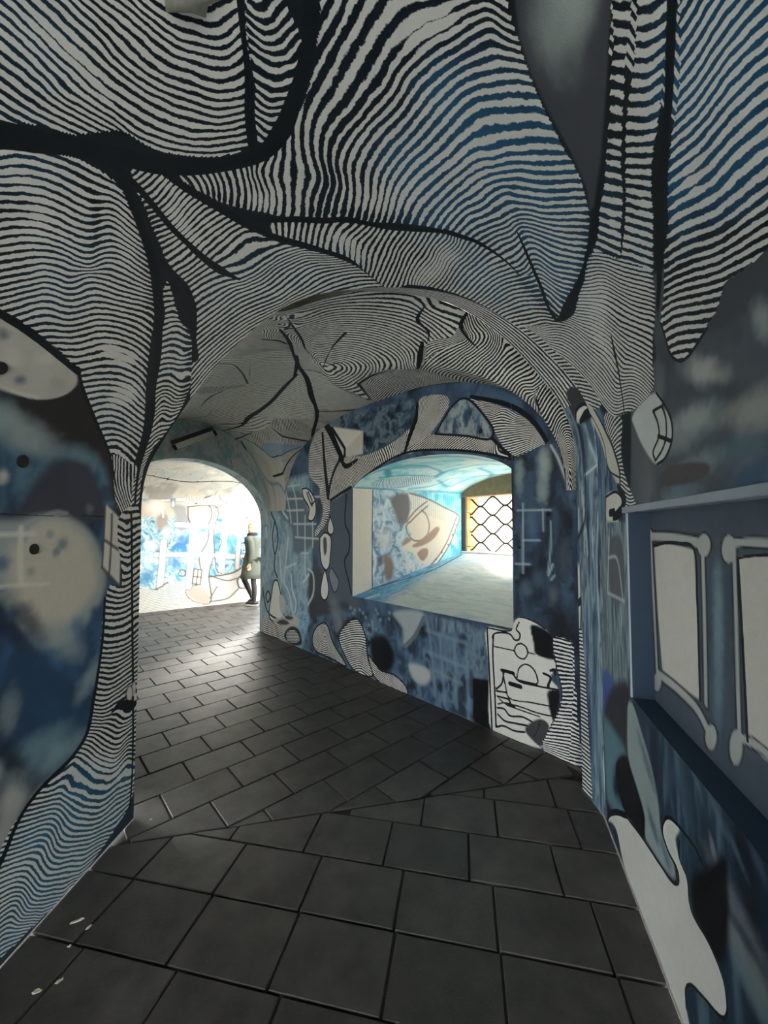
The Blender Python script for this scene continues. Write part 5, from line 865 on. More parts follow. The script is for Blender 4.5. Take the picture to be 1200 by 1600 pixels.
MURALS['band'] = [
    ('mottle', [(-.5, -.5), (9, -.5), (9, 1.5), (-.5, 1.5)], [(37, 44, 59), (59, 75, 97), (88, 114, 135), (135, 159, 167), (62, 78, 98), (168, 182, 183)], (.4, .16), {'soft': .01, 'warp': .5}),
    ('stripes', [(-.1, -.2), (5.05, -.2), (5.05, 1.3), (-.1, 1.3)], [(0, [(0, 0), (.5, 0), (1, 0), (1.5, 0), (2, 0), (2.5, 0), (3, 0), (3.5, 0), (4, 0), (4.5, 0), (5, 0)]), (3, [(.2, .45), (.7, .45), (1.2, .45), (1.7, .45), (2.2, .45), (2.7, .45), (3.2, .45), (3.7, .45), (4.2, .45), (4.7, .45)]), (7, [(0, 1), (.5, 1), (1, 1), (1.5, 1), (2, 1), (2.5, 1), (3, 1), (3.5, 1), (4, 1), (4.5, 1), (5, 1)])], {'duty': .5, 'round_': False}),
    ('fill', [(5, -.1), (5.12, -.1), (5.12, .6), (5, .6)], (54, 55, 59), {'soft': .01}),
    ('fill', [(5.088, .517), (5.069, .064), (5.085, 0), (5.129, 0), (5.144, 0), (5.124, -.12), (5.133, .241), (5.157, .519), (5.14, .668)], (219, 217, 209), {'soft': .0161}),
    ('ink_line', [(5.14, .668), (5.088, .517), (5.069, .064), (5.085, 0), (5.129, 0)], .0254),
    ('ink_line', [(5.157, .519), (5.127, .158), (5.123, -.187), (5.144, 0)], [.0266, .0531, .0531, .0266]),
    ('stroke', [(5.183, .006), (5.337, -.2)], .0313, (194, 211, 215), {'soft': .0235}),
    ('stroke', [(5.292, .015), (5.261, 0)], .0123, (194, 211, 215), {'soft': .0062}),
    ('stroke', [(5.291, .289), (5.409, .038)], .0312, (194, 211, 215), {'soft': .0234}),
    ('stroke', [(5.468, .572), (5.423, 0)], .0148, (194, 211, 215), {'soft': .0056}),
    ('stroke', [(5.364, 0), (5.467, 0)], .0055, (194, 211, 215), {'soft': .0028}),
    ('stroke', [(5.367, -.103), (5.506, -.164), (5.778, .059), (6.124, .119), (6.386, .063)], .0418, (167, 191, 195), {'soft': .0139}),
    ('stroke', [(5.417, .555), (5.562, .539), (5.719, .596), (5.839, .978)], .0416, (25, 30, 38), {'soft': .0166}),
    ('stroke', [(5.674, .887), (5.778, .905)], .0442, (207, 224, 226), {'soft': .0177}),
    ('stroke', [(5.8, .552), (5.923, .516)], .041, (181, 202, 204), {'soft': .0164}),
    ('stroke', [(5.799, .274), (5.933, .27)], .0389, (181, 202, 204), {'soft': .0156}),
    ('stroke', [(5.918, 1.2), (6.011, 1)], .0381, (208, 221, 222), {'soft': .0127}),
    ('stroke', [(5.845, -.179), (6.112, -.181), (6.393, 0)], .009, (154, 178, 184), {'soft': .0036}),
    ('fill', [(6.056, 1.175), (5.997, .913), (6.213, .889), (6.395, .952), (6.464, 1.2)], (222, 220, 212), {'round_': False, 'soft': .0269}),
    ('ink_line', [(6.045, 1.046), (6.433, 1.082)], .0272),
    ('ink_line', [(6.275, 1.2), (6.213, .889)], .05),
    ('ink_line', [(6.003, .853), (6.378, .918), (6.472, 1.2)], .0366),
    ('stripes', [(6.7132, .72), (7.0332, .62), (7.4332, .5), (7.4332, 1.3), (6.3832, 1.3), (6.3832, .85)], [(0, [(6.4332, .6), (6.4532, 1.1)]), (3, [(6.5012, .6), (6.5212, 1.1)]), (6, [(6.5692, .6), (6.5892, 1.1)]), (9, [(6.6372, .6), (6.6572, 1.1)]), (12, [(6.7052, .6), (6.7252, 1.1)]), (15, [(6.7732, .6), (6.7932, 1.1)]), (18, [(6.8412, .6), (6.8612, 1.1)]), (21, [(6.9092, .6), (6.9292, 1.1)]), (24, [(6.9772, .6), (6.9972, 1.1)]), (27, [(7.0452, .6), (7.0652, 1.1)]), (30, [(7.1132, .6), (7.1332, 1.1)]), (33, [(7.1812, .6), (7.2012, 1.1)]), (36, [(7.2492, .6), (7.2692, 1.1)]), (39, [(7.3172, .6), (7.3372, 1.1)]), (42, [(7.3852, .6), (7.4052, 1.1)])], {'duty': .5, 'round_': False}),
]
MURALS['long'] = [
    ('mottle', [(-1, -.5), (5, -.5), (5, 3.5), (-1, 3.5)], [(34, 39, 48), (45, 56, 70), (63, 84, 110), (81, 105, 129), (52, 64, 78)], (.2, .3), {'soft': .01, 'gain': .7}),
    ('mottle', [(4.96, 2.448), (4.017, 2.256), (3.22, 2.265), (3.171, -.024), (4.781, -.112)], [(95, 118, 137), (128, 155, 172), (159, 184, 196), (112, 146, 172), (83, 118, 153)], (.08, .18), {'soft': .0381, 'gain': .7}),
    ('fill', [(4.248, 1.976), (3.675, 2.093), (3.423, 1.995), (3.242, 1.659), (3.126, 1.446), (3.237, 1.322), (3.532, 1.217), (3.659, 1.244), (3.73, 1.568), (4.077, 1.759)], (96, 115, 130), {'soft': .0492}),
    ('fill', [(3.308, 2.191), (3.026, 2.104), (2.815, 1.898), (2.969, 1.803), (3.099, 1.477), (3.013, 1.064), (3.232, .988), (3.249, .291), (3.261, .138), (2.7, .17), (2.381, .239), (2.392, 2.052)], (80, 93, 107), {'soft': .0571}),
    ('fill', [(3.232, 1.018), (3.013, 1.064), (2.802, .654), (2.472, .727), (2.383, .58), (2.799, .373), (3.111, .316), (3.237, .443)], (62, 67, 74), {'soft': .0394}),
    ('stroke', [(4.253, 2.153), (3.518, 2.145)], .0234, (201, 211, 214), {'soft': .0104}),
    ('stroke', [(4.119, 1.986), (3.438, 1.956)], .0228, (201, 211, 214), {'soft': .0101}),
    ('stroke', [(3.852, 1.811), (3.405, 1.804)], .0223, (201, 211, 214), {'soft': .0099}),
    ('stroke', [(3.666, 1.622), (3.115, 1.617)], .0209, (201, 211, 214), {'soft': .0093}),
    ('stroke', [(3.615, 1.444), (3.058, 1.432)], .0206, (201, 211, 214), {'soft': .0092}),
    ('stroke', [(3.456, 1.236), (3.278, 1.244)], .0213, (201, 211, 214), {'soft': .0095}),
    ('stroke', [(4.087, 2.175), (4.012, 1.997)], .0252, (201, 211, 214), {'soft': .0112}),
    ('stroke', [(3.91, 2.153), (3.785, 1.834), (3.731, 1.634)], .0238, (201, 211, 214), {'soft': .0106}),
    ('stroke', [(3.726, 2.179), (3.608, 1.941), (3.552, 1.472)], .0228, (201, 211, 214), {'soft': .0101}),
    ('stroke', [(3.374, 1.724), (3.361, .946)], .0216, (201, 211, 214), {'soft': .0096}),
    ('stroke', [(3.185, 1.643), (3.18, 1.324)], .0207, (201, 211, 214), {'soft': .0092}),
    ('stroke', [(3.161, 1.963), (2.997, 1.953)], .0201, (201, 211, 214), {'soft': .0089}),
    ('fill', [(3.455, 2.084), (3.335, 2.083), (3.247, 2.038), (3.133, 1.915), (3.117, 1.748), (3.199, 1.659), (3.3, 1.684), (3.273, 1.815), (3.423, 1.979)], (220, 222, 219), {'soft': .0093}),
    ('ink_line', [(3.455, 2.084), (3.335, 2.083), (3.247, 2.038), (3.133, 1.915), (3.117, 1.748), (3.199, 1.659), (3.3, 1.684), (3.273, 1.815), (3.423, 1.979), (3.455, 2.084)], .0211),
    ('ink_line', [(3.305, 2.042), (3.203, 1.904), (3.216, 1.858), (3.133, 1.915)], .021),
    ('ink_line', [(3.334, 2.028), (3.245, 1.891), (3.202, 1.842)], .0213),
    ('fill', [(4.253, .713), (4.2, .805), (4.108, .813), (4.053, .734), (3.92, .292), (4.335, .249)], (220, 222, 219), {'soft': .011}),
    ('ink_line', [(4.253, .713), (4.2, .805), (4.108, .813), (4.053, .734), (3.92, .292), (4.335, .249), (4.253, .713)], .0251),
    ('fill', [(3.018, 1.448), (2.913, 1.508), (2.785, 1.452), (2.796, 1.223), (2.819, 1.107), (2.882, 1.059), (2.974, 1.126), (3.016, 1.3)], (220, 222, 219), {'soft': .0084}),
    ('ink_line', [(3.018, 1.448), (2.913, 1.508), (2.785, 1.452), (2.796, 1.223), (2.819, 1.107), (2.882, 1.059), (2.974, 1.126), (3.016, 1.3), (3.018, 1.448)], .0192),
    ('fill', [(2.938, 1.449), (2.887, 1.45), (2.872, 1.277), (2.91, 1.231), (2.942, 1.332)], (73, 82, 92), {'soft': .0107}),
    ('fill', [(2.908, 1.072), (2.856, .961), (2.824, .836), (2.853, .733), (2.904, .697), (2.969, .718), (2.996, .788), (2.971, .921)], (220, 222, 219), {'soft': .0084}),
    ('ink_line', [(2.908, 1.072), (2.856, .961), (2.824, .836), (2.853, .733), (2.904, .697), (2.969, .718), (2.996, .788), (2.971, .921), (2.908, 1.072)], .0193),
    ('fill', [(2.801, 1.71), (2.725, 1.566), (2.737, 1.509), (2.786, 1.487), (2.849, 1.523), (2.85, 1.595)], (220, 222, 219), {'soft': .0083}),
    ('ink_line', [(2.801, 1.71), (2.725, 1.566), (2.737, 1.509), (2.786, 1.487), (2.849, 1.523), (2.85, 1.595), (2.801, 1.71)], .0188),
    ('fill', [(2.769, 1.096), (2.708, 1.045), (2.623, .954), (2.658, .84), (2.706, .814), (2.767, .884), (2.818, 1.021)], (125, 135, 142), {'soft': .008}),
    ('ink_line', [(2.769, 1.096), (2.708, 1.045), (2.623, .954), (2.658, .84), (2.706, .814), (2.767, .884), (2.818, 1.021), (2.769, 1.096)], .0131),
    ('ink_line', [(4.203, 1.675), (4.273, 1.464), (4.191, 1.186), (4.106, 1.431), (4.203, 1.675)], .0296),
    ('ink_line', [(4.191, 1.186), (4.204, .977), (4.11, .865)], .0295),
    ('ink_line', [(4.309, 2.122), (4.339, 1.82), (4.203, 1.675)], .0265),
    ('ink_line', [(4.384, .646), (4.46, .566), (4.399, .468), (4.325, .565), (4.384, .646)], .027),
    ('ink_line', [(4.583, .66), (4.415, .342), (3.902, .254)], .029),
    ('ink_line', [(2.481, 1.949), (2.501, 1.62), (2.422, 1.484), (2.432, 1.295), (2.51, 1.196), (2.407, .908), (2.385, .831)], .0222),
    ('stroke', [(3.81, 1.436), (3.885, 1.001), (3.915, .832), (3.777, .682), (3.709, .528), (3.642, .378)], .0261, (200, 215, 219), {'soft': .0131}),
    ('stroke', [(3.851, 1.02), (3.592, 1.094)], .0255, (200, 215, 219), {'soft': .0127}),
    ('stroke', [(3.717, .932), (3.68, .725), (3.582, .577), (3.611, .446)], .0316, (200, 215, 219), {'soft': .0127}),
    ('stroke', [(3.29, 1.044), (3.175, .992), (3.158, .754), (3.283, .587)], .0252, (200, 215, 219), {'soft': .0115}),
    ('stroke', [(3.404, .865), (3.274, .969)], .0352, (200, 215, 219), {'soft': .0117}),
    ('stroke', [(4.065, 1.227), (3.984, .825)], .0276, (200, 215, 219), {'soft': .0138}),
    ('stroke', [(4.489, 1.57), (4.465, 1.426)], .0459, (200, 215, 219), {'soft': .0153}),
    ('stroke', [(4.011, 1.963), (3.972, 1.807), (3.832, 1.702)], .0337, (200, 215, 219), {'soft': .0135}),
    ('fill', [(4.222, .233), (3.939, .347), (3.875, .538), (3.945, .612), (4.05, .616), (3.974, .358), (3.579, .404), (3.486, .356), (3.515, .273), (3.766, .164), (4.039, .146)], (179, 182, 181), {'soft': .0129}),
    ('fill', [(3.887, .339), (3.771, .373), (3.641, .362), (3.705, .328), (3.836, .314)], (57, 58, 62), {'soft': .0129}),
    ('fill', [(4.112, .218), (3.938, .297), (3.752, .271), (3.868, .23)], (57, 58, 62), {'soft': .0132}),
    ('stripes', [(4.53, .235), (4.221, .199), (3.901, .188), (3.931, .001), (4.483, -.023)], [(0, [(4.489, .188), (3.935, .165)]), (7, [(4.483, -.023), (3.931, .001)])], {'duty': .55}),
    ('fill', [(3.898, .073), (3.8, .19), (3.639, .251), (3.483, .217), (3.42, .075), (3.698, .001)], (36, 39, 43), {'soft': .0124}),
    ('stripes', [(3.832, .119), (3.638, .204), (3.513, .164), (3.481, .093), (3.797, .029)], [(0, [(3.832, .119), (3.544, .174)]), (5, [(3.797, .029), (3.481, .093)])], {'duty': .5}),
    ('mottle', [(3.517, .398), (3.266, .469), (3.245, .022), (3.39, .02), (3.453, .222)], [(89, 137, 180), (144, 189, 210), (54, 89, 141)], (.03, .05), {'soft': .0236}),
    ('stripes', [(3.06, 2.938), (2.876, 2.784), (2.63, 2.43), (2.77, 2.167), (2.817, 1.93), (2.915, 1.748), (2.969, 1.924), (3.049, 2.076), (3.271, 2.245), (3.276, 2.582), (3.166, 2.748)], [(0, [(3.086, 2.899), (2.928, 2.852)]), (16, [(3.22, 2.62), (2.798, 2.511)]), (30, [(3.271, 2.306), (2.796, 2.226)]), (40, [(2.996, 2.071), (2.818, 2.029)]), (46, [(2.943, 1.908), (2.829, 1.902)])], {'duty': .58}),
    ('stripes', [(3.026, 2.074), (2.815, 1.898), (2.826, 1.74), (2.889, 1.625), (3.019, 1.522), (3.126, 1.461), (3.127, 1.522), (2.994, 1.655), (2.956, 1.802), (3.024, 1.954)], [(0, [(3.025, 2.029), (2.867, 2.003)]), (10, [(2.956, 1.802), (2.814, 1.826)]), (18, [(3.02, 1.641), (2.888, 1.595)]), (25, [(3.141, 1.491), (3.071, 1.447)])], {'duty': .55}),
    ('ink_line', [(2.978, 2.744), (2.922, 2.326), (2.842, 1.945)], [.042, .056, .07]),
    ('mottle', [(3.088, 3.034), (2.342, 2.87), (1.762, 2.815), (1.434, 2.795), (1.373, 2.701), (1.404, 2.607), (1.497, 2.523), (1.66, 2.459), (1.869, 2.397), (2.174, 2.367), (2.195, 2.629), (2.801, 2.784), (2.98, 2.892)], [(24, 29, 37), (38, 51, 67), (64, 86, 108), (109, 127, 136), (40, 54, 72)], (.1, .1), {'soft': .0166}),
    ('fill', [(2.777, 2.786), (2.185, 2.627), (2.19, 2.382), (2.515, 2.367), (2.561, 2.476)], (219, 218, 210), {'round_': False, 'soft': .0151}),
    ('fill', [(2.51, 2.366), (2.504, 2.467), (2.185, 2.627), (2.19, 2.382)], (197, 196, 188), {'round_': False, 'soft': .0148}),
    ('fill', [(2.864, 2.781), (2.776, 2.772), (2.515, 2.483), (2.519, 2.367), (2.583, 2.396)], (213, 212, 203), {'round_': False, 'soft': .0162}),
    ('ink_line', [(2.864, 2.781), (2.583, 2.389)], .0533),
    ('ink_line', [(2.772, 2.771), (2.515, 2.483), (2.519, 2.36)], .0393, {'round_': False}),
    ('stripes', [(2.606, 2.372), (2.174, 2.354), (1.869, 2.385), (1.627, 2.454), (1.466, 2.517), (1.594, 2.297), (1.869, 2.214), (2.133, 2.144), (2.38, 2.023), (2.792, 1.9), (2.831, 2.03), (2.723, 2.246)], [(0, [(1.466, 2.494), (1.562, 2.292)]), (6, [(1.627, 2.442), (1.611, 2.299)]), (16, [(1.905, 2.378), (1.833, 2.222)]), (26, [(2.194, 2.344), (2.094, 2.178)]), (36, [(2.448, 2.337), (2.275, 2.08)]), (46, [(2.652, 2.322), (2.49, 2.005)]), (54, [(2.77, 2.124), (2.72, 1.924)])], {'duty': .52}),
    ('stripes', [(1.343, 2.773), (1.01, 2.712), (1.01, 2.618), (1.187, 2.443), (1.345, 2.295), (1.562, 2.298), (1.545, 2.417), (1.389, 2.604)], [(0, [(1.343, 2.761), (1.374, 2.589), (1.529, 2.425)]), (8, [(1.198, 2.737), (1.285, 2.538), (1.467, 2.313)]), (16, [(1.076, 2.686), (1.2, 2.445), (1.345, 2.295)]), (20, [(1.01, 2.649), (1.145, 2.478)])], {'duty': .52}),
    ('stripes', [(1.173, 2.413), (.823, 2.329), (.567, 2.263), (.403, 2.079), (.651, 2.163), (.986, 2.24), (1.345, 2.299), (1.512, 2.311)], [(0, [(1.478, 2.318), (1.219, 2.421)]), (10, [(1.159, 2.271), (.985, 2.368)]), (22, [(.825, 2.203), (.673, 2.286)]), (36, [(.425, 2.092), (.533, 2.237)])], {'duty': .5}),
    ('stripes', [(.794, 2.652), (.575, 2.553), (.315, 2.394), (.151, 2.211), (.134, 2.132), (.392, 2.107), (.555, 2.323), (.646, 2.486)], [(0, [(.769, 2.631), (.575, 2.542)]), (6, [(.646, 2.486), (.484, 2.491), (.335, 2.398)]), (14, [(.555, 2.323), (.337, 2.302), (.198, 2.276)]), (24, [(.403, 2.118), (.258, 2.154), (.142, 2.192)])], {'duty': .5}),
    ('mottle', [(1.143, 2.419), (.982, 2.604), (.873, 2.656), (.807, 2.64), (.671, 2.491), (.573, 2.336), (.59, 2.278), (.823, 2.339)], [(38, 54, 77), (83, 108, 131), (162, 171, 170), (55, 79, 112)], (.05, .12), {'soft': .0117}),
    ('ink_line', [(1.158, 2.41), (.982, 2.604), (.873, 2.661), (.794, 2.637), (.659, 2.488), (.559, 2.323), (.583, 2.27), (.823, 2.333), (1.158, 2.41)], .019),
    ('ink_line', [(1.547, 2.291), (1.478, 2.443), (1.393, 2.599), (1.376, 2.743)], [.0286, .0476, .0476, .0286]),
    ('ink_line', [(2.353, 2.002), (2.087, 2.147), (1.547, 2.291), (.986, 2.238), (.627, 2.156), (.403, 2.079)], .0219),
    ('ink_line', [(.578, 2.276), (.489, 2.18), (.393, 2.087)], .0271),
    ('ink_line', [(2.606, 2.372), (2.491, 2.275), (2.297, 2.318)], [.037, .0617, .037]),
    ('ink_line', [(2.842, 1.917), (2.818, 2.057), (2.723, 2.246), (2.606, 2.372)], .0398),
    ('ink_line', [(2.792, 1.9), (2.58, 1.97), (2.402, 2.025)], .0379),
    ('ink_line', [(.768, 2.653), (.44, 2.511), (.274, 2.386), (.142, 2.192), (.09, 2.038)], [.0316, .038, .038, .0316, .0253]),
    ('ink_line', [(3.116, 3.056), (2.851, 2.779), (2.56, 2.366)], [.0809, .0944, .0674]),
    ('mottle', [(.387, 2.092), (.106, 2.167), (.041, 2.023), (-.038, 1.666), (-.044, -.046), (.146, -.002), (.408, .727)], [(32, 39, 50), (45, 59, 75), (66, 86, 108), (40, 50, 65)], (.1, .2), {'soft': .0092}),
    ('cloud', .155, 2.014, .0648, (149, 163, 164), .9, {'stretch': 2.5, 'ang': -1.56}),
    ('cloud', .167, 1.833, .0555, (141, 156, 159), .8, {'stretch': 2.6, 'ang': -1.54}),
    ('cloud', .342, 1.965, .0497, (135, 153, 156), .8, {'stretch': 3, 'ang': -1.55}),
    ('cloud', .344, 1.846, .0396, (114, 132, 139), .7, {'stretch': 2, 'ang': -1.55}),
    ('cloud', .258, 1.583, .0571, (83, 108, 131), .7, {'stretch': 2.5, 'ang': -1.55}),
    ('cloud', .306, 1.116, .0674, (86, 109, 122), .7, {'stretch': 1.5, 'ang': -1.56}),
    ('cloud', .217, 1.194, .0559, (71, 94, 114), .7, {'stretch': 2, 'ang': -1.56}),
    ('cloud', .032, 1.363, .0433, (70, 74, 80), .8, {'stretch': 3, 'ang': -1.55}),
    ('cloud', .108, 1.094, .0446, (91, 97, 101), .8, {'stretch': 2, 'ang': -1.56}),
    ('cloud', .063, .861, .1751, (23, 23, 27), .9, {'stretch': 1.2, 'ang': -1.54}),
    ('cloud', .269, .937, .076, (51, 67, 85), .7, {'stretch': 2, 'ang': -1.55}),
    ('cloud', .235, 1.49, .0471, (71, 96, 135), .6, {'stretch': 2, 'ang': -1.54}),
    ('stroke', [(.365, 1.691), (.111, 1.686)], .0116, (162, 184, 194), {'soft': .0056, 'alpha': .85}),
    ('stroke', [(.32, 1.74), (.328, 1.229)], .0122, (162, 184, 194), {'soft': .0059, 'alpha': .85}),
    ('stroke', [(.169, 1.693), (.167, 1.539)], .0092, (162, 184, 194), {'soft': .0055, 'alpha': .85}),
    ('stroke', [(.324, 1.47), (.196, 1.472)], .0118, (162, 184, 194), {'soft': .0057, 'alpha': .85}),
    ('stroke', [(.387, 1.293), (.274, 1.296)], .0121, (162, 184, 194), {'soft': .0058, 'alpha': .85}),
    ('stroke', [(.113, 1.608), (.121, 1.383), (.141, 1.244)], .009, (162, 184, 194), {'soft': .0054, 'alpha': .85}),
    ('stroke', [(.105, 1.307), (.137, 1.227)], .0134, (162, 184, 194), {'soft': .0054, 'alpha': .85}),
    ('stroke', [(.094, 1.231), (.12, 1.198)], .0111, (162, 184, 194), {'soft': .0053, 'alpha': .85}),
    ('stroke', [(.103, 2.14), (.056, 2.046), (.016, 1.93), (-.008, 1.868)], .0111, (203, 205, 203), {'soft': .0066}),
    ('mottle', [(3.222, .415), (2.427, .653), (.631, .768), (.598, -.031), (1.659, -.04), (3.448, -.055)], [(31, 37, 47), (48, 62, 80), (74, 100, 126), (96, 121, 140), (43, 56, 77)], (.1, .16), {'soft': .0281, 'gain': .8}),
    ('cloud', 1.836, .363, .0257, (128, 156, 174), .8, {'rag': .2}),
    ('cloud', 2.305, .294, .0293, (128, 156, 174), .8, {'rag': .2}),
    ('cloud', 1.769, .277, .0252, (128, 156, 174), .8, {'rag': .2}),
    ('cloud', 2.232, .453, .0287, (128, 156, 174), .8, {'rag': .2}),
    ('cloud', 2.234, .679, .0287, (128, 156, 174), .8, {'rag': .2}),
    ('cloud', 1.974, .364, .0267, (128, 156, 174), .8, {'rag': .2}),
    ('cloud', 1.867, .331, .0259, (128, 156, 174), .8, {'rag': .2}),
    ('cloud', 2.173, .655, .0282, (128, 156, 174), .8, {'rag': .2}),
    ('cloud', 2.239, .239, .0288, (128, 156, 174), .8, {'rag': .2}),
    ('cloud', 2.079, .543, .0275, (128, 156, 174), .8, {'rag': .2}),
    ('cloud', 2.008, .517, .0269, (128, 156, 174), .8, {'rag': .2}),
    ('cloud', 2.086, .45, .0275, (128, 156, 174), .8, {'rag': .2}),
    ('cloud', 2.071, .402, .0274, (128, 156, 174), .8, {'rag': .2}),
    ('cloud', 2.217, .381, .0286, (128, 156, 174), .8, {'rag': .2}),
    ('cloud', 2.325, .368, .0294, (128, 156, 174), .8, {'rag': .2}),
    ('cloud', 1.764, .719, .0251, (128, 156, 174), .8, {'rag': .2}),
    ('cloud', 2.147, .488, .028, (128, 156, 174), .8, {'rag': .2}),
    ('cloud', 2.04, .329, .0272, (128, 156, 174), .8, {'rag': .2}),
    ('cloud', 2.272, .391, .029, (128, 156, 174), .8, {'rag': .2}),
    ('cloud', 1.94, .345, .0264, (128, 156, 174), .8, {'rag': .2}),
    ('cloud', 1.799, .399, .0254, (128, 156, 174), .8, {'rag': .2}),
    ('cloud', 2.283, .376, .0291, (128, 156, 174), .8, {'rag': .2}),
    ('cloud', 1.768, .658, .0251, (128, 156, 174), .8, {'rag': .2}),
    ('cloud', 1.788, .276, .0253, (128, 156, 174), .8, {'rag': .2}),
    ('cloud', 1.918, .32, .0263, (128, 156, 174), .8, {'rag': .2}),
    ('cloud', 2.136, .264, .0279, (128, 156, 174), .8, {'rag': .2}),
    ('cloud', 1.896, .628, .0261, (128, 156, 174), .8, {'rag': .2}),
    ('cloud', 1.958, .385, .0266, (128, 156, 174), .8, {'rag': .2}),
    ('cloud', 2.322, .665, .0294, (128, 156, 174), .8, {'rag': .2}),
    ('cloud', 2.023, .557, .027, (128, 156, 174), .8, {'rag': .2}),
    ('cloud', 2.029, .585, .0271, (128, 156, 174), .8, {'rag': .2}),
    ('cloud', 2.396, .676, .0299, (128, 156, 174), .8, {'rag': .2}),
    ('cloud', 2.348, .622, .0296, (128, 156, 174), .8, {'rag': .2}),
    ('cloud', 2.008, .417, .0269, (128, 156, 174), .8, {'rag': .2}),
    ('cloud', 2.035, .438, .0271, (128, 156, 174), .8, {'rag': .2}),
    ('cloud', 2.022, .358, .0271, (128, 156, 174), .8, {'rag': .2}),
    ('cloud', 2.168, .233, .0282, (128, 156, 174), .8, {'rag': .2}),
    ('cloud', 1.937, .683, .0264, (128, 156, 174), .8, {'rag': .2}),
    ('cloud', 1.964, .518, .0266, (128, 156, 174), .8, {'rag': .2}),
    ('cloud', 2.252, .534, .0288, (128, 156, 174), .8, {'rag': .2}),
    ('cloud', 2.081, .291, .0275, (128, 156, 174), .8, {'rag': .2}),
    ('cloud', 2.134, .614, .0279, (128, 156, 174), .8, {'rag': .2}),
    ('cloud', 1.964, .716, .0266, (128, 156, 174), .8, {'rag': .2}),
    ('cloud', 2.375, .369, .0298, (128, 156, 174), .8, {'rag': .2}),
    ('cloud', 2.115, .458, .0278, (128, 156, 174), .8, {'rag': .2}),
    ('cloud', 2.209, .482, .0285, (128, 156, 174), .8, {'rag': .2}),
    ('cloud', 2.655, .536, .1603, (125, 135, 140), .7, {'stretch': 2, 'ang': -2.1}),
    ('fill', [(2.799, .4), (2.653, .344), (2.471, .539), (2.297, .594), (2.425, .388), (2.605, .271)], (31, 37, 43), {'soft': .0386}),
    ('fill', [(2.054, .409), (1.831, .478), (1.692, .319), (1.761, .14), (1.977, .132)], (18, 23, 30), {'soft': .0395}),
    ('fill', [(1.708, .724), (1.312, .785), (1.342, .682), (1.465, .505), (1.56, .44), (1.575, .596)], (159, 169, 172), {'soft': .0285}),
    ('stroke', [(1.56, .44), (1.433, .555), (1.312, .752)], .0139, (45, 53, 65), {'soft': .0104}),
    ('fill', [(1.497, .275), (1.374, .306), (1.243, .285), (1.23, .215), (1.316, .138), (1.435, .159)], (173, 179, 179), {'soft': .0274}),
    ('mottle', [(1.283, .778), (.812, .774), (.813, .696), (1.284, .628)], [(46, 65, 87), (121, 144, 157)], (.02, .2), {'soft': .0182}),
    ('stroke', [(1.255, .633), (.837, .614)], .0213, (123, 147, 162), {'soft': .0183, 'alpha': .7}),
    ('stroke', [(1.228, .447), (.864, .413)], .0214, (123, 147, 162), {'soft': .0184, 'alpha': .7}),
    ('stroke', [(1.215, .303), (.889, .269)], .0216, (123, 147, 162), {'soft': .0185, 'alpha': .7}),
    ('stroke', [(1.241, .636), (1.175, .085)], .0233, (123, 147, 162), {'soft': .02, 'alpha': .7}),
    ('stroke', [(1.117, .617), (1.068, .077)], .0225, (123, 147, 162), {'soft': .0193, 'alpha': .7}),
    ('stroke', [(.96, .608), (.941, .057)], .0213, (123, 147, 162), {'soft': .0183, 'alpha': .7}),
    ('stroke', [(.837, .614), (.821, .001)], .0205, (123, 147, 162), {'soft': .0175, 'alpha': .7}),
    ('mottle', [(.836, .731), (.642, .748), (.625, .381), (.77, .35)], [(63, 83, 103), (109, 133, 146), (54, 73, 97)], (.03, .1), {'soft': .0223}),
    ('fill', [(.775, .349), (.614, .374), (.605, -.024), (.784, -.015)], (15, 17, 20), {'soft': .0083, 'round_': False}),
    ('stroke', [(1.561, -.033), (1.069, -.025), (.786, -.006)], .0312, (114, 128, 139), {'soft': .025, 'alpha': .6}),
    ('stripes', [(3.174, .155), (3.11, .315), (2.875, .421), (2.724, .22), (2.467, .021), (2.746, .035), (3.107, .058)], [(0, [(3.11, .286), (2.874, .401)]), (6, [(3.163, .158), (2.95, .273), (2.773, .265)]), (12, [(3.107, .081), (2.847, .194), (2.651, .153)]), (18, [(2.845, .053), (2.651, .098), (2.489, .042)])], {'duty': .5, 'edge': .02}),
    ('stripes', [(2.615, .31), (2.448, .503), (2.276, .576), (2.141, .43), (2.092, .19), (2.015, .037), (2.315, .008), (2.468, .101)], [(0, [(2.404, .524), (2.255, .562)]), (6, [(2.583, .317), (2.36, .4), (2.153, .44)]), (13, [(2.49, .175), (2.295, .245), (2.112, .247)]), (21, [(2.38, .03), (2.212, .098), (2.034, .056)])], {'duty': .5, 'edge': .0179}),
    ('stripes', [(2.085, .229), (1.903, .126), (1.676, .127), (1.529, .055), (1.513, -.007), (1.659, -.021), (1.903, -.005), (2.015, .061)], [(0, [(2.073, .219), (1.867, .136), (1.529, .044)]), (5, [(2.015, .073), (1.796, .036), (1.529, -.005)])], {'duty': .5, 'edge': .0153}),
    ('fill', [(.639, .774), (.434, .793), (.412, .858), (.37, .901), (.26, .893), (.139, .834), (.176, .854), (.275, .858), (.258, .757), (.24, .662), (.111, .652), (.099, .599), (.136, .52), (.084, .465), (.147, .43), (.157, .357), (.132, .261), (.115, .25), (.191, .032), (.334, .002), (.478, -.016), (.604, -.016), (.625, .485)], (219, 219, 212), {'soft': .0039}),
    ('fill', [(.271, .855), (.185, .843), (.113, .795), (.102, .659), (.226, .665), (.253, .74)], (15, 17, 20), {'soft': .0046}),
    ('fill', [(.156, .427), (.076, .451), (.087, .328), (.124, .238), (.14, .31)], (15, 17, 20), {'soft': .0045}),
    ('fill', [(.332, .102), (.263, .19), (.196, .222), (.151, .194), (.2, .028), (.294, .062)], (65, 67, 70), {'soft': .0047}),
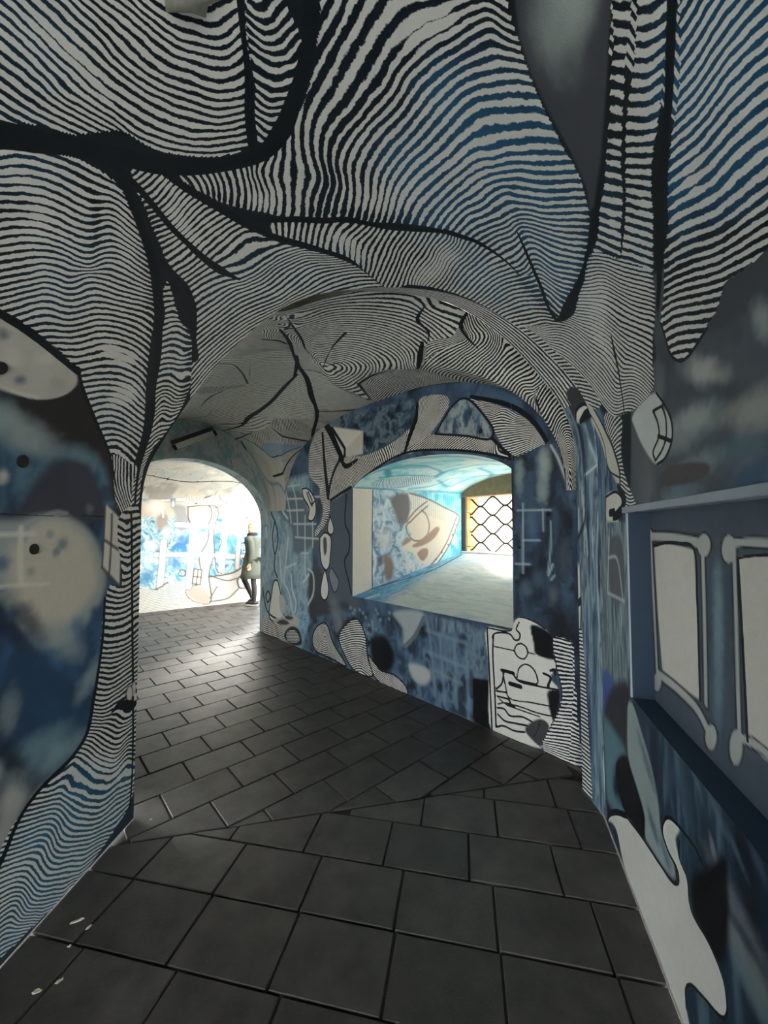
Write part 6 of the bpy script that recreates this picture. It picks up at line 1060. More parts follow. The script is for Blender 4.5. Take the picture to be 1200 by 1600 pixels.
    ('ink_line', [(.639, .774), (.434, .793), (.412, .858), (.37, .901), (.26, .893), (.166, .855)], .0116),
    ('ink_line', [(.639, .774), (.625, .485), (.604, -.016)], .0142),
    ('ink_line', [(.594, .709), (.571, .743), (.439, .763), (.403, .728), (.367, .74), (.361, .783), (.387, .806), (.365, .866)], .0132),
    ('ink_line', [(.582, .731), (.59, .592), (.577, .303), (.569, .035)], .0139),
    ('ink_line', [(.578, .643), (.41, .648)], .0106),
    ('ink_line', [(.298, .66), (.24, .66)], .0098),
    ('ink_line', [(.352, .715), (.313, .696), (.303, .647), (.334, .605), (.374, .608), (.405, .648), (.388, .693), (.352, .715)], .0127),
    ('ink_line', [(.387, .461), (.37, .53), (.315, .572), (.257, .55), (.23, .459), (.307, .446), (.387, .442)], .0124),
    ('ink_line', [(.503, .458), (.483, .368), (.457, .291), (.27, .312), (.104, .335)], .0112),
    ('ink_line', [(.513, .479), (.418, .481)], .0265),
    ('ink_line', [(.418, .471), (.377, .436), (.23, .441), (.084, .457)], .0134),
    ('ink_line', [(.445, .398), (.362, .398)], .0324),
    ('ink_line', [(.497, .459), (.515, .378), (.56, .327)], .0136),
    ('ink_line', [(.186, .541), (.136, .528), (.155, .462)], .0177),
    ('ink_line', [(.135, .572), (.108, .588), (.104, .554)], .0175),
    ('ink_line', [(.56, .308), (.473, .324)], .0135),
    ('ink_line', [(.555, .271), (.452, .274), (.447, .247)], .0148),
    ('ink_line', [(.55, .214), (.495, .241), (.37, .253), (.233, .253), (.114, .267)], .0112),
    ('ink_line', [(.556, .184), (.496, .194), (.454, .161), (.351, .186), (.273, .177)], .0142),
    ('ink_line', [(.551, .137), (.497, .108), (.413, .119), (.312, .137)], .0143),
    ('ink_line', [(.564, .037), (.509, .066), (.414, .063), (.333, .084)], .0144),
    ('ink_line', [(.474, .229), (.33, .23), (.215, .233)], .0101),
    ('ink_line', [(.539, .256), (.485, .235), (.411, .24)], .0106),
    ('ink_line', [(.265, .073), (.235, .137), (.215, .206)], .0098),
    ('stripes', [(.108, .805), (-.008, .803), (-.024, .764), (-.016, .395), (-.001, .248), (.01, .004), (.111, -.005), (.205, .017), (.152, .168), (.078, .331), (.058, .456), (.094, .617)], [(0, [(.104, .793), (-.016, .788)]), (5, [(.098, .66), (-.018, .662)]), (11, [(.058, .49), (-.023, .513)]), (17, [(.074, .332), (-.007, .35)]), (23, [(.143, .171), (.004, .205)]), (28, [(.19, .058), (.01, .086)]), (32, [(.191, .014), (.016, .01)])], {'duty': .52, 'edge': .0088}),
    ('stripes', [(-.008, .803), (-.024, .764), (-.037, .401), (-.06, .123), (-.108, -.2), (-.039, -.089), (.01, .004), (-.001, .248), (-.02, .562)], [(0, [(-.024, .764), (-.04, .759)]), (10, [(-.01, .476), (-.039, .468)]), (18, [(-.001, .223), (-.05, .217)]), (26, [(-.001, .033), (-.066, .044)])], {'duty': .5}),
]
MURALS['jamb'] = [
    ('mottle', [(-1, 0), (3, 0), (3, 3), (-1, 3)], [(109, 134, 160), (142, 173, 196), (191, 207, 215), (117, 150, 177), (95, 119, 145)], (.11, .1), {'soft': .01, 'gain': .9}),
    ('fill', [(-.5, .5), (.3, .5), (.285, 1.2), (.3, 2.3), (-.5, 2.3)], (209, 202, 194), {'soft': .006, 'round_': False}),
    ('ink_line', [(.3, .5), (.285, 1.2), (.3, 2.3)], .014),
    ('stroke', [(.395, 1.598), (.314, 1.528), (.326, 1.319), (.431, 1.227), (.577, 1.274), (.653, 1.436), (.578, 1.545), (.396, 1.563)], .0266, (91, 129, 170), {'soft': .0178}),
    ('cloud', .492, 1.438, .1632, (201, 205, 206), .8),
    ('fill', [(.467, 1.243), (.577, 1.22), (.627, 1.109), (.602, .949), (.504, .939), (.479, 1.083)], (128, 115, 111), {'soft': .0363}),
    ('fill', [(.361, 1.213), (.431, 1.227), (.419, 1.122)], (102, 99, 105), {'soft': .0265}),
    ('stroke', [(.314, 1.546), (.29, 1.65), (.384, 1.678), (.395, 1.598)], .0262, (207, 221, 228), {'soft': .0175}),
    ('stroke', [(.479, 1.814), (.528, 1.888), (.578, 1.854)], .0366, (207, 221, 228), {'soft': .0183}),
    ('stroke', [(.268, 1.355), (.337, 1.179), (.291, 1.009)], .0345, (207, 221, 228), {'soft': .0173}),
    ('stroke', [(.431, 1.528), (.479, 1.671), (.431, 1.83)], .027, (207, 221, 228), {'soft': .018}),
    ('fill', [(.578, 1.927), (.892, 2.001), (.891, 1.678), (.731, 1.601), (.654, 1.747)], (104, 103, 109), {'soft': .0379}),
    ('fill', [(.905, 2.011), (1.234, 1.962), (1.607, 1.856), (1.929, 1.749), (1.857, 1.609), (1.701, 1.356), (1.472, 1.138), (1.286, .99), (1.227, 1.033), (1.111, 1.118), (.943, 1.26), (.835, 1.283), (.782, 1.359), (.944, 1.488), (.85, 1.602), (.918, 1.754), (.946, 1.87)], (209, 202, 192), {'soft': .0156}),
    ('mottle', [(1.15, 0), (3, 0), (3, 3), (1.6, 3)], [(110, 196, 219), (160, 227, 236), (82, 176, 213)], (.1, .5), {'soft': .01, 'alpha': 0}),
    ('mottle', [(.919, 2.012), (2.096, 2.085), (2.082, 1.184), (1.347, 1.005), (1.536, 1.156), (1.803, 1.439), (1.936, 1.739), (1.607, 1.856), (1.234, 1.966)], [(101, 187, 213), (160, 227, 236), (73, 169, 209), (187, 233, 238)], (.25, .3), {'soft': .0159}),
    ('stroke', [(.947, 2.004), (.951, 1.813)], .0081, (64, 145, 181), {'soft': .0061, 'alpha': .7}),
    ('stroke', [(.984, 2.006), (.989, 1.804)], .0081, (64, 145, 181), {'soft': .0061, 'alpha': .7}),
    ('stroke', [(1.022, 2.009), (1.027, 1.796)], .0082, (64, 145, 181), {'soft': .0061, 'alpha': .7}),
    ('stroke', [(1.061, 2.011), (1.065, 1.787)], .0083, (64, 145, 181), {'soft': .0062, 'alpha': .7}),
    ('stroke', [(1.099, 2.013), (1.104, 1.779)], .0083, (64, 145, 181), {'soft': .0062, 'alpha': .7}),
    ('stroke', [(1.138, 2.016), (1.143, 1.77)], .0084, (64, 145, 181), {'soft': .0063, 'alpha': .7}),
    ('stroke', [(1.178, 2.018), (1.182, 1.762)], .0085, (64, 145, 181), {'soft': .0063, 'alpha': .7}),
    ('stroke', [(1.218, 2.021), (1.222, 1.753)], .0085, (64, 145, 181), {'soft': .0064, 'alpha': .7}),
    ('stroke', [(1.258, 2.023), (1.262, 1.744)], .0086, (64, 145, 181), {'soft': .0065, 'alpha': .7}),
    ('stroke', [(1.299, 2.025), (1.303, 1.735)], .0087, (64, 145, 181), {'soft': .0065, 'alpha': .7}),
    ('stroke', [(1.34, 2.028), (1.344, 1.726)], .0087, (64, 145, 181), {'soft': .0066, 'alpha': .7}),
    ('stroke', [(1.382, 2.03), (1.385, 1.716)], .0088, (64, 145, 181), {'soft': .0066, 'alpha': .7}),
    ('stroke', [(1.424, 2.033), (1.427, 1.707)], .0089, (64, 145, 181), {'soft': .0067, 'alpha': .7}),
    ('stroke', [(1.466, 2.036), (1.469, 1.698)], .009, (64, 145, 181), {'soft': .0067, 'alpha': .7}),
    ('stroke', [(1.509, 2.038), (1.512, 1.688)], .009, (64, 145, 181), {'soft': .0068, 'alpha': .7}),
    ('stroke', [(1.552, 2.041), (1.555, 1.679)], .0091, (64, 145, 181), {'soft': .0068, 'alpha': .7}),
    ('stroke', [(1.596, 2.043), (1.599, 1.669)], .0092, (64, 145, 181), {'soft': .0069, 'alpha': .7}),
    ('stroke', [(1.641, 2.046), (1.643, 1.659)], .0093, (64, 145, 181), {'soft': .007, 'alpha': .7}),
    ('stroke', [(1.685, 2.049), (1.688, 1.649)], .0094, (64, 145, 181), {'soft': .007, 'alpha': .7}),
    ('stroke', [(1.731, 2.052), (1.733, 1.639)], .0094, (64, 145, 181), {'soft': .0071, 'alpha': .7}),
    ('stroke', [(1.776, 2.033), (1.766, 1.186)], .0095, (64, 145, 181), {'soft': .0071, 'alpha': .7}),
    ('stroke', [(1.823, 2.036), (1.812, 1.184)], .0096, (64, 145, 181), {'soft': .0072, 'alpha': .7}),
    ('stroke', [(1.869, 2.038), (1.859, 1.182)], .0097, (64, 145, 181), {'soft': .0073, 'alpha': .7}),
    ('stroke', [(1.917, 2.041), (1.905, 1.18)], .0098, (64, 145, 181), {'soft': .0073, 'alpha': .7}),
    ('stroke', [(1.965, 2.044), (1.953, 1.178)], .0098, (64, 145, 181), {'soft': .0074, 'alpha': .7}),
    ('stroke', [(2.013, 2.047), (2.001, 1.176)], .0099, (64, 145, 181), {'soft': .0075, 'alpha': .7}),
    ('fill', [(1.883, 1.738), (1.939, 1.728), (1.874, 1.587), (1.734, 1.355), (1.504, 1.137), (1.332, 1.006), (1.263, 1.031), (1.441, 1.16), (1.668, 1.378), (1.823, 1.608)], (228, 223, 213), {'soft': .011}),
    ('stroke', [(.919, 2.012), (1.234, 1.962), (1.607, 1.856), (1.929, 1.749), (1.946, 1.696), (1.856, 1.545), (1.734, 1.355), (1.536, 1.156), (1.347, 1.015)], .0211, (103, 92, 90), {'soft': .0085}),
    ('stroke', [(1.894, 1.738), (1.805, 1.587), (1.668, 1.378), (1.472, 1.179), (1.257, 1.031)], .0221, (103, 92, 90), {'soft': .0088}),
    ('stroke', [(.89, 1.64), (.85, 1.564), (.944, 1.431), (1.056, 1.4), (1.23, 1.446), (1.291, 1.605), (1.232, 1.743), (1.144, 1.8)], .0202, (103, 92, 90), {'soft': .0081}),
    ('stroke', [(.85, 1.639), (1.03, 1.796), (1.248, 1.923)], .0201, (103, 92, 90), {'soft': .0081}),
    ('stroke', [(.904, 1.63), (1.058, 1.739), (1.263, 1.863)], .0203, (103, 92, 90), {'soft': .0081}),
    ('fill', [(.958, 1.336), (1.113, 1.409), (1.29, 1.505), (1.445, 1.585), (1.508, 1.565), (1.412, 1.444), (1.2, 1.348), (.999, 1.319)], (149, 130, 122), {'soft': .0124}),
    ('fill', [(1.055, 1.237), (1.17, 1.3), (1.259, 1.287), (1.258, 1.209), (1.155, 1.135)], (149, 130, 122), {'soft': .0124}),
    ('fill', [(.769, 1.341), (.863, 1.451), (.944, 1.412), (.835, 1.358)], (149, 130, 122), {'soft': .0117}),
    ('cloud', 1.868, 1.617, .0218, (43, 43, 47), 1, {'rag': 0}),
    ('cloud', 1.79, 1.47, .0214, (43, 43, 47), 1, {'rag': 0}),
    ('cloud', 1.687, 1.336, .0209, (43, 43, 47), 1, {'rag': 0}),
    ('cloud', 1.552, 1.233, .0204, (43, 43, 47), 1, {'rag': 0}),
    ('cloud', 1.428, 1.145, .0199, (43, 43, 47), 1, {'rag': 0}),
    ('cloud', 1.332, 1.062, .0195, (43, 43, 47), 1, {'rag': 0}),
    ('mottle', [(.756, 1.341), (.889, 1.262), (1.026, 1.161), (1.257, 1.031), (1.11, .945), (.888, .925), (.782, 1.155)], [(107, 132, 160), (210, 216, 219), (149, 174, 192)], (.05, .05), {'soft': .0195}),
]
MURALS['soffit'] = [
    ('mottle', [(0, -.5), (3, -.5), (3, 3), (0, 3)], [(110, 187, 202), (155, 208, 213), (197, 217, 215), (130, 199, 209)], (.2, .25), {'soft': .01}),
    ('stroke', [(2.338, -.036), (1.927, -.042), (1.407, -.092), (1.022, -.163)], .0271, (45, 134, 166), {'soft': .0108, 'alpha': .85}),
    ('stroke', [(2.37, .032), (2.36, .486), (2.39, .923)], .0557, (45, 134, 166), {'soft': .0111, 'alpha': .85}),
    ('stroke', [(2.145, .214), (2.029, .55), (1.979, .968), (1.863, .941), (1.735, .655), (1.695, .343), (1.937, .135)], .0358, (45, 134, 166), {'soft': .0172, 'alpha': .85}),
    ('stroke', [(2.207, -.014), (1.894, .095), (1.662, .238), (1.356, .466)], .0237, (45, 134, 166), {'soft': .0142, 'alpha': .85}),
    ('stroke', [(2.337, .868), (2.222, 1.255), (2.029, 1.323), (1.825, 1.688), (1.649, 1.981)], .0238, (45, 134, 166), {'soft': .0143, 'alpha': .85}),
    ('stroke', [(1.863, .941), (1.53, .958), (1.246, .971), (1.128, 1.261)], .0428, (45, 134, 166), {'soft': .0257, 'alpha': .85}),
    ('stroke', [(2.103, 1.173), (2.232, 1.581), (1.904, 1.668), (1.696, 1.839)], .0387, (45, 134, 166), {'soft': .0211, 'alpha': .85}),
    ('stroke', [(1.513, 1.226), (1.711, 1.791), (2.08, 2.141)], .0515, (45, 134, 166), {'soft': .0281, 'alpha': .85}),
    ('stroke', [(1.937, .135), (2.092, .302)], .0741, (45, 134, 166), {'soft': .0178, 'alpha': .85}),
    ('stroke', [(2.024, 1.022), (1.858, .962)], .0967, (45, 134, 166), {'soft': .0232, 'alpha': .85}),
    ('stroke', [(2.373, .961), (2.348, 1.404), (2.361, 2.024)], .0382, (45, 134, 166), {'soft': .0153, 'alpha': .85}),
    ('stroke', [(1.402, .068), (1.067, .23), (.997, .719)], .0853, (45, 134, 166), {'soft': .0569, 'alpha': .85}),
    ('stroke', [(2.275, .216), (2.291, .768), (2.024, 1.022)], .0242, (45, 134, 166), {'soft': .0145, 'alpha': .85}),
    ('stripes', [(2.301, .216), (2.165, .348), (2.059, .657), (2.015, 1.011), (2.161, 1.067), (2.294, .719), (2.329, .549)], [(0, [(2.287, .227), (2.303, .263)]), (14, [(2.152, .454), (2.315, .586)]), (30, [(2.055, .836), (2.226, .998)])], {'duty': .6, 'ink': (54, 123, 149), 'pale': (204, 221, 219)}),
]
MURALS['sill'] = [
    ('mottle', [(0, -.5), (3, -.5), (3, 3), (0, 3)], [(183, 193, 198), (213, 213, 211), (196, 201, 202), (226, 223, 217)], (.3, .16), {'soft': .01}),
    ('mottle', [(1.75, -.5), (3, -.5), (3, 2.2), (2.3, 2.2), (2.1, 1)], [(82, 151, 202), (139, 199, 219), (64, 134, 192), (196, 213, 217)], (.09, .3), {'soft': .12}),
    ('stroke', [(.6112, .387), (.8112, .4125), (1.1112, .4042)], .012, (156, 163, 170), {'soft': .01, 'alpha': .7}),
    ('stroke', [(.7068, .1587), (.9068, .1881), (1.2068, .091)], .012, (156, 163, 170), {'soft': .01, 'alpha': .7}),
    ('stroke', [(1.1779, .8), (1.3779, .8093), (1.6779, .8178)], .012, (156, 163, 170), {'soft': .01, 'alpha': .7}),
    ('stroke', [(1.0932, 1.7335), (1.2932, 1.744), (1.5932, 1.7041)], .012, (156, 163, 170), {'soft': .01, 'alpha': .7}),
    ('stroke', [(.6489, 1.0389), (.8489, 1.0037), (1.1489, 1.0251)], .012, (156, 163, 170), {'soft': .01, 'alpha': .7}),
    ('stroke', [(1.1166, 1.4443), (1.3166, 1.5238), (1.6166, 1.4522)], .012, (156, 163, 170), {'soft': .01, 'alpha': .7}),
    ('stroke', [(1.5892, .7041), (1.7892, .6875), (2.0892, .6453)], .012, (156, 163, 170), {'soft': .01, 'alpha': .7}),
    ('stroke', [(1.4673, .3696), (1.6673, .3492), (1.9673, .438)], .012, (156, 163, 170), {'soft': .01, 'alpha': .7}),
    ('stroke', [(1.4974, .6772), (1.6974, .6535), (1.9974, .5889)], .012, (156, 163, 170), {'soft': .01, 'alpha': .7}),
    ('stroke', [(.7401, .7676), (.9401, .7162), (1.2401, .7172)], .012, (156, 163, 170), {'soft': .01, 'alpha': .7}),
    ('stroke', [(1.0459, .2768), (1.2459, .3201), (1.5459, .3179)], .012, (156, 163, 170), {'soft': .01, 'alpha': .7}),
    ('stroke', [(.7337, 1.1042), (.9337, 1.1786), (1.2337, 1.189)], .012, (156, 163, 170), {'soft': .01, 'alpha': .7}),
    ('stroke', [(1.2392, .2815), (1.4392, .2287), (1.7392, .324)], .012, (156, 163, 170), {'soft': .01, 'alpha': .7}),
    ('stroke', [(1.0476, 1.8602), (1.2476, 1.8952), (1.5476, 1.9072)], .012, (156, 163, 170), {'soft': .01, 'alpha': .7}),
    ('stroke', [(1.5462, 1.8239), (1.7462, 1.861), (2.0462, 1.7695)], .012, (156, 163, 170), {'soft': .01, 'alpha': .7}),
    ('stroke', [(.9189, 1.6684), (1.1189, 1.7149), (1.4189, 1.7587)], .012, (156, 163, 170), {'soft': .01, 'alpha': .7}),
    ('stroke', [(1.5813, 1.3503), (1.7813, 1.273), (2.0813, 1.4387)], .012, (156, 163, 170), {'soft': .01, 'alpha': .7}),
    ('stroke', [(1.1975, .4683), (1.3975, .5439), (1.6975, .4999)], .012, (156, 163, 170), {'soft': .01, 'alpha': .7}),
    ('stroke', [(1.4788, .248), (1.6788, .3089), (1.9788, .225)], .012, (156, 163, 170), {'soft': .01, 'alpha': .7}),
    ('stroke', [(1.0511, .5312), (1.2511, .5388), (1.5511, .4515)], .012, (156, 163, 170), {'soft': .01, 'alpha': .7}),
    ('stroke', [(.9656, 1.7751), (1.1656, 1.8266), (1.4656, 1.7247)], .012, (156, 163, 170), {'soft': .01, 'alpha': .7}),
    ('stroke', [(.7553, 1.5716), (.9553, 1.6424), (1.2553, 1.5704)], .012, (156, 163, 170), {'soft': .01, 'alpha': .7}),
    ('stroke', [(2.11, 1.32), (2.064, 1.48), (1.899, 1.71), (1.684, 1.796)], .0619, (167, 207, 217), {'soft': .0413}),
    ('ink_line', [(2.368, .186), (2.274, .569), (2.161, 1.058), (2.224, 1.558), (2.281, 1.903)], .021),
]
MURALS['far'] = [
    ('mottle', [(-3, -.5), (4, -.5), (4, 3), (-3, 3)], [(65, 122, 162), (113, 172, 197), (210, 221, 223), (97, 157, 189), (180, 208, 214), (60, 110, 155)], (.16, .2), {'soft': .01}),
    ('fill', [(-3, 1.78), (4, 1.78), (4, 3), (-3, 3)], (188, 179, 169), {'soft': .01, 'round_': False}),
    ('stripes', [(1.165, 2.628), (.858, 2.52), (.577, 2.403), (.492, 2.247), (.733, 2.2), (1.005, 2.22), (1.159, 2.365)], [(0, [(1.127, 2.587), (.576, 2.38)]), (12, [(1.14, 2.344), (.733, 2.212)])], {'duty': .6, 'ink': (102, 85, 80), 'pale': (194, 183, 171)}),
    ('fill', [(.367, 2.231), (.15, 2.076), (-.111, 2.256), (-.451, 2.695), (-.717, 2.7), (-.869, 2.551), (-1.111, 1.687), (-1.114, 1.532), (-.584, 1.881), (-.205, 2.09), (-.116, 2.014), (-.099, 1.677), (.25, 1.674), (.321, 2.046)], (215, 210, 201), {'soft': .0254}),
    ('mottle', [(-.428, 2.669), (-.717, 2.7), (-.844, 2.523), (-.431, 2.47)], [(184, 200, 203), (223, 223, 221)], (.05, .05), {'soft': .027}),
    ('fill', [(.589, 2.013), (.363, 2.021), (.275, 1.861), (.29, 1.534), (.477, 1.534), (.525, 1.855)], (139, 143, 150), {'soft': .0482}),
    ('fill', [(.823, 1.803), (.666, 1.829), (.66, 1.58), (.808, 1.557)], (150, 142, 138), {'soft': .0347}),
    ('fill', [(1.096, .45), (.773, .399), (.619, .542), (.289, .401), (-.141, .577), (-.604, .642), (-.87, .801), (-1.124, .762), (-1.136, -.054), (-.152, .007), (1.085, -.024)], (200, 195, 191), {'soft': .0187}),
    ('stripes', [(1.096, .45), (.773, .399), (.618, .519), (.289, .401), (-.018, .045), (.686, -.009), (1.086, .019)], [(0, [(1.058, .403), (.638, .499), (.33, .382)]), (12, [(1.05, .057), (.488, .08), (.07, .102)])], {'duty': .72, 'ink': (115, 145, 159), 'pale': (209, 204, 199)}),
    ('fill', [(-.093, 2.038), (-.229, 2.018), (-.278, 1.874), (-.213, 1.63), (-.196, 1.341), (-.212, 1.051), (-.138, .768), (-.119, .579), (-.151, .054), (.156, .111), (.307, .288), (.289, .401), (.077, .452), (.037, .684), (.065, .991), (-.083, 1.318), (-.099, 1.677)], (201, 193, 184), {'soft': .0187}),
    ('stroke', [(-.093, 2.038), (-.229, 2.018), (-.278, 1.874), (-.213, 1.63), (-.196, 1.341), (-.212, 1.051), (-.138, .768), (-.119, .579), (-.151, .054), (.156, .111), (.307, .288), (.289, .401), (.077, .452), (.037, .684), (.065, .991), (-.083, 1.318), (-.099, 1.677), (-.093, 2.038)], .0251, (65, 58, 58), {'soft': .01}),
    ('fill', [(.299, 2), (-.116, 2.014), (-.099, 1.677), (.251, 1.697)], (201, 193, 184), {'soft': .0188}),
    ('stroke', [(.299, 2), (-.116, 2.014), (-.099, 1.677), (.251, 1.697), (.299, 2)], .0251, (65, 58, 58), {'soft': .01}),
    ('fill', [(.309, .38), (.032, .402), (-.125, .246), (-.128, .057), (.069, .078)], (169, 161, 156), {'soft': .0372}),
    ('stroke', [(.49, 1.644), (-.985, 1.553)], .1256, (99, 115, 127), {'soft': .0132}),
    ('stroke', [(.49, 1.644), (-.985, 1.553)], .0925, (224, 219, 212), {'soft': .0132}),
    ('stroke', [(.826, 1.067), (0, 1.04)], .1148, (99, 115, 127), {'soft': .0121}),
    ('stroke', [(.826, 1.067), (0, 1.04)], .0846, (224, 219, 212), {'soft': .0121}),
    ('stroke', [(-.247, 1.002), (-.868, .957)], .1274, (99, 115, 127), {'soft': .0134}),
    ('stroke', [(-.247, 1.002), (-.868, .957)], .0939, (224, 219, 212), {'soft': .0134}),
    ('stroke', [(.194, 1.651), (.217, 1.067), (.257, .421)], .1399, (99, 115, 127), {'soft': .0122}),
    ('stroke', [(.194, 1.651), (.217, 1.067), (.257, .421)], .1095, (224, 219, 212), {'soft': .0122}),
    ('stroke', [(.704, 1.309), (.724, .862), (.754, .442)], .1319, (99, 115, 127), {'soft': .0115}),
    ('stroke', [(.704, 1.309), (.724, .862), (.754, .442)], .1033, (224, 219, 212), {'soft': .0115}),
    ('stroke', [(-.462, 2.051), (-.411, 1.533), (-.356, .658)], .1505, (99, 115, 127), {'soft': .0131}),
    ('stroke', [(-.462, 2.051), (-.411, 1.533), (-.356, .658)], .1178, (224, 219, 212), {'soft': .0131}),
    ('stroke', [(-.711, 1.533), (-.675, .737)], .1144, (99, 115, 127), {'soft': .0135}),
    ('stroke', [(-.711, 1.533), (-.675, .737)], .0808, (224, 219, 212), {'soft': .0135}),
    ('stroke', [(.751, 2.12), (.365, 2.138)], .0893, (99, 115, 127), {'soft': .0119}),
    ('stroke', [(.751, 2.12), (.365, 2.138)], .0595, (224, 219, 212), {'soft': .0119}),
    ('stroke', [(.563, 2.22), (.559, 2.014)], .0768, (99, 115, 127), {'soft': .0118}),
    ('stroke', [(.563, 2.22), (.559, 2.014)], .0473, (224, 219, 212), {'soft': .0118}),
    ('stroke', [(.727, 1.895), (.724, 1.782)], .0636, (99, 115, 127), {'soft': .0116}),
    ('stroke', [(.727, 1.895), (.724, 1.782)], .0347, (224, 219, 212), {'soft': .0116}),
    ('fill', [(.158, .761), (.016, .73), (.044, .438), (.189, .473)], (224, 219, 212), {'round_': False, 'soft': .0123}),
    ('stroke', [(.158, .761), (.016, .73), (.044, .438), (.189, .473), (.158, .761)], .0247, (65, 62, 64), {'soft': .0099, 'round_': False}),
    ('stroke', [(.086, .746), (.115, .456)], .0246, (65, 62, 64), {'soft': .0099, 'round_': False}),
    ('stroke', [(.174, .611), (.031, .585)], .0247, (65, 62, 64), {'soft': .0099, 'round_': False}),
    ('stroke', [(-.431, 2.446), (-.295, 2.216), (-.461, 2.1), (-.726, 2.161), (-.95, 2.222)], .027, (74, 74, 79), {'soft': .0108}),
    ('stroke', [(-.461, 2.076), (-.207, 1.993)], .0262, (74, 74, 79), {'soft': .0105}),
    ('stroke', [(-.731, 1.784), (-.632, 1.882), (-.667, 2.008), (-.802, 2.038), (-.853, 1.913), (-.731, 1.784)], .0274, (74, 74, 79), {'soft': .011}),
    ('stroke', [(-.83, 1.811), (-1.111, 1.687)], .0418, (74, 74, 79), {'soft': .0111}),
    ('stroke', [(-.855, 1.811), (-1.004, 1.968)], .0278, (74, 74, 79), {'soft': .0111}),
    ('stroke', [(-.141, .601), (-.488, .479), (-.678, .514)], .0263, (74, 74, 79), {'soft': .0105}),
    ('stroke', [(-.679, .464), (-.75, .558), (-.875, .474), (-.853, .301), (-.73, .312), (-.679, .464)], .0338, (74, 74, 79), {'soft': .0108}),
    ('stroke', [(-.15, .078), (-.494, .113), (-.706, .289)], .0262, (74, 74, 79), {'soft': .0105}),
    ('stroke', [(-.281, .375), (-.149, .149)], .0255, (74, 74, 79), {'soft': .0102}),
    ('stroke', [(-.224, 1.003), (-.275, .688), (-.368, .633)], .0258, (74, 74, 79), {'soft': .0103}),
    ('stroke', [(-.24, 1.388), (-.357, 1.314), (-.313, 1.169)], .0259, (74, 74, 79), {'soft': .0104}),
    ('stroke', [(.44, .687), (.4, .753), (.316, .725), (.335, .634), (.418, .64)], .0239, (74, 74, 79), {'soft': .0096}),
    ('stroke', [(-.119, .579), (-.604, .642), (-.87, .801)], .0333, (74, 74, 79), {'soft': .0106}),
    ('stroke', [(1.059, .447), (.889, .399), (.754, .442), (.618, .531)], .0285, (74, 74, 79), {'soft': .0091}),
    ('cloud', .846, 1.981, .2056, (217, 219, 217), .85),
    ('cloud', .907, 1.247, .1578, (211, 218, 219), .85),
    ('cloud', .94, .984, .157, (190, 215, 220), .85),
    ('cloud', .658, 1.489, .1395, (203, 217, 220), .85),
    ('cloud', .39, 1.326, .1916, (59, 109, 174), .85),
    ('cloud', .97, .657, .1784, (67, 128, 175), .85),
    ('cloud', .505, .896, .1886, (66, 118, 171), .85),
    ('cloud', -.593, 1.334, .1868, (81, 138, 185), .85),
    ('cloud', -.632, 1.882, .1883, (223, 221, 218), .85),
    ('cloud', -.932, 1.685, .1109, (158, 124, 115), .85),
    ('cloud', 1.042, 2.151, .1118, (69, 138, 184), .85),
    ('cloud', .572, 2.151, .0945, (52, 109, 165), .85),
    ('stripes', [(.391, 2.416), (.199, 2.369), (.137, 2.504), (-.001, 2.154), (.172, 2.075), (.366, 2.207)], [(0, [(.37, 2.394), (.366, 2.207)]), (12, [(.025, 2.416), (.021, 2.153)])], {'duty': .7, 'ink': (112, 106, 102), 'pale': (203, 195, 186)}),
    ('stroke', [(.978, 2.7), (.743, 2.642), (.539, 2.544), (.37, 2.394)], [.0568, .0682, .0568, .0341], (37, 35, 37), {'soft': .0114}),
    ('stroke', [(.576, 2.38), (.37, 2.382), (.167, 2.383)], .0488, (37, 35, 37), {'soft': .0122}),
    ('stroke', [(.151, 2.088), (.156, 2.36), (.03, 2.656), (-.088, 2.5)], [.0721, .0601, .0601, .0601], (37, 35, 37), {'soft': .012}),
    ('stroke', [(.576, 2.38), (.389, 2.276), (.194, 2.098)], .0243, (37, 35, 37), {'soft': .0121}),
    ('stroke', [(1.034, 2.662), (.838, 2.521), (.576, 2.358)], .0232, (37, 35, 37), {'soft': .0116}),
    ('stroke', [(.065, 2.175), (-.112, 2.232), (-.292, 2.363), (-.427, 2.693)], .0325, (37, 35, 37), {'soft': .013}),
]
MURALS['farvault'] = [
    ('mottle', [(-3, -1), (4, -1), (4, 2), (-3, 2)], [(141, 141, 138), (179, 176, 167), (150, 157, 156), (192, 185, 175)], (.3, .16), {'soft': .01}),
    ('ink_line', [(-1.6, .3), (-1.45, .6), (-1.5, 1)], .01),
    ('ink_line', [(-1.35, .3), (-1.2, .6), (-1.24, 1)], .01),
    ('ink_line', [(-1.1, .3), (-.95, .6), (-.98, 1)], .01),
    ('ink_line', [(-.85, .3), (-.7, .6), (-.72, 1)], .01),
    ('ink_line', [(-.6, .3), (-.45, .6), (-.46, 1)], .01),
    ('ink_line', [(-.35, .3), (-.2, .6), (-.2, 1)], .01),
    ('ink_line', [(-.1, .3), (.05, .6), (.06, 1)], .01),
    ('ink_line', [(.15, .3), (.3, .6), (.32, 1)], .01),
    ('ink_line', [(.4, .3), (.55, .6), (.58, 1)], .01),
    ('ink_line', [(.65, .3), (.8, .6), (.84, 1)], .01),
    ('ink_line', [(.9, .3), (1.05, .6), (1.1, 1)], .01),
    ('ink_line', [(1.15, .3), (1.3, .6), (1.36, 1)], .01),
    ('ink_line', [(1.4, .3), (1.55, .6), (1.62, 1)], .01),
    ('ink_line', [(1.65, .3), (1.8, .6), (1.88, 1)], .01),
    ('ink_line', [(1.9, .3), (2.05, .6), (2.14, 1)], .01),
    ('ink_line', [(2.15, .3), (2.3, .6), (2.4, 1)], .01),
    ('ink_line', [(-1, .75), (-.2, .7), (.5, .78), (1.2, .7)], .02),
]
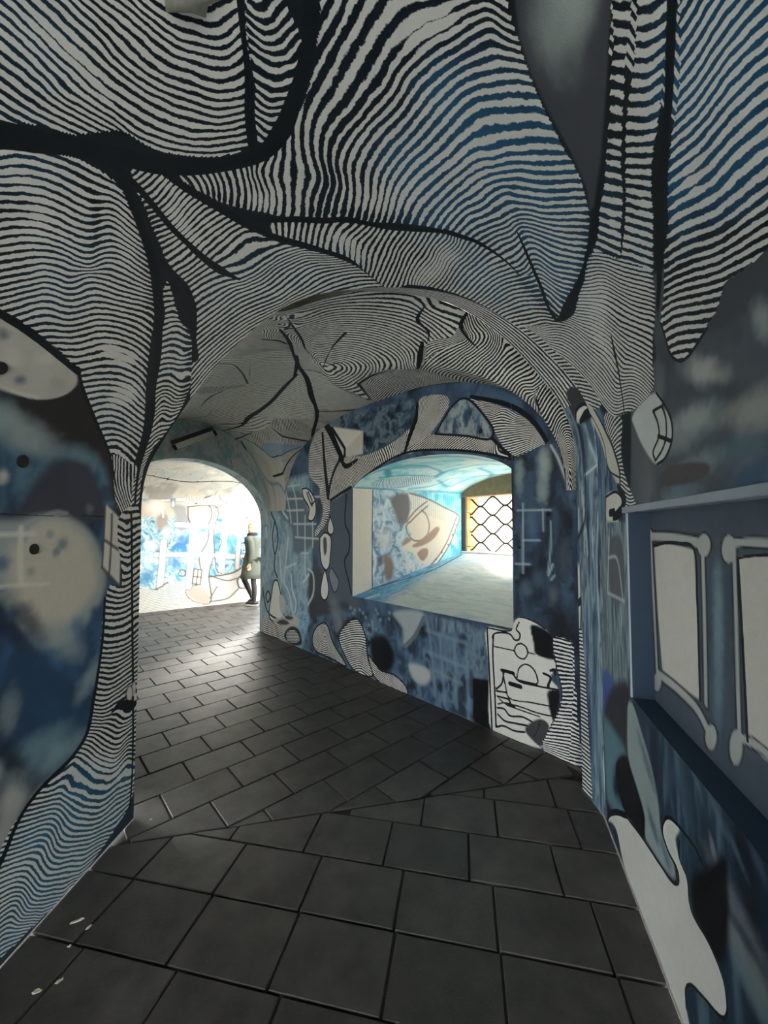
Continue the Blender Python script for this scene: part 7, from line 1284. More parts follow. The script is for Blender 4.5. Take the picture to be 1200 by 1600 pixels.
# ------------------------------------------------------------------ structure: the painted shell
def mural(surf, key):
    surf.apply(MURALS.get(key, [])); return surf

# first bay -------------------------------------------------------
_u_r0, _u_r1 = UTOT - RZ1, UTOT - RZ0
s_shell = Surface(shell, steps((0, U_LEFT, .008), (U_LEFT, U_RIGHT, .0062), (U_RIGHT, _u_r0, .0065), (_u_r0, _u_r1, .0065), (_u_r1, UTOT, .0065)),
                  steps((YM, -.6, .12), (-.6, RY0, .03), (RY0, .80, .013), (.80, RY1, .0065), (RY1, YE, .0055)),
                  cut=lambda u, v: (u > _u_r0) & (u < _u_r1) & (v > RY0) & (v < RY1))
mural(s_shell, 'shell')
wall_left = tag(s_shell.build('wall_left', lambda u, v: u < U_LEFT), 'painted plaster wall with blue planet spheres and striped drapery', kind='structure')
ceiling = tag(s_shell.build('ceiling', lambda u, v: (u >= U_LEFT) & (u < U_RIGHT)), 'vaulted ceiling painted with black and white striped drapery folds', kind='structure')
wall_right = tag(s_shell.build('wall_right', lambda u, v: u >= U_RIGHT), 'painted wall with blue clouds and a boarded recess', kind='structure')

# wall over the mouth behind the viewer: added to cut high sky light
_mp = [tuple(p) for p in shell(np.linspace(2.03, UTOT - 2.06, 40), np.full(40, YM))]
tag(link('wall_mouth_blocker', pydata('wall_mouth_blocker', [(x, y, 2.02) for x, y, z in _mp] + [(x, y, z + .01) for x, y, z in _mp], [(i, i + 1, 41 + i, 40 + i) for i in range(39)]), plain('blocker_plaster', (150, 148, 142), .8)), 'unseen wall added over the passage mouth to cut high sky light', kind='structure')

# arch between the bays
def arch_band(u, v):
    p = shell(u, np.full_like(np.asarray(u, float), YE)); q = (p[..., 0] + 1.345) / 2.535
    k = np.clip((q - .70) / .3, 0, 1); p[..., 0] -= (1 - q) * .32 * v; p[..., 1] += BAND * v * (.38 + .62 * k * k * (3 - 2 * k)); p[..., 2] += .035 * v * np.clip((p[..., 2] - 1.6), 0, 1)
    return p
s_band = Surface(arch_band, steps((0, UTOT, .008)), np.linspace(0, 1, 34))
mural(s_band, 'band')
arch_near = tag(s_band.build('wall_arch'), 'painted arch between the first and the second vaulted bay', kind='structure')
def diaphragm(u, v):
    p = arch_band(u, np.ones_like(np.asarray(u, float))); q = p.copy()
    q[..., 0] = np.where(p[..., 2] < 1.7, np.where(p[..., 0] < 0, -3.4, 2.1), -3.4 + 5.5 * (p[..., 0] + 1.7) / 2.9)
    q[..., 2] = np.where(p[..., 2] < 1.7, p[..., 2], 3.25)
    return p + (q - p) * np.asarray(v)[..., None]
s_dia = Surface(diaphragm, steps((0, UTOT, .1)), np.linspace(0, 1, 3))
tag(s_dia.build('wall_arch_back'), 'plain plaster back of the arch', kind='structure')

# second bay ------------------------------------------------------
in_window = lambda u, v: (u > WA0) & (u < WA1) & (v > .81) & (v < 1.9)
s_long = Surface(long_wall, steps((-.5, WA0, .011), (WA0, WA1, .009), (WA1, AE, .011)), steps((0, .81, .0085), (.81, 1.9, .0085), (1.9, 3.05, .009)), cut=in_window)
# the arched head of the window: squeeze the rows above the springing so that the edge follows the arch
def long_wall_arched(u, v):
    z = np.asarray(v, float); a = np.asarray(u, float)
    head = soffit_z(np.clip(a, WA0, WA1), 0.0)
    k = (a > WA0 - 1e-6) & (a < WA1 + 1e-6) & (z >= 1.9 - 1e-6)
    z2 = np.where(k, head + (z - 1.9) * (3.05 - head) / 1.15, z)
    return ab(a, 0.0, z2)
_zz = long_wall_arched(s_long.U, s_long.V)[:, 2]
s_long.V = _zz; s_long.cv = _zz[s_long.F].mean(1)
mural(s_long, 'long')
wall_long = tag(s_long.build('wall_far_right'), 'long painted wall with a deep window and blue and black drawings', kind='structure')

s_vault = Surface(vault, steps((-.6, A2, .0125)), steps((0, 2.35, .0105)), cut=lambda u, v: (O2[1] + EA[1] * u + EB[1] * v) < 2.27)
mural(s_vault, 'vault')
tag(s_vault.build('ceiling_second_bay'), 'groin vault painted with fine black and grey lines', kind='structure')
s_face = Surface(lambda u, v: ab(A2, u, arch2_z(u) + (vault_z(A2 - .02, u) + .03 - arch2_z(u)) * v), steps((-.02, 2.35, .02)), np.linspace(0, 1, 24))
mural(s_face, 'face')
tag(s_face.build('wall_second_arch'), 'pale painted face above the second arch', kind='structure')
s_band2 = Surface(lambda u, v: ab(A2 + (AE - A2) * v, u, arch2_z(u)), steps((0, 2.35, .02)), np.linspace(0, 1, 12))
mural(s_band2, 'band2')
tag(s_band2.build('trim_1'), 'painted inside of the second arch', kind='structure')
WL = plain('white_plaster', (226, 224, 216), .7, noise=.06, scale=14)
STONE = plain('sun_tinted_stone', (196, 150, 92), .85, noise=.35, scale=22)  # orange of warm sunlight is put into the stone colour
DARKSTONE = plain('grey_stone', (96, 90, 84), .85, noise=.35, scale=30)
def sheet(name, pts, mat, label, kind='structure', parent=None):
    me = pydata(name, pts, [tuple(range(len(pts)))])
    o = link(name, me, mat, parent)
    if parent is None: tag(o, label, kind=kind)
    return o
sheet('wall_left_second_bay', [ab(1.75, 2.3, -.05), ab(AE, 2.3, -.05), ab(AE, 2.3, 3.2), ab(1.75, 2.3, 3.2)], WL, 'plain plaster wall of the second bay')

# cross passage ---------------------------------------------------
s_far = Surface(far_wall, steps((-2.4, -1.4, .05), (-1.4, 1.5, .011), (1.5, 3.2, .05)), steps((-.02, 2.5, .0125), (2.5, 3.5, .05)))
mural(s_far, 'far')
tag(s_far.build('wall_back'), 'sunlit painted wall of blue city scenes behind white window bars', kind='structure')
s_fv = Surface(far_vault, steps((-.5, 3.2, .03)), np.linspace(0, 1, 60))
mural(s_fv, 'farvault')
tag(s_fv.build('ceiling_cross_passage'), 'pale vault of the cross passage', kind='structure')
_n = 24
_ed = [tuple(far_vault(np.float64(-.5), np.float64(t))) for t in np.linspace(0, 1, _n)]
_tp = [(x, y, 3.3) for x, y, z in _ed]
tag(link('wall_cross_gable', pydata('wall_cross_gable', _ed + _tp, [(i, i + 1, _n + i + 1, _n + i) for i in range(_n - 1)]), WL), 'white plaster gable above the mouth of the cross passage', kind='structure')
for k, (b0, b1) in enumerate(((-DEEP, 0.0), (2.3, 3.2))):
    sheet('wall_cross_%s' % ('street', 'inner')[k], [ab(AE, b0, -.05), ab(AE, b1, -.05), ab(AE, b1, 3.2), ab(AE, b0, 3.2)], WL, 'white plaster side wall of the cross passage')
sheet('wall_cross_end', [ab(AE - .1, 3.15, -.05), ab(7.7, 3.15, -.05), ab(7.7, 3.15, 3.2), ab(AE - .1, 3.15, 3.2)], WL, 'white plaster end wall of the cross passage')

# deep window -----------------------------------------------------
window_1 = empty('window_1', ab(WA1, 0, .81)); tag(window_1, 'deep painted window opening with an arched blue ceiling', kind='structure')
bpy.context.view_layer.update()
_wi = window_1.matrix_world.inverted()
def into(parent, o):
    o.parent = parent; o.matrix_parent_inverse = parent.matrix_world.inverted(); return o
s_jamb = Surface(jamb, steps((0, 2.0, .0125)), steps((.78, 2.1, .0085)))
mural(s_jamb, 'jamb'); into(window_1, s_jamb.build('reveal'))
s_sill = Surface(sill, steps((WA0, WA1, .016)), steps((0, 2.02, .014)))
mural(s_sill, 'sill'); into(window_1, s_sill.build('sill'))
s_soff = Surface(soffit, steps((WA0, WA1, .0125)), steps((0, 2.02, .016)))
mural(s_soff, 'soffit'); into(window_1, s_soff.build('soffit'))
into(window_1, link('reveal', pydata('reveal', [ab(WA0, 0, .78), ab(WA0, -2.0, .78), ab(WA0, -2.0, 2.2), ab(WA0, 0, 2.2)], [(0, 1, 2, 3)]), WL))
# stone surround at the outer end of the shaft
GA0, GA1, GZ0, GZ1 = 1.02, 2.30, 1.235, 2.015
def stone(name, a0, a1, b0, b1, z0, z1, mat, bevel=.012):
    bm = bmesh.new(); ca, cb = (a0 + a1) / 2, (b0 + b1) / 2
    bm_box(bm, Vector(ab(ca, cb, (z0 + z1) / 2)), (abs(a1 - a0), abs(b1 - b0), z1 - z0), Matrix.Rotation(math.atan2(EA[1], EA[0]), 3, 'Z'), bevel)
    return into(window_1, link(name, bm_mesh(name, bm), mat))
stone('jamb_stone', GA1, 3.0, -2.02, -2.06, .9, 2.5, DARKSTONE, .004)
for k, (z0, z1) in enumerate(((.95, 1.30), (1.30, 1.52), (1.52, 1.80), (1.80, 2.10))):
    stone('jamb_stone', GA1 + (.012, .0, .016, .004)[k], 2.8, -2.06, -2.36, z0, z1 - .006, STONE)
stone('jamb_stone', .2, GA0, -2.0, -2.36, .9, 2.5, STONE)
WOODL = plain('weathered_wood', (128, 110, 84), .8, noise=.4, scale=16)
for k in range(3):
    stone('lintel_plank', .35, 2.75, -2.0 - .12 * k, -2.115 - .12 * k, GZ1 + .004 * k, 2.55, WOODL, .006)
stone('sill_stone', .35, 2.75, -1.98, -2.40, .92, GZ0, WL)

# outside ---------------------------------------------------------
PAVE = plain('street_paving', (206, 202, 194), .8, noise=.08, scale=3)
sheet('ground', [(-40, -40, -.05), (40, -40, -.05), (40, 40, -.05), (-40, 40, -.05)], PAVE, 'pale paved street outside the passage')
sheet('wall_opposite_added', [ab(-14, -9, -.05), ab(22, -9, -.05), ab(22, -9, 6), ab(-14, -9, 6)], plain('pale_render', (158, 146, 126), .8, noise=.06, scale=2), 'pale house front added across the street to dim the window view')  # added to lower the brightness seen behind the window grille
def facade(name, a0, a1, z0, z1): return sheet(name, [ab(a0, -DEEP, z0), ab(a1, -DEEP, z0), ab(a1, -DEEP, z1), ab(a0, -DEEP, z1)], WL, 'white plaster street front of the building')
facade('wall_street_front', -3.2, .3, -.05, 3.6); facade('wall_street_front_end', 2.7, AE, -.05, 3.6)
facade('wall_street_front_low', .3, 2.7, -.05, 1.2); facade('wall_street_front_high', .3, 2.7, 2.3, 3.6)
bm = bmesh.new()  # unseen slab added over the vaults to keep sky light out
_out = [(-3.6, YM - .05), (1.2, YM - .05), tuple(ab(-3.2, -DEEP - .05, 0)[:2]), tuple(ab(AE + .02, -DEEP - .05, 0)[:2]), tuple(ab(AE + .02, -.5, 0)[:2]), tuple(ab(7.8, -.5, 0)[:2]), tuple(ab(7.8, 3.4, 0)[:2]), tuple(ab(2.0, 3.4, 0)[:2])]
_lo = [bm.verts.new((x, y, 3.2)) for x, y in _out]; _hi = [bm.verts.new((x, y, 3.5)) for x, y in _out]
bm.faces.new(_lo); bm.faces.new(_hi[::-1])
for i in range(8): bm.faces.new((_lo[i], _lo[(i + 1) % 8], _hi[(i + 1) % 8], _hi[i]))
tag(link('roof_blocker', bm_mesh('roof_blocker', bm), WL), 'unseen flat slab added above the vaults to block sky light', kind='structure')

# boarded recess in the right wall --------------------------------
window_2 = empty('window_2', (float(XR(RY1)), RY1, RZ0)); tag(window_2, 'shallow recess closed with boards painted as bone-framed panes', kind='structure')
bpy.context.view_layer.update()
s_board = Surface(recess, steps((RY0, .80, .03), (.80, RY1 + .02, .0055)), steps((RZ0 - .01, RZ1 + .01, .006)))
mural(s_board, 'recess')
_bc = [RY0, .56, 1.13, RY1 + .03]
for k in range(3):
    into(window_2, s_board.build('board', lambda u, v, k=k: (u >= _bc[k]) & (u < _bc[k + 1])))
def reveal_strip(name, pa, pb, key):
    pa, pb = np.asarray(pa, float), np.asarray(pb, float)
    def fn(u, v):
        t = np.asarray(u)[..., None]; base = pa + (pb - pa) * t; q = base.copy()
        q[..., 0] += _nr[0] * RD * v; q[..., 1] += _nr[1] * RD * v
        return q
    s = Surface(fn, np.linspace(0, 1, 60), np.linspace(0, 1, 8)); mural(s, key)
    return into(window_2, s.build(name))
_rw = lambda y, z: right_wall(np.float64(y), np.float64(z))
reveal_strip('head', _rw(RY0, RZ1), _rw(RY1, RZ1), 'rev_top')
reveal_strip('sill', _rw(RY0, RZ0), _rw(RY1, RZ0), 'rev_dark')
reveal_strip('reveal', _rw(RY1, RZ0), _rw(RY1, RZ1), 'rev_dark')
reveal_strip('reveal', _rw(RY0, RZ0), _rw(RY0, RZ1), 'rev_dark')

TRIM = plain('painted_trim', (150, 162, 170), .6, noise=.12, scale=12)
def wall_box(name, y0, y1, z0, z1, proud):
    bm = bmesh.new(); c = _rw((y0 + y1) / 2, (z0 + z1) / 2); L_ = (y1 - y0) * math.hypot(1, .28)
    bm_box(bm, Vector((c[0] - _nr[0] * (proud / 2 - .004), c[1] - _nr[1] * (proud / 2 - .004), c[2])), (proud, L_, z1 - z0), Matrix.Rotation(-math.atan(.28), 3, 'Z'), .002)
    return into(window_2, link(name, bm_mesh(name, bm), TRIM))
wall_box('head_trim', RY0, RY1 + .02, RZ1 - .004, RZ1 + .022, .02)
wall_box('side_trim', RY1, RY1 + .012, RZ0, RZ1 - .004, .008)

# ------------------------------------------------------------------ floor of concrete slabs
def slab_material():
    m, nt, b = new_mat('concrete_slab'); N = nt.nodes; L = nt.links
    tc = N.new('ShaderNodeTexCoord'); geo = N.new('ShaderNodeNewGeometry'); oi = N.new('ShaderNodeObjectInfo')
    def nz(scale, det, rough=.6):
        n = N.new('ShaderNodeTexNoise'); n.inputs['Scale'].default_value = scale; n.inputs['Detail'].default_value = det; n.inputs['Roughness'].default_value = rough
        L.new(geo.outputs['Position'], n.inputs['Vector']); return n.outputs['Fac']
    r = N.new('ShaderNodeValToRGB'); L.new(nz(7, 6), r.inputs['Fac'])
    r.color_ramp.elements[0].color = (.018, .017, .0155, 1); r.color_ramp.elements[1].color = (.060, .056, .050, 1)
    r.color_ramp.elements[0].position = .3; r.color_ramp.elements[1].position = .72
    h = N.new('ShaderNodeHueSaturation'); L.new(r.outputs['Color'], h.inputs['Color'])
    mr = N.new('ShaderNodeMapRange'); L.new(oi.outputs['Random'], mr.inputs['Value']); mr.inputs['To Min'].default_value = .78; mr.inputs['To Max'].default_value = 1.2
    L.new(mr.outputs['Result'], h.inputs['Value'])
    sp = N.new('ShaderNodeMapRange'); L.new(nz(160, 2), sp.inputs['Value']); sp.inputs['From Min'].default_value = .66; sp.inputs['From Max'].default_value = .78
    mx = N.new('ShaderNodeMix'); mx.data_type = 'RGBA'; L.new(sp.outputs['Result'], mx.inputs['Factor']); L.new(h.outputs['Color'], mx.inputs['A']); mx.inputs['B'].default_value = (.16, .15, .14, 1)
    L.new(mx.outputs['Result'], b.inputs['Base Color'])
    rr = N.new('ShaderNodeMapRange'); L.new(nz(5, 4), rr.inputs['Value']); rr.inputs['To Min'].default_value = .36; rr.inputs['To Max'].default_value = .58
    L.new(rr.outputs['Result'], b.inputs['Roughness'])
    bp = N.new('ShaderNodeBump'); bp.inputs['Strength'].default_value = .4; bp.inputs['Distance'].default_value = .003
    L.new(nz(130, 5, .7), bp.inputs['Height']); L.new(bp.outputs['Normal'], b.inputs['Normal'])
    return m
SLAB = slab_material()
JOINT = plain('dirt_joint', (24, 23, 22), .95, noise=.3, scale=60)
floor = sheet('floor', [(-8, -1.4, -.014), (3, -1.4, -.014), (3, 11, -.014), (-8, 11, -.014)], JOINT, 'dark dirt bed showing in the joints between concrete slabs')

def clip_poly(poly, px, py, nx, ny):
    out = []
    for i in range(len(poly)):
        a_, b_ = poly[i], poly[(i + 1) % len(poly)]
        da = (a_[0] - px) * nx + (a_[1] - py) * ny; db = (b_[0] - px) * nx + (b_[1] - py) * ny
        if da >= 0: out.append(a_)
        if da * db < 0:
            t = da / (da - db); out.append((a_[0] + t * (b_[0] - a_[0]), a_[1] + t * (b_[1] - a_[1])))
    return out
def area(p): return .5 * abs(sum(p[i][0] * p[(i + 1) % len(p)][1] - p[(i + 1) % len(p)][0] * p[i][1] for i in range(len(p))))
def slab_mesh(poly, gap=.005, ch=.0025):
    c = np.mean(poly, 0); P = [np.array(q) for q in poly]; n = len(P)
    if sum(P[i][0] * P[(i + 1) % n][1] - P[(i + 1) % n][0] * P[i][1] for i in range(n)) < 0: P = P[::-1]
    def inset(d):
        r = []
        for i in range(n):
            e0 = P[i] - P[i - 1]; e1 = P[(i + 1) % n] - P[i]
            e0 = e0 / (np.linalg.norm(e0) + 1e-9); e1 = e1 / (np.linalg.norm(e1) + 1e-9)
            n0, n1 = np.array([-e0[1], e0[0]]), np.array([-e1[1], e1[0]])
            bi = n0 + n1; bi = bi / max(np.dot(bi, n0), .3) if np.linalg.norm(bi) > 1e-6 else n0
            r.append(P[i] + bi * d)
        return r
    A, B = inset(gap), inset(gap + ch)
    vs_ = [(x - c[0], y - c[1], -.03) for x, y in A] + [(x - c[0], y - c[1], -ch) for x, y in A] + [(x - c[0], y - c[1], 0) for x, y in B]
    fs = [tuple(range(2 * n, 3 * n))]
    for r in range(2):
        for i in range(n): fs.append((r * n + i, r * n + (i + 1) % n, (r + 1) * n + (i + 1) % n, (r + 1) * n + i))
    return pydata('slab', vs_, fs), c
_rnd = random.Random(5)
_full = {}
def lay(poly, whole_key, ang=0.0):
    if len(poly) < 3 or area(poly) < .004: return
    c = np.mean(poly, 0)
    if whole_key is not None:
        if whole_key not in _full:
            L_, W_ = whole_key[1:]
            _full[whole_key] = slab_mesh([(-L_ / 2, -W_ / 2), (L_ / 2, -W_ / 2), (L_ / 2, W_ / 2), (-L_ / 2, W_ / 2)])[0]
        o = link('slab', _full[whole_key], SLAB, floor); o.rotation_euler = (_rnd.uniform(-.004, .004), _rnd.uniform(-.004, .004), ang)
    else:
        me, c = slab_mesh(poly); o = link('slab', me, SLAB, floor); o.rotation_euler = (_rnd.uniform(-.003, .003), _rnd.uniform(-.003, .003), 0)
    o.location = (c[0], c[1], _rnd.uniform(-.0025, .0015))
J0, J1 = np.array([-.98, 2.10]), np.array([1.2, 2.58])
_jd = (J1 - J0) / np.linalg.norm(J1 - J0); _jn = np.array([-_jd[1], _jd[0]])
def field(org, ex, ey, L_, W_, rng_r, rng_c, clips, key, offs):
    ang = math.atan2(ex[1], ex[0])
    for r in rng_r:
        for c in rng_c:
            x0 = c * L_ + offs(r); y0 = r * W_
            q = [org + ex * x + ey * y for x, y in ((x0, y0), (x0 + L_, y0), (x0 + L_, y0 + W_), (x0, y0 + W_))]
            poly = [tuple(p) for p in q]; a0 = area(poly)
            for px, py, nx, ny in clips(r): poly = clip_poly(poly, px, py, nx, ny) if poly else poly
            if not poly: continue
            lay(poly, (key, L_, W_) if abs(area(poly) - a0) < 1e-5 else None, ang)
# first bay: rows across the passage
NE = np.array([.9806, -.1961]); NN = np.array([.1961, .9806])
_nwl = np.array([1.0, -.025]); _nwr = np.array([-1.0, .28])
near_clips = lambda r: [(J0[0], J0[1], -_jn[0], -_jn[1]), (-1.345, YE, *_nwl), (1.19, YE, *_nwr), (0, YM - .2, 0, 1)]
field(np.array([-.677, 2.035]), NE, NN, .392, .283, range(-12, 3), range(-5, 7), near_clips, 'near', lambda r: ((r * 73) % 100) / 100 * .2 - .1 if r != -1 else 0.0)
# second bay and cross passage: rows across, half bond
_ej = lambda p, n: (p[0], p[1], n[0], n[1])
def far_clips(r):
    a_mid = AE + (r + .5) * .263
    if a_mid < AE: return [(J0[0], J0[1], _jn[0], _jn[1]), (O2[0], O2[1], EB[0], EB[1]), _ej(ab(0, 2.3, 0)[:2], -EB), (1.2, 0, -1, 0)]
    return [_ej(ab(0, -1.75, 0)[:2], EB), _ej(ab(0, 1.9, 0)[:2], -EB), _ej(ab(7.4, 0, 0)[:2], -EA)]
field(ab(AE, 0, 0)[:2], EB, EA, .392, .263, range(-22, 12), range(-5, 7), far_clips, 'far', lambda r: (.13 if r % 2 else -.066))
print('slabs', len(floor.children))
# ------------------------------------------------------------------ things
BLACK = plain('matt_black', (14, 14, 15), .7)
STEEL = plain('dark_steel', (62, 56, 50), .5, .8, noise=.2, scale=60)
LAMPW = plain('lamp_enamel', (222, 222, 214), .4)
TUBE = plain('glass_tube', (238, 238, 232), .25)

# black plugs set into the plaster, seen as round dots on the walls
def plug(parent, c, n, r):
    bm = bmesh.new()
    n = Vector(n).normalized(); c = Vector(c)
    bm_tube(bm, [c - n * .02, c + n * .003, c + n * .006], [r, r, r * .8], 16)
    return link('plug', bm_mesh('plug', bm), BLACK, parent)
for u, v, r in ((1.805, 1.477, .024), (1.473, 1.548, .021), (2.104, 1.272, .022)):
    uu, vv = np.array([u, u + .01, u]), np.array([v, v, v + .01]); P = shell(uu, vv)
    n = np.cross(P[1] - P[0], P[2] - P[0]); n *= -1 if n[0] < 0 else 1
    plug(wall_left if u < U_LEFT else ceiling, P[0], n, r)
for a_, z_, r in ((.129, 1.658, .017), (.679, 2.345, .018), (.356, 1.417, .015)):
    plug(wall_long, ab(a_, 0, z_), (EB[0], EB[1], 0), r)

# bare patch where the paint skirts a rough lump of plaster on the vault
bm = bmesh.new()
_rp = random.Random(8); ring = []
_pc = shell(np.array([3.345]), np.array([.93]))[0]
for k in range(14):
    t = 2 * math.pi * k / 14; r = 1 + .22 * _rp.uniform(-1, 1)
    ring.append(tuple(shell(np.array([3.345 + .075 * r * math.cos(t)]), np.array([.93 + .055 * r * math.sin(t)]))[0]))
mid = [tuple(np.array(p) * .5 + _pc * .5 - np.array([0, 0, .018 + .01 * _rp.random()])) for p in ring]
vr = [bm.verts.new(p) for p in ring]; vm = [bm.verts.new(p) for p in mid]; vc = bm.verts.new(tuple(_pc - np.array([0, 0, .024])))
for k in range(14):
    bm.faces.new((vr[k], vr[(k + 1) % 14], vm[(k + 1) % 14], vm[k])); bm.faces.new((vm[k], vm[(k + 1) % 14], vc))
link('plaster_patch', bm_mesh('plaster_patch', bm, True), plain('bare_plaster', (150, 152, 140), .9, noise=.4, scale=60), ceiling)

# tube lamp on the face of the second arch
def tube_lamp():
    p0, p1 = Vector(ab(4.29, 1.36, 2.60)), Vector(ab(4.29, .86, 2.87))
    t = empty('tube_lamp', (p0 + p1) / 2); bpy.context.view_layer.update()
    tag(t, 'unlit twin tube lamp fixed above the second arch', 'lamp')
    d = (p1 - p0); L_ = d.length; d.normalize()
    out = Vector((-EA[0], -EA[1], 0)); side = d.cross(out).normalized(); out = side.cross(d).normalized()
    if out.dot(Vector((-EA[0], -EA[1], 0))) < 0: out = -out
    if side.z > 0: side = -side
    R = Matrix((d, side, out)).transposed(); c = (p0 + p1) / 2
    def part(name, off, size, mat, bev=.004):
        bm = bmesh.new(); bm_box(bm, c + R @ Vector(off), size, R, bev)
        return into(t, link(name, bm_mesh(name, bm), mat))
    part('bracket', (-.15, 0, -.045), (.03, .04, .05), STEEL); part('bracket', (.15, 0, -.045), (.03, .04, .05), STEEL)
    part('housing', (0, -.035, 0), (L_, .05, .05), plain('grey_housing', (70, 70, 68), .5))
    part('reflector', (0, .012, .0), (L_ * .97, .045, .03), LAMPW)
    for k in (-1, 1):
        bm = bmesh.new(); o = R @ Vector((0, .036 + .012 * k, .016 + .008 * k))
        bm_tube(bm, [c + o - d * L_ * .47, c + o + d * L_ * .47], .0085, 10)
        into(t, link('tube', bm_mesh('tube', bm, True), TUBE))
        part('end_cap', (k * L_ * .485, .03, .012), (.03, .07, .05), BLACK)
tube_lamp()

# wavy iron grille in the window
def grille():
    t = empty('window_grille', ab(2.30, -2.16, GZ0)); bpy.context.view_layer.update()
    tag(t, 'iron grille of wavy bars in the bright window opening', 'grille')
    nrow = 6; h = (GZ1 - GZ0) / nrow
    for r in range(nrow):
        s = 1 if r % 2 else -1
        zc = GZ1 - h * (r + .55)
        pts = []
        for k in range(61):
            a_ = 2.33 - 1.33 * k / 60
            pts.append(Vector(ab(a_, -2.16, zc + s * h * .5 * math.cos((a_ - 2.14) / .40 * 2 * math.pi) * min(1, (2.36 - a_) / .06))))
        bm = bmesh.new(); bm_tube(bm, pts, .0135, 6)
        into(t, link('bar', bm_mesh('bar', bm, True), STEEL))
    for r in range(nrow - 1):
        for k in range(6):
            a_ = 2.14 - .2 * k
            if (k + r) % 2: continue
            if a_ < 1.03: continue
            bm = bmesh.new(); z = GZ1 - h * (r + 1.05)
            bm_box(bm, Vector(ab(a_, -2.16, z)), (.036, .028, .03), Matrix.Rotation(math.atan2(EA[1], EA[0]), 3, 'Z'), .004)
            into(t, link('clasp', bm_mesh('clasp', bm), STEEL))
grille()

# scraps on the slabs
PAPER = plain('scrap_paper', (176, 166, 150), .8)
for k, (x, y, L_, W_, ang) in enumerate(((-1.215, 1.640, .05, .012, .5), (-1.15, 1.615, .02, .013, 1.2), (-1.115, 1.43, .022, .012, .9), (-1.165, 1.40, .03, .014, .3), (-1.17, 1.545, .014, .008, .2), (-1.245, 2.19, .012, .007, 0.4))):
    bm = bmesh.new(); n = 9
    vs_ = []
    for i in range(n):
        t = 2 * math.pi * i / n; r = 1 + .25 * math.sin(3.1 * i + k)
        vs_.append((L_ / 2 * r * math.cos(t), W_ / 2 * r * math.sin(t)))
    lo_ = [bm.verts.new((p[0], p[1], 0)) for p in vs_]; hi_ = [bm.verts.new((p[0] * .85, p[1] * .85, .003 + .002 * math.sin(i * 2.0 + k))) for i, p in enumerate(vs_)]
    bm.faces.new(lo_[::-1]); bm.faces.new(hi_)
    for i in range(n): bm.faces.new((lo_[i], lo_[(i + 1) % n], hi_[(i + 1) % n], hi_[i]))
    o = link('paper_scrap', bm_mesh('paper_scrap', bm), PAPER); o.location = (x, y, .0005); o.rotation_euler = (0, 0, ang)
    tag(o, ('long thin pale scrap lying on the dark slabs by the striped wall', 'stubby pale scrap beside the long thin scrap on the slabs', 'rounded pinkish scrap lying alone in the middle of a dark slab',
            'flat oval scrap at the foot of the striped wall', 'tiny pale crumb between the thin scrap and the rounded scrap', 'tiny pale crumb at the corner of the striped pier')[k], 'scrap', 'scraps on the floor')

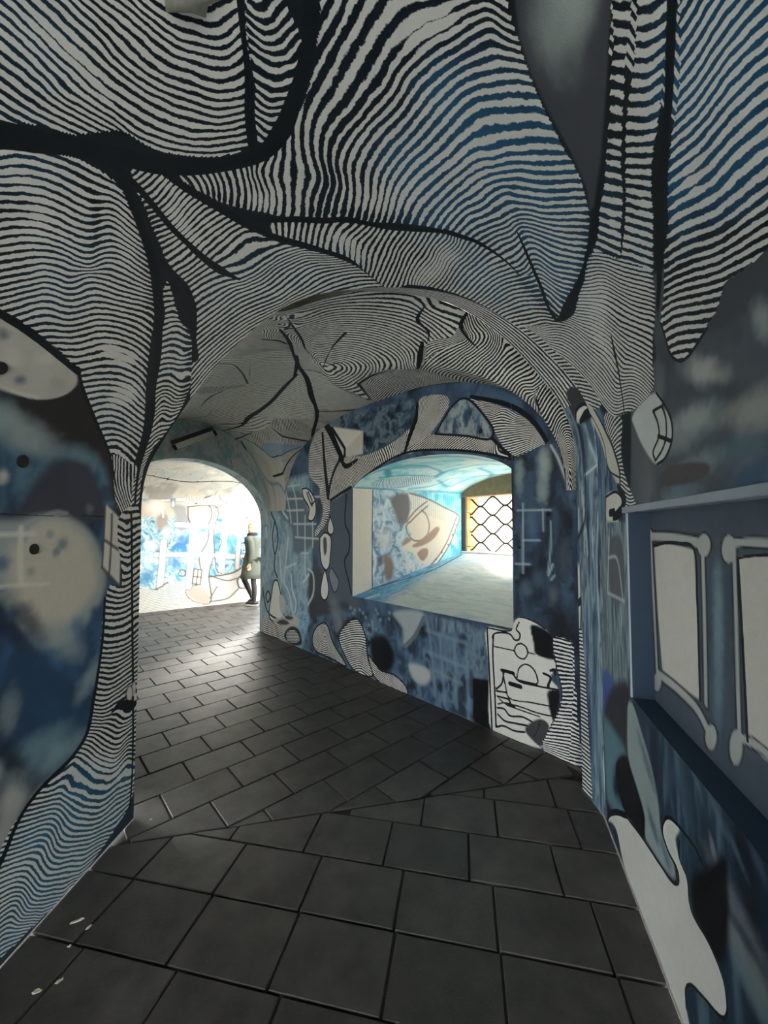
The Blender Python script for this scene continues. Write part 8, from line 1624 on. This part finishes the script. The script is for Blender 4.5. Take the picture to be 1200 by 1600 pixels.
# ------------------------------------------------------------------ person walking out from behind the wall end
def person():
    root = empty('person', (-2.72, 8.22, 0.0)); bpy.context.view_layer.update()
    tag(root, 'person in a grey-green coat and dark tights walking past the sunlit wall', 'person')
    SKIN = plain('skin', (222, 168, 134), .55); COAT = plain('coat_wool', (62, 68, 62), .85, noise=.15, scale=50)
    TIGHTS = plain('tights', (26, 26, 28), .7); HAIR = plain('hair', (206, 150, 84), .5, noise=.25, scale=60)
    SHOE = plain('shoe', (20, 20, 22), .5); SOLE = plain('sole', (214, 210, 202), .6); SCARF = plain('scarf', (24, 24, 26), .85)
    def skin_mesh(name, verts, edges, mats, root_i=0, sub=2):
        me = bpy.data.meshes.new(name); me.from_pydata([v[:3] for v in verts], edges, []); o = link(name, me, mats)
        md = o.modifiers.new('skin', 'SKIN'); md.use_smooth_shade = True
        for i, v in enumerate(verts):
            sv = me.skin_vertices[0].data[i]; r = v[3]
            sv.radius = r if isinstance(r, tuple) else (r, r); sv.use_root = (i == root_i)
        s = o.modifiers.new('sub', 'SUBSURF'); s.levels = sub; s.render_levels = sub
        o.parent = root; return o
    # body: x to the picture's right, y away, walks towards -x
    V = [(.02, 0, .93, (.13, .10)), (.02, 0, 1.10, (.115, .085)), (.015, 0, 1.27, (.135, .095)), (.01, 0, 1.385, (.075, .07)), (.0, -.005, 1.45, .047),
         (-.005, -.012, 1.51, (.062, .07)), (-.005, -.016, 1.575, (.074, .088)), (.0, -.010, 1.635, (.066, .078)), (.002, -.004, 1.675, .035),
         (-.03, -.10, 1.545, .016),                                            # nose
         (-.035, .085, .89, .088), (-.13, .085, .72, .073), (-.205, .08, .545, .054), (-.12, .085, .37, .052), (-.025, .085, .16, .034), (-.005, .085, .095, .036), (-.10, .075, .035, .032),
         (.06, -.085, .89, .088), (.07, -.085, .70, .072), (.06, -.085, .50, .053), (.085, -.085, .32, .052), (.085, -.085, .11, .034), (.085, -.085, .06, .036), (-.02, -.09, .03, .03),
         (-.02, .17, 1.36, .052), (-.10, .20, 1.10, .040), (-.19, .12, .90, .028), (-.02, -.17, 1.36, .052), (.06, -.21, 1.09, .040), (.02, -.19, .86, .028)]
    E_ = [(0, 1), (1, 2), (2, 3), (3, 4), (4, 5), (5, 6), (6, 7), (7, 8), (5, 9), (0, 10), (10, 11), (11, 12), (12, 13), (13, 14), (14, 15), (15, 16),
          (0, 17), (17, 18), (18, 19), (19, 20), (20, 21), (21, 22), (22, 23), (2, 24), (24, 25), (25, 26), (2, 27), (27, 28), (28, 29)]
    # hands: palm and five fingers on each wrist
    for w, sx in ((26, -1), (29, 1)):
        x, y, z, _ = V[w]; pi = len(V); V.append((x - .01, y, z - .05, (.026, .018))); E_.append((w, pi))
        for f in range(4):
            fx = x - .028 + .017 * f; ln = (.032, .040, .037, .028)[f]
            a1 = len(V); V.append((fx, y - .004, z - .085, .0085)); V.append((fx - .008, y - .016, z - .085 - ln, .0075)); V.append((fx - .004, y - .032, z - .10 - ln, .0065))
            E_ += [(pi, a1), (a1, a1 + 1), (a1 + 1, a1 + 2)]
        a1 = len(V); V.append((x - .045, y - .012, z - .055, .010)); V.append((x - .05, y - .028, z - .085, .008)); E_ += [(w, a1), (a1, a1 + 1)]
    body = skin_mesh('body', V, E_, SKIN)
    # tights follow both legs
    legs = [(.02, 0, .93, (.135, .105))] + [tuple(v[:3]) + (v[3] + .006,) for v in V[10:16]] + [tuple(v[:3]) + (v[3] + .006,) for v in V[17:23]]
    skin_mesh('tights', legs, [(0, 1), (1, 2), (2, 3), (3, 4), (4, 5), (5, 6), (0, 7), (7, 8), (8, 9), (9, 10), (10, 11), (11, 12)], TIGHTS)
    # coat: rings from collar to hem, then sleeves
    bm = bmesh.new(); rings = []
    for z, cx, rx, ry in ((1.44, .0, .062, .065), (1.415, .005, .12, .10), (1.37, .01, .155, .205), (1.25, .01, .15, .175), (1.08, .01, .14, .16), (.95, .005, .165, .18), (.80, .0, .185, .20), (.66, -.005, .20, .22), (.55, -.015, .21, .235), (.545, -.015, .195, .22)):
        rings.append([bm.verts.new((cx + rx * math.cos(t) * (1 + .03 * math.sin(5 * t + z * 4)), ry * math.sin(t), z + (.012 * math.sin(4 * t) if z < .6 else 0))) for t in [2 * math.pi * k / 28 for k in range(28)]])
    for A, B in zip(rings, rings[1:]):
        for k in range(28): bm.faces.new((A[k], A[(k + 1) % 28], B[(k + 1) % 28], B[k]))
    for pts in (((-.01, .14, 1.375), (-.04, .185, 1.28), (-.10, .205, 1.10), (-.155, .155, .97), (-.185, .122, .90)), ((-.01, -.14, 1.375), (.02, -.19, 1.28), (.06, -.215, 1.10), (.04, -.205, .97), (.022, -.192, .87))):
        bm_tube(bm, pts, [.085, .078, .066, .056, .052], 14)
    coat = link('coat', bm_mesh('coat', bm, True), COAT); coat.parent = root
    for z in (1.28, 1.12, .96, .80):
        bm = bmesh.new(); bm_tube(bm, [(-.135 - (.02 if z < 1 else 0), -.065, z), (-.165 - (.02 if z < 1 else 0), -.078, z)], .012, 10)
        b_ = link('button', bm_mesh('button', bm), BLACK); b_.parent = coat
    bm = bmesh.new()
    for k in range(3): bm_tube(bm, [(.0 + .085 * math.cos(t), -.005 + .088 * math.sin(t), 1.42 + .018 * k + .012 * math.sin(t + k)) for t in [2 * math.pi * i / 18 for i in range(19)]], .022, 8)
    o = link('scarf', bm_mesh('scarf', bm, True), SCARF); o.parent = root
    # bag with strap across the coat
    bm = bmesh.new(); bm_box(bm, (-.12, .235, .96), (.20, .07, .16), None, .02); bag = link('bag', bm_mesh('bag', bm), SCARF); bag.parent = root
    bm = bmesh.new(); bm_tube(bm, [(-.05, .20, 1.04), (-.15, .10, 1.16), (-.152, -.02, 1.26), (-.10, -.13, 1.385), (.02, -.135, 1.43), (.10, -.05, 1.40), (.16, .12, 1.22), (.0, .235, 1.04)], .012, 6)
    o = link('strap', bm_mesh('strap', bm, True), SCARF); o.parent = bag
    # hair: cap over the skull, falling behind to the shoulders
    bm = bmesh.new(); bmesh.ops.create_uvsphere(bm, u_segments=22, v_segments=16, radius=1.0)
    for v in bm.verts:
        x, y, z = v.co
        front = max(0.0, min(1.0, (-y - .15) * 1.8)) * max(0.0, min(1.0, (.55 - z) * 3))
        rx, ry = .098 - .020 * front, .108 - .040 * front
        fall = max(0.0, -z) * (.26 if y > -.25 else .06)
        v.co = (rx * x * (1 + .04 * math.sin(9 * math.atan2(y, x))), ry * y + .012 + .012 * max(0, -z), 1.61 + .092 * z - fall)
    o = link('hair', bm_mesh('hair', bm, True), HAIR); o.parent = root
    for sx in (-1, 1):
        bm = bmesh.new(); bmesh.ops.create_uvsphere(bm, u_segments=10, v_segments=8, radius=.0095); bmesh.ops.translate(bm, vec=(-.012 + .032 * sx, -.090, 1.588), verts=bm.verts)
        o = link('eye', bm_mesh('eye', bm, True), BLACK); o.parent = root
        bm = bmesh.new(); bm_tube(bm, [(-.012 + .018 * sx, -.094, 1.608), (-.012 + .034 * sx, -.094, 1.612), (-.012 + .046 * sx, -.088, 1.606)], .0042, 6)
        o = link('eyebrow', bm_mesh('eyebrow', bm), HAIR); o.parent = root
    bm = bmesh.new(); bm_tube(bm, [(-.034, -.083, 1.513), (-.014, -.088, 1.515), (.008, -.083, 1.513)], .006, 6)
    o = link('mouth', bm_mesh('mouth', bm, True), plain('lips', (170, 82, 76), .5)); o.parent = root
    # shoes
    for c, pitch in (((-.045, .085, .062), .55), ((.035, -.085, .052), 0.0)):
        e = Matrix.Rotation(-pitch, 3, 'Y')
        bm = bmesh.new(); bmesh.ops.create_uvsphere(bm, u_segments=18, v_segments=12, radius=1.0)
        for v in bm.verts:
            x, y, z = v.co; k = .5 * (x + 1)
            v.co = (x * .13, y * (.042 + .008 * (1 - k)), max(z, -.55) * (.034 + .030 * k))
        bmesh.ops.transform(bm, matrix=Matrix.Translation(c) @ e.to_4x4(), verts=bm.verts)
        sh = link('shoe', bm_mesh('shoe', bm, True), SHOE); sh.parent = root
        bm = bmesh.new(); bmesh.ops.create_uvsphere(bm, u_segments=18, v_segments=8, radius=1.0)
        for v in bm.verts: v.co = (v.co.x * .135, v.co.y * .052, v.co.z * .012 - .036)
        bmesh.ops.transform(bm, matrix=Matrix.Translation(c) @ e.to_4x4(), verts=bm.verts)
        so_ = link('sole', bm_mesh('sole', bm, True), SOLE); so_.parent = sh
    return root
person()
